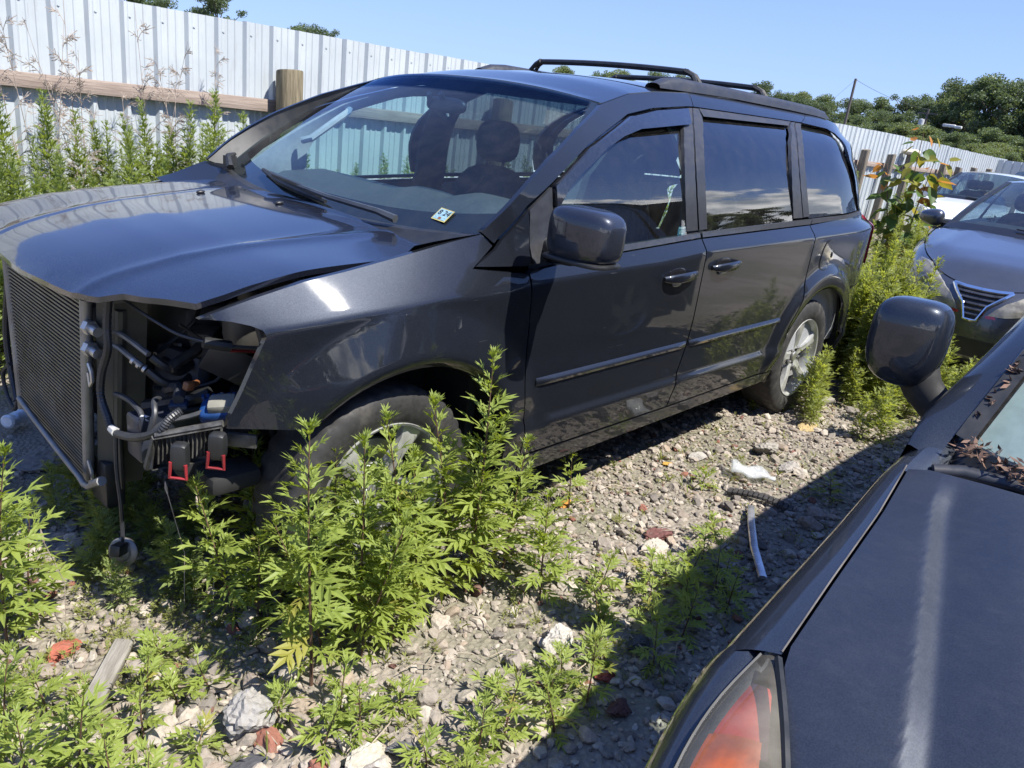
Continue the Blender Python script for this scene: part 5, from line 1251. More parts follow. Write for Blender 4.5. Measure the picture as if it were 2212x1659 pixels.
# inner fender skin that closes the bay at the side
mb = MB(); mb.add([(-.10, -.60, .35), (-.10, -.60, 1.0), (.45, -.62, 1.02), (.45, -.62, .35)], [(0, 1, 2, 3)]); mb.build('inner_wing', DARK, van)
GRIME2 = simple('grimy_alloy', (.085, .083, .075), .6, .3, var=.4, scale=30, bump=.3, dirt=(.03, .026, .02), dirtamt=.7)
# ribbed alloy bumper bracket with two black clips and red levers
rb = empty('crash_bracket', parent=van)
A = Vector((-.60, -.695, .605)); Bv = Vector((-.478, -.82, .658)); dn = Vector((-.004, .0, -.088)); nrm = (Bv-A).cross(dn).normalized()
mb = MB(); mb.add([A, Bv, Bv+dn, A+dn+Vector((0, .05, -.02)), A+nrm*-.02, Bv+nrm*-.02, Bv+dn+nrm*-.02, A+dn+nrm*-.02], [(0, 1, 2, 3), (0, 4, 5, 1), (3, 2, 6, 7), (0, 3, 7, 4), (1, 5, 6, 2)], smooth=False)
mb.build('bracket_plate', GRIME2, rb)
sgn = 1 if nrm.x < 0 else -1
for i in range(15):
    p = A.lerp(Bv, .06+.90*i/14); mb = MB(); d = (Bv-A).normalized()*.0035
    mb.add([p-d, p+d, p+d+dn*.9, p-d+dn*.9, p+nrm*sgn*.013, p+nrm*sgn*.013+dn*.85], [(0, 4, 5, 3), (4, 1, 2, 5), (0, 1, 4), (3, 5, 2)], smooth=False); mb.build('rib', GRIME2, rb)
mb = MB(); mb.tube([A+Vector((0, 0, .006)), Bv+Vector((0, 0, .006))], .010, 6); mb.tube([A, A+dn+Vector((0, .05, -.02))], .012, 6); mb.build('flange', GRIME2, rb)
for t, zoff in ((.42, -.085), (.98, -.075)):
    p = A.lerp(Bv, t)+nrm*sgn*.03+Vector((0, 0, zoff+.03)); R_ = Matrix.Rotation(math.atan2((Bv-A).y, (Bv-A).x), 3, 'Z')
    clip = empty('tow_clip', parent=rb)
    V, F = rbox((.044, .04, .075), 5, 4); mb = MB(); mb.add([R_ @ Vector(v)+p for v in V], F); mb.build('clip_body', BLACK, clip)
    mb = MB(); q = [R_ @ Vector(v)+p+nrm*sgn*.018 for v in ((-.018, 0, -.012), (-.022, 0, -.058), (.022, 0, -.058), (.020, 0, -.018))]; mb.tube(q, .0052, 6); mb.build('red_lever', RED, clip)
mb = MB(); mb.box((-.42, -.815, .60), (.08, .015, .04), R_, .004); mb.build('bumper_tab', GRIME2, van)
mb = MB(); mb.box((-.45, -.60, .46), (.10, .10, .10), bev=.02); mb.box((-.40, -.70, .44), (.16, .12, .06), bev=.02); mb.build('subframe', DARK, van)
# clutter deeper in the bay: hoses, looms, brackets
rg = random.Random(44); GRIME = simple('grimy_metal', (.045, .043, .040), .6, .3, var=.5, scale=25, dirt=(.02, .016, .012), dirtamt=.8)
for i in range(26):
    p = Vector((rg.uniform(-.46, -.15), rg.uniform(-.62, -.22), rg.uniform(.45, .93))); q = [p]
    d = Vector((rg.uniform(-1, 1), rg.uniform(-1, 1), rg.uniform(-.7, .7))).normalized()
    for k in range(4): d = (d+Vector((rg.uniform(-.6, .6), rg.uniform(-.6, .6), rg.uniform(-.6, .4)))).normalized(); q.append(q[-1]+d*.055)
    q = [v for v in q if v.x > -.52 and v.y > -.70 and v.z < .93]
    if len(q) > 2: pl('engine_hose', q, rg.choice((.005, .007, .011, .016)), rg.choice((BLACK, LOOM, BLACK, GRIME)), 7)
for i in range(16):
    mb = MB(); mb.box((rg.uniform(-.46, -.2), rg.uniform(-.60, -.25), rg.uniform(.45, .88)), (rg.uniform(.02, .09), rg.uniform(.02, .09), rg.uniform(.02, .08)), Euler((rg.uniform(-.5, .5), rg.uniform(-.5, .5), rg.uniform(0, 3))).to_matrix(), .005); mb.build('engine_bracket', rg.choice((GRIME, BLACK, GRIME)), van)
mb = MB(); mb.add([(-.50, -.58, .40), (-.12, -.60, .40), (-.12, .60, .40), (-.50, .58, .40)], [(0, 1, 2, 3)]); mb.add([(-.12, -.62, .40), (-.12, .62, .40), (-.12, .62, .96), (-.12, -.62, .96)], [(0, 1, 2, 3)]); mb.build('bay_dark_sheets', DARK, van)  # dark sheets added at floor and back to darken the open bay
# harness and bracket at the far side of the condenser
pl('side_harness', [(-.58, .50, .84), (-.57, .58, .74), (-.56, .66, .63), (-.56, .70, .53), (-.56, .71, .44), (-.56, .69, .34), (-.57, .62, .25)], .012, LOOM)
pl('side_harness', [(-.56, .69, .38), (-.57, .76, .32), (-.57, .74, .24), (-.57, .66, .20), (-.57, .60, .26)], .008, LOOM)
mb = MB(); mb.box((-.57, .52, .50), (.02, .11, .26), Euler((.1, 0, 0)).to_matrix(), .006); mb.build('side_bracket', simple('bracket_black', (.03, .03, .03), .25, .3), van)
pl('dangling_wire', [(-.61, -.45, .53), (-.615, -.455, .42), (-.61, -.46, .30), (-.61, -.462, .22), (-.612, -.465, .175)], .006, LOOM, 6)
horn = empty('horn', parent=van)
ax = Vector((-.75, -.62, .25)).normalized(); q = ax.to_track_quat('Z', 'Y').to_matrix()
mb = MB(); mb.lathe([(-.02, .0), (-.018, .030), (-.006, .043), (.004, .045), (.008, .041), (.010, .028), (.016, .024), (.017, .0)], n=28, axis='z')
mb.V = [tuple(q @ Vector(v)+Vector((-.612, -.468, .145))) for v in mb.V]; mb.build('horn_disc', simple('horn_metal', (.17, .165, .16), .4, .5, var=.4, dirt=(.10, .06, .04), dirtamt=.7), horn)
mb = MB(); mb.box((-.635, -.495, .175), (.03, .035, .05), q, .004); mb.build('horn_bracket', BLACK, horn)
# ================================================================== litter on the ground
can = MB(); prof = [(-.06, .0), (-.06, .022), (-.052, .030), (-.03, .032), (-.026, .027), (-.02, .032), (0, .031), (.004, .026), (.01, .031), (.05, .033), (.058, .025), (.060, .0)]
can.lathe(prof, n=24, axis='x'); can.V = [(x, y*(1-.25*math.exp(-((x-.01)/.02)**2)), z*(1-.2*math.exp(-((x+.02)/.02)**2))) for x, y, z in can.V]
o = can.build('crushed_can', simple('can_white', (.62, .68, .74), .35, .2, var=.2, scale=18, dirt=(.25, .3, .4), dirtamt=.6)); o.location = (-.50, .93, .05); o.rotation_euler = (0, .1, .75); tag(o, 'crumpled pale blue white drink can on the rubble left of the condenser', 'can')
t = NT('crushed_clear_plastic'); tr = t.n('ShaderNodeBsdfTransparent'); tr.inputs[0].default_value = (.9, .92, .92, 1); gp = t.n('ShaderNodeBsdfPrincipled'); gp.inputs['Base Color'].default_value = (.75, .77, .78, 1); gp.inputs['Roughness'].default_value = .15
mx = t.n('ShaderNodeMixShader'); mx.inputs[0].default_value = .32; t.l(tr.outputs[0], mx.inputs[1]); t.l(gp.outputs[0], mx.inputs[2]); t.l(mx.outputs[0], t.out.inputs[0])
bt = MB(); bt.lathe([(-.11, .0), (-.11, .03), (-.09, .034), (-.06, .030), (-.03, .034), (0, .030), (.03, .033), (.055, .028), (.08, .012), (.10, .011), (.10, .0)], n=22, axis='x')
rg = random.Random(3); bt.V = [(x, y*1.5+.006*math.sin(40*x), z*.55+.010*math.sin(55*x+30*y)) for x, y, z in bt.V]
o = bt.build('plastic_bottle', t.m); o.location = (1.97, -1.275, .045); o.rotation_euler = (.1, .08, -1.0); tag(o, 'flattened clear plastic bottle lying on the gravel between the two vans', 'bottle')
tread = MB()
for i in range(13):
    s = i/12; x = -.14+.28*s
    for j in range(5):
        tread.box((x, -.030+.015*j+.02*math.sin(2.4*s), .012+.02*math.sin(math.pi*s)), (.019, .011, .014), Euler((0, 0, .35)).to_matrix())
for j in range(5): tread.tube([(-.15+.3*s, -.030+.015*j+.02*math.sin(2.4*s), .004+.02*math.sin(math.pi*s)) for s in np.linspace(0, 1, 9)], .006, 5)
o = tread.build('tyre_tread_scrap', simple('old_rubber', (.045, .042, .04), .85, var=.4, dirt=(.16, .14, .12), dirtamt=.8)); o.scale = (.95, .75, .7); o.location = (1.76, -1.41, .012); o.rotation_euler = (0, 0, -1.32); tag(o, 'dark curved scrap of ribbed tyre tread on the gravel', 'tyre scrap')
st = MB(); P_ = [(-.30, 0, .02), (-.1, .012, .03), (.12, .0, .026), (.30, -.02, .012)]
V = []; 
for x, y, z in P_:
    for dy, dz_ in ((-.016, 0), (-.013, .007), (0, .010), (.013, .007), (.016, 0)): V.append((x, y+dy, z+dz_))
st.add(V, [(i*5+j, i*5+j+1, (i+1)*5+j+1, (i+1)*5+j) for i in range(3) for j in range(4)])
o = st.build('metal_strip', simple('strip_metal', (.52, .52, .54), .25, .7, var=.2, dirt=(.1, .1, .1), dirtamt=.6)); o.location = (1.39, -1.565, .01); o.rotation_euler = (0, 0, .57); tag(o, 'long narrow bright metal trim strip lying at the shadow edge', 'trim strip')
plank = MB(); plank.box((0, 0, 0), (.26, .05, .03), bev=.006); o = plank.build('wood_offcut', wood('grey_wood', (.14, .125, .105), (.30, .28, .245), (2, 20, 20))); o.location = (-.80, -.83, .035); o.rotation_euler = (.1, .06, .9); tag(o, 'weathered grey wood offcut half buried in rubble at lower left', 'wood offcut')
plank = MB(); plank.box((0, 0, 0), (.30, .05, .03), bev=.005); o = plank.build('wood_offcut', bpy.data.materials['grey_wood']); o.location = (3.35, -1.0, .04); o.rotation_euler = (.1, -.05, -.3); tag(o, 'short pale stick of wood beside the rear wheel', 'wood offcut')
# wind-blown leaves and pine litter in the trough of the near van
LIT = simple('leaf_litter', (.13, .075, .05), .8, var=.5, scale=60); mb = MB(); rg = random.Random(11)
for i in range(330):
    a = rg.random(); u = .86+.125*rg.random() if a < .75 else .70+.16*rg.random(); p = nws(u, 0)+Vector((rg.uniform(-.055, .02), rg.uniform(-.02, .02), rg.uniform(-.02, .015)))
    if a > .9: p = nws(.985+.008*rg.random(), rg.uniform(.03, .45))+Vector((-.008, 0, .012))
    R_ = Euler((rg.uniform(-1, 1), rg.uniform(-1, 1), rg.uniform(0, 6))).to_matrix(); l = rg.uniform(.005, .015)
    mb.add([p+R_ @ Vector(v) for v in ((-l, 0, 0), (0, -l*.35, .002), (l, 0, .004), (0, l*.35, .001))], [(0, 1, 2, 3)], smooth=False)
o = mb.build('leaf_litter', LIT, normals=False); tag(o, 'brown dead leaf litter caught in the wiper trough of the near van', 'leaf litter', kind='stuff')
# ================================================================== rubble
def ico(sub):
    bm = bmesh.new(); bmesh.ops.create_icosphere(bm, subdivisions=sub, radius=1); V = np.array([v.co[:] for v in bm.verts]); bm.verts.index_update()
    F = np.array([[v.index for v in f.verts] for f in bm.faces]); bm.free(); return V, F
def rock_variant(seed, sub):
    V, F = ico(sub); rg = np.random.RandomState(seed); V = V.copy()
    for _ in range(9):                                   # chop flat facets off a ball
        n = rg.normal(size=3); n /= np.linalg.norm(n); d = rg.uniform(.55, .88); k = V @ n-d; V -= np.where(k > 0, k, 0)[:, None]*n
    V *= 1+.05*rg.normal(size=(len(V), 1)); V *= np.array([1, rg.uniform(.62, .95), rg.uniform(.45, .8)])
    return V, F
def stone_mat(name):
    t = NT(name); a = t.n('ShaderNodeAttribute'); a.attribute_name = 'Col'; P = t.n('ShaderNodeNewGeometry').outputs['Position']
    n = t.noise(70, 6, P, .7)
    c = t.mix(t.ramp(n, .3, .7), a.outputs['Color'], (.35, .33, .30), 'MULTIPLY'); c = t.mix(.35, a.outputs['Color'], c)
    c = t.mix(t.ramp(t.noise(25, 5, P), .55, .75, 0, .35), c, (.20, .18, .145))
    t.pbr(c, .9, normal=t.bump(n, .6, .006), spec=.25); return t.m
STONES = stone_mat('rubble_stone')
PAL = np.array([[.56, .51, .45], [.48, .435, .385], [.60, .56, .50], [.38, .345, .31], [.50, .42, .345], [.27, .25, .235], [.36, .165, .125], [.44, .385, .335], [.62, .57, .50], [.24, .13, .11]])
PW_ = np.array([.21, .19, .13, .12, .09, .05, .013, .10, .05, .014]); PW_ = PW_/PW_.sum()
RG = np.random.RandomState(5)
VAR = [rock_variant(i, 2) for i in range(12)]; VARS = [rock_variant(40+i, 1) for i in range(10)]
def covered(x, y):   # keep the rubble where the photograph has it
    return True
def scatter(n, sampler, size, variants, name, parent):
    Vs, Fs, Cs, b = [], [], [], 0
    for i in range(n):
        x, y = sampler(); V, F = variants[RG.randint(len(variants))]; s = size()
        q = Euler((RG.uniform(-.5, .5), RG.uniform(-.5, .5), RG.uniform(0, 6.28))).to_matrix(); M = np.array(q)
        Vs.append((V*s) @ M.T+np.array([x, y, gh(x, y)+s*RG.uniform(.05, .38)])); Fs.append(F+b); b += len(V)
        c = PAL[RG.choice(len(PAL), p=PW_)]*RG.uniform(.75, 1.12)*.66*np.array([1.03, .99, .93]); Cs.append(np.repeat(c[None], len(V), 0))
    o = link(name, np_mesh(name, np.concatenate(Vs), np.concatenate(Fs), STONES, False, np.concatenate(Cs)), parent); o['kind'] = 'stuff'; return o
def near_xy():
    while True:      # denser toward the camera
        x = RG.uniform(-1.35, 4.6); y = RG.uniform(-2.6, .2)
        if RG.rand() < math.exp(-.34*(x+1.3))*1.0 and not (x > .8 and y > -.55) : return x, y
def mid_xy():
    x = RG.uniform(.3, 4.8); return x, RG.uniform(-2.3, -.45)
def left_xy(): return RG.uniform(-3.4, -.6), RG.uniform(-3.2, 2.6)
def far_xy(): return RG.uniform(-1.2, 9), RG.uniform(-2.4, 3.2)
scatter(9000, near_xy, lambda: RG.uniform(.005, .017), VARS, 'rubble', ground)
scatter(1500, near_xy, lambda: .014+.022*RG.rand()**2, VAR, 'rubble', ground)
scatter(7000, mid_xy, lambda: RG.uniform(.007, .018), VARS, 'rubble', ground)
scatter(900, mid_xy, lambda: .015+.018*RG.rand()**2, VAR, 'rubble', ground)
scatter(3000, far_xy, lambda: RG.uniform(.01, .03), VARS, 'rubble', ground)
scatter(6500, left_xy, lambda: RG.uniform(.006, .022), VARS, 'rubble', ground)
scatter(700, left_xy, lambda: .016+.03*RG.rand()**2, VAR, 'rubble', ground)
# the largest stones one by one, as pieces of the ground
STM = []
for k in range(24):
    V, F = rock_variant(100+k, 3); c = PAL[[0, 1, 2, 3, 4, 5, 0, 7, 8, 1, 2, 7, 0, 6, 8, 3][k % 16]]*RG.uniform(.8, 1.1)*.66*np.array([1.03, .99, .94])
    STM.append(np_mesh('stone', V, F, STONES, False, np.repeat(c[None], len(V), 0)))
for i in range(285):
    x, y = near_xy() if i < 190 else mid_xy()
    if i < 130: x, y = (RG.uniform(-1.05, .35), RG.uniform(-1.75, -.65)) if i > 70 else (RG.normal(-.62, .17), RG.normal(-1.18, .2))
    s = .020+.034*RG.rand()**1.8
    if i < 130: s *= 1.0
    link('stone', STM[RG.randint(24)], ground, (x, y, gh(x, y)+s*.25), (RG.uniform(-.5, .5), RG.uniform(-.5, .5), RG.uniform(0, 6.28)), (s, s, s))
def rock(x, y, s, col, label, sq=(1, 1, 1), seed=0, cat='rock', rz=0., lift=.35):
    V, F = rock_variant(200+seed, 4); V = V*np.array(sq)
    for i in range(len(V)): V[i] *= 1+.10*mnoise.noise(Vector(V[i]*2.2)+Vector((seed, 0, 0)))+.018*mnoise.noise(Vector(V[i]*5))
    o = link('rock', np_mesh('rock', V, F, STONES, False, np.repeat(np.array([col])*.72, len(V), 0)), None, (x, y, gh(x, y)+s*lift*sq[2]), (random.uniform(-.25, .25), random.uniform(-.25, .25), rz), (s, s, s))
    tag(o, label, cat); return o
rock(-.602, -1.19, .068, (.42, .40, .37), 'big grey speckled boulder of concrete under the foreground mugwort', (1.05, 1, 1.15), 1, 'boulder', .5, .5)
rock(.99, -1.353, .062, (.60, .55, .46), 'rounded pale cream stone beside a maroon stone on the gravel', (1.1, 1, .8), 2)
rock(1.10, -1.30, .058, (.22, .10, .09), 'dark maroon stone behind the rounded cream stone', (1.1, .9, .7), 3)
rock(.24, -1.49, .060, (.60, .56, .50), 'pale angular cream rock in the middle of the bare rubble', (1, .9, 1.1), 4, lift=.6)
rock(-.464, -1.478, .060, (.62, .57, .46), 'pale yellowish rock at the bottom edge of the picture', (1.2, 1, .8), 5)
rock(-.365, -1.50, .045, (.17, .17, .18), 'flat dark grey slate piece near the bottom edge', (1.1, 1, .35), 6)
rock(-.686, -1.296, .055, (.10, .10, .11), 'flat blackish slate slab at the lower left bottom edge', (1.3, .9, .3), 7)
rock(.466, -1.637, .050, (.13, .13, .13), 'blackish angular stone at the edge of the near van shadow', (1.1, 1, .6), 8)
rock(.182, -1.768, .048, (.15, .075, .065), 'dark maroon stone lying inside the near van shadow edge', (1, .95, .8), 9)
rock(-.849, -.631, .050, (.46, .15, .10), 'red brick fragment at the left among white rubble', (1.2, .8, .6), 10, 'brick fragment', .4)
rock(.984, -.908, .030, (.62, .28, .06), 'small rusty orange lump beside the tall foreground weeds', (1.3, .9, .5), 11)
rock(2.925, -1.134, .062, (.58, .44, .22), 'ochre yellow stone on the gravel below the rear wheel', (1.3, .9, .5), 12)
rock(2.35, -1.16, .085, (.42, .39, .34), 'large grey brown rock between the vans, behind the clear bottle', (1.2, 1, .75), 13)
rock(2.22, -1.34, .065, (.44, .41, .37), 'grey rock just right of the flattened clear bottle', (1.1, 1, .8), 14)
rock(1.95, -.98, .05, (.50, .47, .42), 'light grey stone close to the minivan sill', (1.2, 1, .7), 15)
rock(-.50, .55, .10, (.28, .27, .25), 'grey lump of rubble in the shade beside the condenser', (1.3, 1, .7), 16)
rock(1.75, -.93, .03, (.60, .36, .08), 'orange stone near the shaded edge under the sliding door', (1.2, .9, .6), 17)
rock(.26, -1.66, .04, (.44, .12, .09), 'small red brick chip on the rubble right of centre', (1.2, .9, .7), 18, 'brick fragment')
rock(-.57, -1.42, .030, (.45, .13, .09), 'red brick chip at the very bottom edge', (1.2, .9, .7), 19, 'brick fragment')
# twigs and dry stalks lying about
tw = MB(); rg = random.Random(2)
for i in range(230):
    x, y = rg.uniform(-1.1, 4.2), rg.uniform(-1.9, -.6); a = rg.uniform(0, 6.28); l = rg.uniform(.04, .16); z = gh(x, y)+.018
    tw.tube([(x, y, z), (x+l*.5*math.cos(a), y+l*.5*math.sin(a), z+rg.uniform(0, .02)), (x+l*math.cos(a+.2), y+l*math.sin(a+.2), z+.004)], [.0022, .002, .001], 4, cap=False)
o = tw.build('dry_twigs', simple('dry_twig', (.30, .25, .19), .9, var=.3), ground, normals=False); o['kind'] = 'stuff'

# ================================================================== leaves and weeds
def blade(V, F, o, d, l, w, up=(0, 0, 1), droop=.15, seg=3):
    """lanceolate blade from o along d; V-folded along its midrib"""
    o = np.array(o, float); d = np.array(d, float); d /= np.linalg.norm(d); up = np.array(up, float); s = np.cross(up, d); s /= (np.linalg.norm(s)+1e-9); u = np.cross(d, s)
    prof = {3: [(0, .35), (.42, 1.), (1, 0)], 2: [(0, .5), (.4, 1.), (1, 0)], 4: [(0, .3), (.25, .85), (.55, .9), (1, 0)]}[seg]
    b = len(V); n = 0
    for i, (t, k) in enumerate(prof):
        c = o+d*l*t-np.array((0, 0, 1))*droop*l*t*t
        if k == 0: V.append(c); n += 1
        else: V += [c-s*w*k*.5+u*w*.14*k, c, c+s*w*k*.5+u*w*.14*k]
    for i in range(len(prof)-1):
        a = b+3*i
        if prof[i+1][1] == 0: F += [(a, a+1, a+3), (a+1, a+2, a+3)]
        else: F += [(a, a+1, a+4), (a, a+4, a+3), (a+1, a+2, a+5), (a+1, a+5, a+4)]
def mug_leaf(seed, pairs=3, lw=.13, spread=.75, droop=.25):
    rg = random.Random(seed); V, F = [], []
    dz = lambda x: -droop*x*x
    blade(V, F, (0, 0, 0), (1, 0, 0), .62, .07, droop=.1, seg=2)
    blade(V, F, (.48, 0, dz(.48)), (1, rg.uniform(-.1, .1), -.25), .54, lw*1.05, droop=droop, seg=3)
    for k in range(pairs):
        t = .18+.40*k/(max(1, pairs-1)) if pairs > 1 else .45
        l = (.30+.16*math.sin(math.pi*(k+.8)/(pairs+.6)))*rg.uniform(.85, 1.15)
        for s in (-1, 1):
            blade(V, F, (t, 0, dz(t)), (1, s*spread*rg.uniform(.8, 1.15), .12-.2*t), l, lw*rg.uniform(.85, 1.1), droop=droop*.8, seg=3)
            if rg.random() < .35: blade(V, F, (t+l*.30*.8, s*l*.30*spread, dz(t)+.01), (1, s*1.4, 0), l*.5, lw*.7, droop=droop, seg=2)
    return np.array(V), np.array(F)
LEAVES = [mug_leaf(i, p, w, sp) for i, (p, w, sp) in enumerate([(3, .125, .8), (3, .115, .95), (2, .13, .75), (3, .14, .85), (2, .12, .6), (2, .105, .5), (3, .12, .7)])]
UPPER = [mug_leaf(20+i, p, w, sp, .12) for i, (p, w, sp) in enumerate([(1, .12, .5), (1, .11, .4), (2, .105, .45)])]
FOL_N = foliage('mugwort_leaf', (.145, .225, .032), (.255, .325, .055), .46)
FOL_B = foliage('mugwort_far_leaf', (.135, .21, .05), (.225, .29, .085), .50)
FOL_D = foliage('ground_weed_leaf', (.13, .17, .035), (.21, .235, .05), .42)
STEMM = simple('weed_stem', (.10, .055, .035), .7, var=.3); STEMG = simple('weed_stem_green', (.13, .14, .06), .7, var=.3)
FOL_L = foliage('mugwort_leaf_single', (.145, .225, .032), (.255, .325, .055), .46, wilt=.05)
FOL_Y = foliage('strip_weed_leaf', (.17, .245, .05), (.29, .34, .085), .52)
LM = [np_mesh('leaf', V, F, FOL_L, False) for V, F in LEAVES]; UM = [np_mesh('leaf', V, F, FOL_N, False) for V, F in UPPER]
def leaf_set(h, rg, bushy=1.0, wide=1.0, base=.10):
    """list of (t, azimuth, elevation, length, upper?)"""
    o = []; n = int((12+31*h)*bushy); az = rg.uniform(0, 6.28)
    for i in range(n):
        t = base+(1-base)*(i+.5)/n; az += 2.4+rg.uniform(-.35, .35)
        prof = np.interp(t, [0, .2, .5, .8, .93, 1], [.70, .95, 1.0, .72, .50, .36])
        l = .128*wide*prof*rg.uniform(.8, 1.15)*(.7+.3*min(1, h/.6))
        el = np.interp(t, [0, .5, .85, 1], [.15, .42, .80, 1.25])+rg.uniform(-.25, .25)
        o.append((t, az, el, l, t > .80))
    return o
def orient(az, el, roll):
    d = Vector((math.cos(az)*math.cos(el), math.sin(az)*math.cos(el), math.sin(el)))
    z = Vector((-math.cos(az)*math.sin(el), -math.sin(az)*math.sin(el), math.cos(el))); y = z.cross(d)
    M = Matrix((d, y, z)).transposed(); return M @ Matrix.Rotation(roll, 3, 'X')
def plant_stem(mb, h, lean, rg, r):
    pts = []; ph = rg.uniform(0, 6)
    for i in range(9):
        t = i/8; pts.append(Vector((lean[0]*t**1.3+.02*h*math.sin(3*t+ph), lean[1]*t**1.3+.02*h*math.cos(2.5*t+ph), h*t)))
    mb.tube(pts, [r*(1-.75*i/8) for i in range(9)], 6, cap=False); return pts
def at_t(pts, t):
    f = t*(len(pts)-1); i = min(int(f), len(pts)-2); return pts[i].lerp(pts[i+1], f-i)
def near_plant(x, y, h, lean, label, seed, bushy=1., wide=1., group=None):
    """a mugwort near the camera: every leaf an object of its own"""
    rg = random.Random(seed); pl_ = tag(empty('mugwort_seedling' if group else 'mugwort_plant', (x, y, gh(x, y)-.01)), label, 'seedling' if group else 'weed', group)
    mb = MB(); pts = plant_stem(mb, h, lean, rg, .0028+.0035*min(h, 1)); mb.build('stem', STEMM, pl_, normals=False)
    k = 0; SV, SF, b = [], [], 0
    def small(p, az, el, l, var):
        nonlocal b
        V, F = UPPER[var]; M = np.array(orient(az, el, rg.uniform(-.5, .5))); SV.append((V*l) @ M.T+np.array(p)); SF.append(F+b); b += len(V)
    for (t, az, el, l, up_) in leaf_set(h, rg, bushy, wide, .10 if h > .3 else .02):
        p = at_t(pts, t); M = orient(az, el, rg.uniform(-.5, .5)).to_4x4() @ Matrix.Scale(l, 4); M.translation = p
        o = link('leaf', (UM if up_ else LM)[rg.randrange(3 if up_ else len(LM))], pl_); o.matrix_local = M
        if t > .3 and rg.random() < .55 and h > .25:   # axillary tuft
            q = p+Vector((math.cos(az), math.sin(az), 1.2))*.012
            for j in range(3): small(q, az+rg.uniform(-1.1, 1.1), rg.uniform(.5, 1.2), l*rg.uniform(.35, .6), rg.randrange(3))
    top = pts[-1]
    for j in range(12 if h > .25 else 5): small(top, rg.uniform(0, 6.28), rg.uniform(.7, 1.45), rg.uniform(.022, .042)*(.6+.6*min(1, h/.6)), rg.randrange(3))
    if h > .45:   # side branches carrying small leaves
        for j in range(int(7*h+2)):
            t0 = rg.uniform(.22, .72); p0 = at_t(pts, t0); a = rg.uniform(0, 6.28); L = rg.uniform(.07, .17)*(1.15-t0)*1.3
            for q in range(7):
                s = (q+1)/7; p = p0+Vector((math.cos(a)*s*.75, math.sin(a)*s*.75, s*.9))*L
                for e in range(2): small(p, a+rg.uniform(-1.6, 1.6), rg.uniform(.2, 1.1), rg.uniform(.03, .055), rg.randrange(3))
    if SV: tag(link('small_leaves', np_mesh('small_leaves', np.concatenate(SV), np.concatenate(SF), FOL_N, False), pl_), kind='stuff')
    return pl_
FG = [(-.42, -.79, -.085, .07, .45, 'leaning mugwort left of the foreground clump, in front of the horn'), (-.415, -1.148, -.001, .001, .759, 'tall bushy mugwort with reddish stem in the middle of the foreground clump'),
 (-.38, -.847, -.007, .008, .30, 'low broad mugwort at the left foot of the foreground clump'), (-.072, -1.142, -.066, .077, .694, 'tall mugwort in front of the front wheel rim, right of the bushy one'),
 (.139, -1.097, -.063, .073, .685, 'dense yellow green mugwort over the top of the front tyre'), (.205, -1.115, .005, -.005, .842, 'tallest mugwort, its spire reaching up past the wheel arch'),
 (.424, -1.074, .029, -.034, .494, 'mugwort at the right end of the clump below the front door'), (.412, -1.272, -.008, .009, .376, 'short mugwort with bare stem standing right of the foreground clump'),
 (-.229, -1.10, .002, -.003, .66, 'slim mugwort whose tip crosses the lower left of the front wheel'), (-.315, -.841, .028, -.033, .506, 'mugwort under the front corner of the fender'),
 (-.121, -1.158, -.045, .052, .338, 'small leafy mugwort in front of the wheel between taller ones'), (-.184, -.942, -.013, .015, .534, 'pale mugwort spire just left of the front wheel'),
 (-.26, -.637, -.017, .02, .50, 'dark shaded mugwort under the bumper bracket'), (.02, -1.098, -.028, .032, .541, 'mugwort filling the gap in front of the wheel hub'),
 (.291, -1.115, -.065, .075, .519, 'mugwort beside the tallest spire, in front of the tyre tread'), (-.301, -1.043, -.085, .098, .394, 'broad mugwort leaning left within the foreground clump'),
 (-.244, -1.165, .057, -.065, .464, 'broad leaved mugwort leaning right within the foreground clump'), (-.954, -.529, .041, -.047, .60, 'tall mugwort at the left edge of the picture below the condenser'),
 (-.855, -.426, .011, -.013, .364, 'shorter mugwort just right of the tall one at the left edge'), (-.903, -.389, .027, -.031, .26, 'small mugwort behind the tall one at the left edge'),
 (-1.052, -.873, .024, -.028, .269, 'bright mugwort cut by the left edge near the bottom'), (-.958, -1.051, .024, -.028, .241, 'yellow green seedling in the bottom left corner, the taller of two'), (-1.051, -1.031, -.01, .012, .19, 'yellowish seedling at the extreme bottom left corner')]
for i, (x, y, lx, ly, h, lab) in enumerate(FG):
    near_plant(x, y, h, (lx, ly), lab, 300+i, bushy=1.2 if h > .35 else 1.1, wide=1.1 if h > .3 else .95)
LANDM = [(-.602, -1.19, 'the big speckled boulder'), (.99, -1.353, 'the rounded cream stone'), (.24, -1.49, 'the pale angular rock'), (-.464, -1.478, 'the yellowish rock at the bottom edge'), (-.365, -1.50, 'the dark grey slate'), (-.686, -1.296, 'the black slate slab'), (.466, -1.637, 'the blackish angular stone'), (.182, -1.768, 'the maroon stone in the shade'), (-.849, -.631, 'the red brick fragment'), (.984, -.908, 'the rusty orange lump'), (1.39, -1.565, 'the metal strip'), (1.76, -1.41, 'the tyre scrap'), (1.97, -1.275, 'the flattened bottle'), (-.415, -1.148, 'the reddish stem of the tallest bushy mugwort'), (.26, -1.66, 'the red brick chip'), (-.80, -.83, 'the grey wood offcut')]
_used = {}
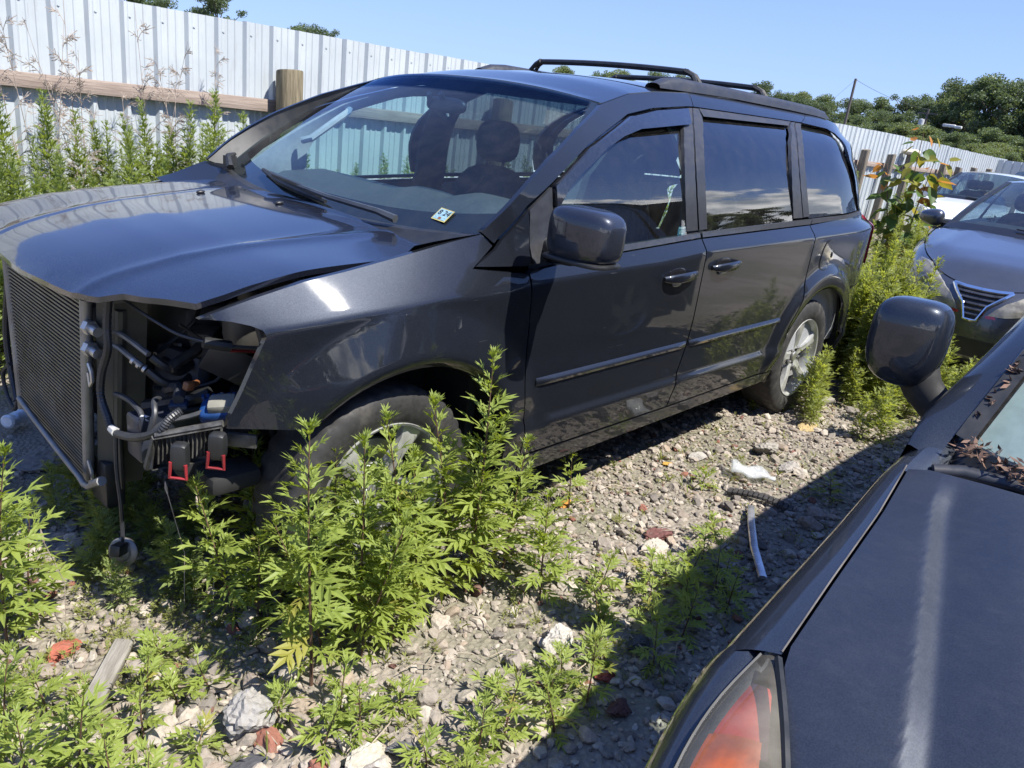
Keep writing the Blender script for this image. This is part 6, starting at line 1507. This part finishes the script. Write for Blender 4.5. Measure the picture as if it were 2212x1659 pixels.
def seed_label(x, y, h):
    size = 'tiny' if h < .1 else 'small' if h < .15 else 'knee low' if h > .2 else 'sturdy'
    c = sorted(LANDM, key=lambda q: math.hypot(q[0]-x, q[1]-y)); r = Vector((rt[0], rt[1])).normalized(); f_ = Vector((fw[0], fw[1])).normalized()
    for q in c[:6]:
        d = Vector((x-q[0], y-q[1])); a, b = d.dot(r), d.dot(f_); side = ('right of' if a > 0 else 'left of') if abs(a) > abs(b) else ('behind' if b > 0 else 'in front of')
        t = '%s green mugwort seedling %s %s' % (size, side, q[2])
        if t not in _used: _used[t] = 1; return t
    return 'small mugwort seedling rooted in the rubble of the foreground'
SMALLP = [(-.412, -1.294, .156), (-.809, -1.057, .135), (-.138, -1.635, .21), (-.22, -1.616, .15), (.122, -1.699, .23), (.751, -1.477, .15), (.838, -1.507, .11), (.948, -1.642, .19), (-.505, -1.368, .14), (-.418, -1.401, .142), (-.551, -1.211, .118), (-.35, -1.571, .10), (-.655, -.814, .09), (.735, -1.647, .18), (.137, -1.593, .10), (.985, -.936, .242), (.60, -1.38, .16), (.52, -1.30, .13), (.30, -1.62, .09), (-.05, -1.52, .07), (-.75, -1.2, .08), (.66, -1.55, .14), (.45, -1.5, .07), (-.30, -1.66, .09), (.9, -1.55, .17), (1.05, -1.62, .12), (.55, -1.62, .15), (.05, -1.62, .12), (1.3, -1.45, .10), (-.88, -1.25, .12), (-.7, -1.0, .10), (-.95, -.85, .15), (1.7, -1.15, .09), (2.1, -1.6, .12), (.62, -1.70, .19), (.78, -1.62, .22), (.42, -1.72, .16), (.88, -1.72, .18), (.28, -1.60, .14), (-.02, -1.70, .16), (1.1, -1.5, .15), (.5, -1.45, .12), (-.62, -1.02, .12), (-.75, -.95, .16), (-.93, -1.18, .16), (-.28, -1.38, .10)]
for i, (x, y, h) in enumerate(SMALLP):
    near_plant(x, y, h, (random.uniform(-.03, .03), random.uniform(-.03, .03)), seed_label(x, y, h), 400+i, bushy=.85, wide=.92, group='mugwort seedlings in the foreground rubble')
# ---- plants farther off: stem and foliage, shared meshes
def far_variant(seed, h, narrow, bush=1.0, fol=None):
    rg = random.Random(seed); mb = MB(); pts = plant_stem(mb, h, (rg.uniform(-.06, .06), rg.uniform(-.06, .06)), rg, .0045)
    SV, SF, b = [], [], 0; n = int(75*h*bush); az = 0
    def put(p, az, el, l, lib):
        nonlocal b
        V, F = lib[rg.randrange(len(lib))]; M = np.array(orient(az, el, rg.uniform(-.6, .6))); SV.append((V*l) @ M.T+np.array(p)); SF.append(F+b); b += len(V)
    for i in range(n):
        t = .08+.92*(i+.5)/n; az += 2.4+rg.uniform(-.3, .3); p = at_t(pts, t)
        l = (.135 if not narrow else .140)*np.interp(t, [0, .3, .7, 1], [.7, 1, .75, .35])*rg.uniform(.75, 1.2)
        el = np.interp(t, [0, .5, 1], [.1, .5, 1.2])+rg.uniform(-.3, .3)
        put(p, az, el, l, UPPER if narrow or t > .75 else LEAVES[4:])
        if rg.random() < .6:
            for j in range(2): put(p+Vector((math.cos(az), math.sin(az), 1))*.015, az+rg.uniform(-1, 1), rg.uniform(.4, 1.1), l*.55, UPPER)
    for j in range(int(10*h*bush)):
        t0 = rg.uniform(.2, .75); p0 = at_t(pts, t0); a = rg.uniform(0, 6.28); L = rg.uniform(.10, .26)*(1.2-t0)
        for q in range(8):
            p = p0+Vector((math.cos(a)*.6, math.sin(a)*.6, 1))*L*(q+1)/8
            for e in range(2): put(p, a+rg.uniform(-1.7, 1.7), rg.uniform(.2, 1.1), rg.uniform(.035, .06), UPPER)
    me = mesh('stem', mb.V, mb.F, STEMG if narrow else STEMM)
    return me, np_mesh('foliage', np.concatenate(SV), np.concatenate(SF), fol or FOL_B, False), h
TALL = [far_variant(500+i, h, True, 1.6) for i, h in enumerate([1.0, 1.1, 1.2, 1.3, 1.15, .95])]
MID = [far_variant(520+i, h, i % 2 == 0, 1.7) for i, h in enumerate([.55, .65, .45, .75, .35])]
STRIP = [far_variant(540+i, h, i % 2 == 0, b_, FOL_Y) for i, (h, b_) in enumerate([(.55, 1.5), (.7, 1.5), (.45, 1.6), (.85, 1.3), (1.05, 1.2), (1.2, 1.2)])]
def far_plant(var, x, y, sc, label, group, cat='weed', tilt=.08, name='weed'):
    name = {'tall weeds along the white fence': 'tall_weed', 'tall weeds along the far fence': 'tall_weed', 'weeds in the overgrown strip behind the minivan': 'bushy_weed'}.get(group, 'low_weed')
    o = tag(empty(name, (x, y, gh(x, y)-.02)), label, cat, group); o.rotation_euler = (random.uniform(-tilt, tilt), random.uniform(-tilt, tilt), random.uniform(0, 6.28)); o.scale = (sc, sc, sc*random.uniform(.94, 1.06))
    link('stem', var[0], o); link('foliage', var[1], o); return o
rg = random.Random(77)
for i, (x, y, h) in enumerate([(.12, 2.8, 1.31), (.30, 2.8, 1.36), (.46, 2.85, 1.28), (1.11, 2.8, 1.44), (1.38, 2.82, 1.43), (1.66, 2.75, 1.28), (.85, 2.8, 1.22), (1.25, 2.6, 1.15), (.65, 2.9, 1.2), (1.0, 2.95, 1.3)]):
    v = TALL[i % 6]; far_plant(v, x, y, h/v[2], 'tall narrow leaved weed growing against the white fence at left', 'tall weeds along the white fence', tilt=.04)
for i in range(135):
    x = rg.uniform(-.75, 2.0) if i < 112 else rg.uniform(2, 5.4); y = rg.uniform(1.55, 3.25); lim = .98+.17*(y-1.55)
    if x > 1.9: y = rg.uniform(2.35, 3.2); lim = 1.22
    h = rg.uniform(.62, 1.0)*lim; v = rg.choice(TALL); far_plant(v, x, y, h/v[2], 'tall narrow leaved weed growing against the white fence at left', 'tall weeds along the white fence')
for i in range(18):
    x = rg.uniform(-1.1, .2); y = rg.uniform(1.1, 2.3); v = rg.choice(MID); far_plant(v, x, y, rg.uniform(.8, 1.25), 'low weed in front of the tall row left of the bonnet', 'low weeds left of the bonnet')
for i in range(165):
    if i >= 125: x = rg.uniform(3.75, 5.0); y = rg.uniform(-1.05, -.35) if x > 4.3 else rg.uniform(-1.25, -1.0)
    elif i < 88: x = 4.25+4.9*rg.random(); y = rg.uniform(-.75, 1.5) if x > 4.9 else rg.uniform(-.75, -.2) if x > 4.45 else -.8
    elif i < 105: x = rg.uniform(9.2, 12.4); y = rg.uniform(-.4, 2.9)
    else: x = rg.uniform(5, 12); y = rg.uniform(1.4, 3.1)
    v = rg.choice(STRIP if x > 5.3 else STRIP[:4]); sc = rg.uniform(.8, 1.15)*(1 if v[2] < .9 else .92)
    far_plant(v, x, y, sc, 'bushy green weed in the overgrown strip behind the minivan', 'weeds in the overgrown strip behind the minivan')
for i in range(10):
    x = rg.uniform(9.8, 24); y = rg.uniform(2.3, 3.1); v = rg.choice(TALL); far_plant(v, x, y, rg.uniform(.8, 1.1), 'tall weed against the far stretch of the white fence', 'tall weeds along the far fence')
for (x, y, h, lab) in [(3.157, -.878-.14, .43, 'leafy weed right in front of the rear wheel'), (3.077, -1.08, .30, 'smaller weed at the foot of the rear wheel'), (2.885, -.80, .15, 'little weed sprouting under the rear door edge'), (3.044, -1.38, .30, 'weed on the gravel nearest to the rear wheel, between the vans'), (3.102, -1.49, .35, 'weed on the gravel in front of the near van mirror'), (3.769, -1.408, .36, 'dense weed left of the near van mirror'), (3.30, -1.02, .36, 'weed leaning over the tread of the rear wheel'), (2.98, -1.12, .24, 'short sprout just ahead of the rear wheel')]:
    v = STRIP[2]; far_plant(v, x, y, h/v[2], lab, None)
for i in range(24):
    x = rg.uniform(3.3, 4.75); y = rg.uniform(-1.95, -1.0)
    v = rg.choice(STRIP[:3]); far_plant(v, x, y, rg.uniform(.5, .9), 'low weed on the gravel between the rear wheel and the grey sedan', 'low weeds behind the rear wheel')
for i in range(16):
    x = rg.uniform(-.72, -.25); y = rg.uniform(-.60, .10); v = MID[4] if i % 2 else MID[2]
    far_plant(v, x, y, rg.uniform(.40, .75), 'low weed in the shade below the open nose of the minivan', 'low weeds in the shade below the nose')
# ---- ground cover: tiny sprigs and grass tufts
SV, SF, b = [], [], 0; rg = random.Random(9)
def sprig(x, y, s, n):
    global b
    for j in range(n):
        V, F = UPPER[rg.randrange(3)]; M = np.array(orient(rg.uniform(0, 6.28), rg.uniform(.2, 1.2), 0)); l = s*rg.uniform(.6, 1.2)
        SV.append((V*l) @ M.T+np.array((x+rg.uniform(-s, s)*.6, y+rg.uniform(-s, s)*.6, gh(x, y)+.005+rg.uniform(0, s)*.5))); SF.append(F+b); b += len(V)
for i in range(640):
    x, y = rg.uniform(-1.15, 1.2), rg.uniform(-1.75, -.4)
    if mnoise.noise(Vector((x*2.3, y*2.3, 4))) > -.05: sprig(x, y, rg.uniform(.012, .03), 9)
for i in range(240): sprig(rg.uniform(-1.0, -.1), rg.uniform(-.95, -.2), rg.uniform(.02, .045), 8)
for i in range(260): sprig(rg.uniform(1.0, 4.0), rg.uniform(-1.8, -.75), rg.uniform(.012, .03), 7)
for i in range(900):
    x = rg.uniform(3.3, 14); y = rg.uniform(-2.2, 3.2); sprig(x, y, rg.uniform(.05, .11), 9)
for i in range(200): sprig(rg.uniform(-3.2, -1), rg.uniform(-2, 2), rg.uniform(.015, .05), 8)
for i in range(420): sprig(rg.uniform(-2, 4), rg.uniform(1.2, 3.3), rg.uniform(.05, .11), 8)
tag(link('ground_weeds', np_mesh('ground_weeds', np.concatenate(SV), np.concatenate(SF), FOL_D, False)), 'low green weeds and sprigs covering the ground between the stones', 'ground cover', kind='stuff')
SV, SF, b = [], [], 0
for i in range(120):
    x, y = (rg.uniform(-1.1, .9), rg.uniform(-1.8, -.5)) if i < 70 else (rg.uniform(1, 4), rg.uniform(-1.7, -.8))
    for j in range(6):
        V, F = [], []; a = rg.uniform(0, 6.28); blade(V, F, (x, y, gh(x, y)), (math.cos(a)*.5, math.sin(a)*.5, 1), rg.uniform(.04, .13), .005, up=(math.sin(a), math.cos(a), .1), droop=.5, seg=4)
        SV.append(np.array(V)); SF.append(np.array(F)+b); b += len(V)
tag(link('grass_tufts', np_mesh('grass_tufts', np.concatenate(SV), np.concatenate(SF), FOL_D, False)), 'thin grass blades in tufts between the stones', 'grass', kind='stuff')
# ---- young poplar with large leaves behind the minivan
pop = tag(empty('poplar_sapling', (9.0, .42, 0)), 'young poplar sapling with large green, yellow and orange leaves behind the minivan', 'sapling')
def round_leaf():
    V, F = [(0, 0, 0)], []; n = 14
    for k in range(n+1):
        a = -2.6+5.2*k/n; r = (.5+.08*math.cos(2*a))*(1 if abs(a) > .35 else 1+.45*(1-abs(a)/.35)); V.append((.5+r*math.cos(a), r*math.sin(a)*1.02, -.18*(r*math.cos(a)+.5)**2+.12*abs(r*math.sin(a))))
    F = [(0, i, i+1) for i in range(1, n+1)]; return np.array(V), np.array(F)
RV, RF = round_leaf()
PLM = [np_mesh('leaf', RV, RF, foliage('poplar_leaf_'+n_, a_, b_, .35), True) for n_, a_, b_ in (('green', (.05, .10, .02), (.09, .15, .03)), ('yellow', (.17, .18, .03), (.26, .24, .04)), ('orange', (.34, .13, .03), (.42, .20, .05)))]
rg = random.Random(21)
for k, (lx, ly, h) in enumerate([(.10, .10, 1.85), (-.02, .38, 1.45), (.05, -.12, 1.55)]):
    mb = MB(); pts = [Vector((lx*t, ly*t, h*t)) for t in np.linspace(0, 1, 8)]; mb.tube(pts, [.012*(1-.7*i/7) for i in range(8)], 6); mb.build('stem', STEMM, pop)
    for i in range(44):
        t = .22+.78*(i+.5)/44; p = at_t(pts, t); a = rg.uniform(0, 6.28); q = p+Vector((math.cos(a), math.sin(a), .3))*rg.uniform(.05, .16)
        kk = 2 if rg.random() < (.55 if t > .93 else .10) else (1 if rg.random() < .42 else 0); l = rg.uniform(.10, .175)*(1 if t < .9 else .75)
        o = link('leaf', PLM[kk], pop); M = orient(a, rg.uniform(-.9, .4), rg.uniform(-.8, .8)).to_4x4() @ Matrix.Scale(l, 4); M.translation = q; o.matrix_local = M
# ---- last year's dry stalks in front of the fence at the left
DRY = simple('dry_stalk', (.34, .28, .23), .85, var=.35, scale=30)
rg = random.Random(31)
def dry_variant(seed, h):
    rg = random.Random(seed); mb = MB(); lean = (rg.uniform(-.35, .35), rg.uniform(-.1, .2))
    pts = plant_stem(mb, h, lean, rg, .0042)
    for j in range(14):
        t0 = rg.uniform(.35, .98); p = at_t(pts, t0); a = rg.uniform(0, 6.28); L = rg.uniform(.10, .34)*(1.25-t0); q = [p]
        for k in range(5): q.append(q[-1]+Vector((math.cos(a)*.55, math.sin(a)*.55, .75-.18*k))*L/5)
        mb.tube(q, [.0018-.0002*i for i in range(6)], 4, cap=False)
        for k in range(2, 6):
            for e in range(3):
                r = q[k]; b_ = a+rg.uniform(-1.3, 1.3); l = rg.uniform(.015, .05)
                mb.tube([r, r+Vector((math.cos(b_)*l, math.sin(b_)*l, rg.uniform(-.015, .02)))], [.0009, .0015], 3, cap=False)
    return mesh('dry_stalk', mb.V, mb.F, DRY)
DV = [dry_variant(600+i, 1.0) for i in range(6)]
for i, (x, y, h) in enumerate([(.22, 3.0, 1.65), (.41, 3.05, 1.82), (.57, 3.0, 1.88), (1.01, 3.05, 1.85), (.95, 3.0, 1.7), (.72, 3.1, 1.72), (1.42, 3.05, 1.72), (1.35, 3.0, 1.6), (.32, 3.1, 1.74), (1.155, 2.95, 1.5), (.1, 3.0, 1.5), (.5, 2.9, 1.4), (.8, 2.95, 1.35), (.62, 3.1, 1.55), (.05, 3.05, 1.7), (.35, 2.9, 1.3)]):
    o = link('dry_stalk', DV[i % 6], None, (x, y, 0), (rg.uniform(-.08, .08), rg.uniform(-.15, .15), rg.uniform(0, 6.28)), (1.0, 1.0, h)); tag(o, 'dead brown branching weed stalk in front of the white fence', 'dry stalk', 'dead stalks in front of the white fence')
# small dry seed heads in front of the engine bay
for i, (x, y, h) in enumerate([(-.52, -.66, .40), (-.46, -.72, .36), (-.80, -.52, .28)]):
    mb = MB(); mb.tube([(0, 0, 0), (.01, .01, h*.5), (-.03, .02, h)], .0011, 4); mb.tube([(-.03, .02, h), (-.033, .022, h+.02), (-.034, .024, h+.04)], [.002, .0045, .0015], 6)
    o = mb.build('plantain_stalk', DRY); o.location = (x, y, gh(x, y)); tag(o, 'thin brown plantain seed head in front of the engine bay', 'seed head', 'brown seed heads by the engine bay')
def order_labels(objs, fmt):
    objs = sorted(objs, key=lambda o: -math.atan2(o.location.y-CAMLOC.y, o.location.x-CAMLOC.x)); n = len(objs)
    W_ = ['second', 'third', 'fourth', 'fifth', 'sixth', 'seventh', 'eighth', 'ninth']
    for i, o in enumerate(objs):
        j = n-1-i
        o['label'] = fmt % ('leftmost' if i == 0 else 'rightmost' if j == 0 else W_[i-1]+' from the left' if i <= j else W_[j-1]+' from the right')
# ================================================================== trees, poles beyond the fence
TFOL = [foliage('tree_leaf_a', (.075, .115, .05), (.115, .16, .065), .35), foliage('tree_leaf_b', (.06, .092, .045), (.095, .135, .06), .35), foliage('tree_leaf_c', (.10, .145, .055), (.15, .19, .075), .4)]  # leaf greens lightened and blued to imitate distance haze
BARK = simple('bark', (.10, .085, .065), .9, bump=.4)
def tree_variant(seed, mat, tall, nleaf=15000, ls=.0125):
    """unit tree (height 1): trunk and limbs, leaf clumps scattered round limb ends"""
    rg = random.Random(seed); mb = MB(); cl = []
    mb.tube([(0, 0, 0), (.01, .0, .2), (.0, .01, .45), (.01, .0, .80)], [.022, .018, .013, .004], 7)
    for i in range(48):
        z0 = rg.uniform(.10, .82); a = rg.uniform(0, 6.28); r = (.30 if not tall else .20)*math.sin(math.pi*min(1, .18+.80*z0))**.7*rg.uniform(.35, 1.15)
        e = Vector((math.cos(a)*r, math.sin(a)*r, min(.97, z0+rg.uniform(.03, .20)))); p = Vector((0, 0, z0*.85))
        mb.tube([p, p.lerp(e, .5)+Vector((0, 0, -.015)), e], [.007, .005, .002], 4, cap=False); cl.append((e, rg.uniform(.030, .085)))
    cl += [(Vector((rg.uniform(-.05, .05), rg.uniform(-.05, .05), rg.uniform(.82, .96))), .07) for _ in range(4)]
    N = nleaf; C = np.array([c[0][:] for c in cl]); R_ = np.array([c[1] for c in cl]); G_ = np.random.RandomState(seed)
    idx = G_.choice(len(cl), N, p=R_**2/(R_**2).sum()); d = G_.normal(size=(N, 3)); d /= np.linalg.norm(d, axis=1)[:, None]
    P = C[idx]+d*(R_[idx]*G_.uniform(.15, 1.35, N)**.7)[:, None]*np.array([1.15, 1.15, .8]); P[:, 2] = np.maximum(P[:, 2], .02)
    t1 = G_.normal(size=(N, 3)); t1 /= np.linalg.norm(t1, axis=1)[:, None]; t2 = np.cross(t1, G_.normal(size=(N, 3))); t2 /= np.linalg.norm(t2, axis=1)[:, None]
    s = (ls*G_.uniform(.6, 1.2, N))[:, None]
    V = np.stack([P-t1*s, P+t2*s*.5, P+t1*s, P-t2*s*.5], 1).reshape(-1, 3); F = np.arange(4*N).reshape(N, 4)
    return mesh('trunk', mb.V, mb.F, BARK), np_mesh('crown', V, F, mat, False)
TV = [tree_variant(700, TFOL[0], False), tree_variant(701, TFOL[1], False), tree_variant(702, TFOL[2], True), tree_variant(703, TFOL[0], True), tree_variant(704, TFOL[1], False)]
def tree(v, x, y, h, label, group, w=1.0, z=0.):
    o = tag(empty('tree', (x, y, z), random.uniform(0, 6.28)), label, 'tree', group); o.scale = (h*w, h*w, h); link('trunk', TV[v][0], o); link('crown', TV[v][1], o); return o
tree(1, 25.2, 48.9, 6.3, 'dark round tree crown above the left part of the fence', None, 1.0); tree(1, 20., 48.1, 5.2, 'dark tree top at the top edge, farthest left above the fence', None, 1.3); tree(0, 23., 52.2, 5.4, 'dark tree top beside the leftmost one at the top edge', None, 1.1)
tree(0, 41.1, 65.1, 6.3, 'green tree top above the fence, left of two neighbours near the post', None, 1.1); tree(4, 45.6, 68.2, 7.0, 'green tree top above the fence, right of two neighbours near the post', None, 1.1)
for (x, y, h, v) in [(67.7, 55.1, 6.8, 2), (74.2, 54.9, 6.8, 0), (71.5, 50.2, 7.1, 2), (77.9, 49.8, 7.4, 0), (79.2, 47.6, 7.3, 1), (87.9, 42.4, 7.7, 1), (84.3, 38.3, 6.8, 4)]:
    tree(v, x, y, h, 'distant tree showing behind the roof rails of the minivan', 'distant trees behind the roof rails', 1.0)
rg = random.Random(55)
for (x, y, h, v) in [(99., 42.4, 8.2, 2), (95.5, 37.8, 7.6, 3), (92., 33.1, 7.4, 2), (93., 30.5, 7.5, 0), (92., 27.1, 8.1, 4), (84.8, 23.2, 7.0, 1), (90., 23.3, 7.6, 3), (72.1, 29., 4.9, 2), (73.2, 26.3, 4.8, 0), (76., 23., 5.2, 1), (74., 20.5, 5.0, 2), (84., 34., 6.2, 4), (82., 29., 6.3, 1), (70.5, 24, 4.6, 3), (79., 26, 5.6, 0), (88, 38, 6.6, 4)]:
    tree(v, x, y, h, 'green tree in the wood beyond the far fence', 'trees in the wood beyond the far fence', 1.15)
for (x, y, h, v) in [(80.5, 20.2, 8.4, 3), (76.1, 17.3, 8.1, 1), (74.4, 15.7, 8.8, 3), (72.8, 14., 8.4, 4), (72.1, 12.4, 7.7, 0), (72.3, 11., 8.0, 1), (71., 8.8, 8.0, 0), (78., 18.7, 7.4, 2), (75., 13.2, 7.0, 1)]:
    tree(v, x, y, h, 'taller dark tree in the group at the right edge of the picture', 'taller trees at the right edge', 1.1)
for i, (x, y, h) in enumerate([(64.7, 20.5, 4.0), (63.4, 18., 4.2), (61.9, 16., 4.1), (58.5, 13.4, 3.6), (55., 11., 3.1), (53.3, 9.5, 2.8), (63.3, 10.5, 3.9), (55., 17.9, 3.1), (57., 15.5, 3.2), (66., 13., 4.4), (60, 20.5, 3.4), (66, 23, 3.8), (52, 8.2, 2.6), (60., 11.2, 3.4), (62, 8.6, 3.4)]):
    tree(2 if i % 3 else 0, x, y, h, 'light green shrub on the bank above the far fence', 'shrubs on the bank above the far fence', 1.5)
for i in range(34):
    a = -3.3+i*.098; d = rg.uniform(42, 60)
    x, y = 12+d*math.sin(a)*-1.0, -8-d*math.cos(a+3.14159)*-1.0
    x = -18+3.6*i+rg.uniform(-1.5, 1.5); y = -rg.uniform(44, 56)
    tree(rg.randrange(5), x, y, rg.choice([5.2, 6.0, 6.6, 6.2, 8.4]) if i != 19 else 11., 'tree across the yard, mirrored in the side windows of the minivan', 'trees mirrored in the side windows', 1.5, -1.3)
POLEM = simple('pole_grey', (.09, .08, .075), .85); WIRE = simple('wire', (.05, .05, .05), .6)
def pole(x, y, h, r, label, arm=False):
    o = tag(empty('utility_pole', (x, y, 0)), label, 'utility pole'); mb = MB(); mb.tube([(0, 0, 0), (0, 0, h)], [r*1.15, r], 10); mb.build('mast', POLEM, o)
    if arm:
        mb = MB(); mb.box((0, 0, h-.35), (.09, 1.5, .1)); mb.build('crossarm', POLEM, o)
        mb = MB(); mb.lathe([(-.4, .0), (-.4, .22), (.35, .22), (.4, .0)], (-.35, .2, h-1.2), 14, 'z'); mb.build('transformer', simple('transformer_grey', (.45, .47, .48), .5), o)
    return o
pole(55.4, 19.5, 6.25, .085, 'tall dark utility pole standing in front of the far wood')
pole(70.4, 18.9, 5.6, .09, 'grey pole with transformer half hidden in the far trees', True)
lp = tag(empty('yard_lamp', (66.2, 15.6, 0)), 'pale yard lamp on a short post among the far trees', 'lamp post'); mb = MB(); mb.tube([(0, 0, 0), (0, 0, 4.2)], .06, 8); mb.build('mast', POLEM, lp)
mb = MB(); mb.box((0, .3, 4.3), (.35, .9, .22), bev=.06); mb.box((0, -.35, 4.25), (.3, .5, .2), bev=.05); mb.build('lamp_head', WHITEP, lp)
def wire(a, b, sag, r, label):
    P_ = []
    for t in np.linspace(0, 1, 17): p = Vector(a).lerp(Vector(b), t); p.z -= sag*4*t*(1-t); P_.append(p)
    mb = MB(); mb.tube(P_, r, 4); o = mb.build('overhead_wire', WIRE); tag(o, label, 'wire')
wire((55.4, 19.5, 6.2), (70.4, 18.9, 5.55), .25, .012, 'thin overhead wire running right from the tall utility pole'); wire((55.4, 19.5, 6.2), (64., 27., 3.2), .3, .008, 'faint wire slanting down left from the tall utility pole')
for g_, f_ in (('distant trees behind the roof rails', 'distant tree behind the minivan roof rails, %s of its row'), ('trees in the wood beyond the far fence', 'green tree in the wood beyond the far fence, %s of the wood'),
              ('taller trees at the right edge', 'taller dark tree at the right edge, %s of its group'), ('shrubs on the bank above the far fence', 'light green shrub on the bank above the far fence, %s there'),
              ('dead stalks in front of the white fence', 'dead brown branching stalk before the white fence, %s of the dry ones'), ('brown seed heads by the engine bay', 'thin brown plantain seed head by the engine bay, %s of three')):
    order_labels([o for o in bpy.data.objects if o.parent is None and o.get('group') == g_], f_)
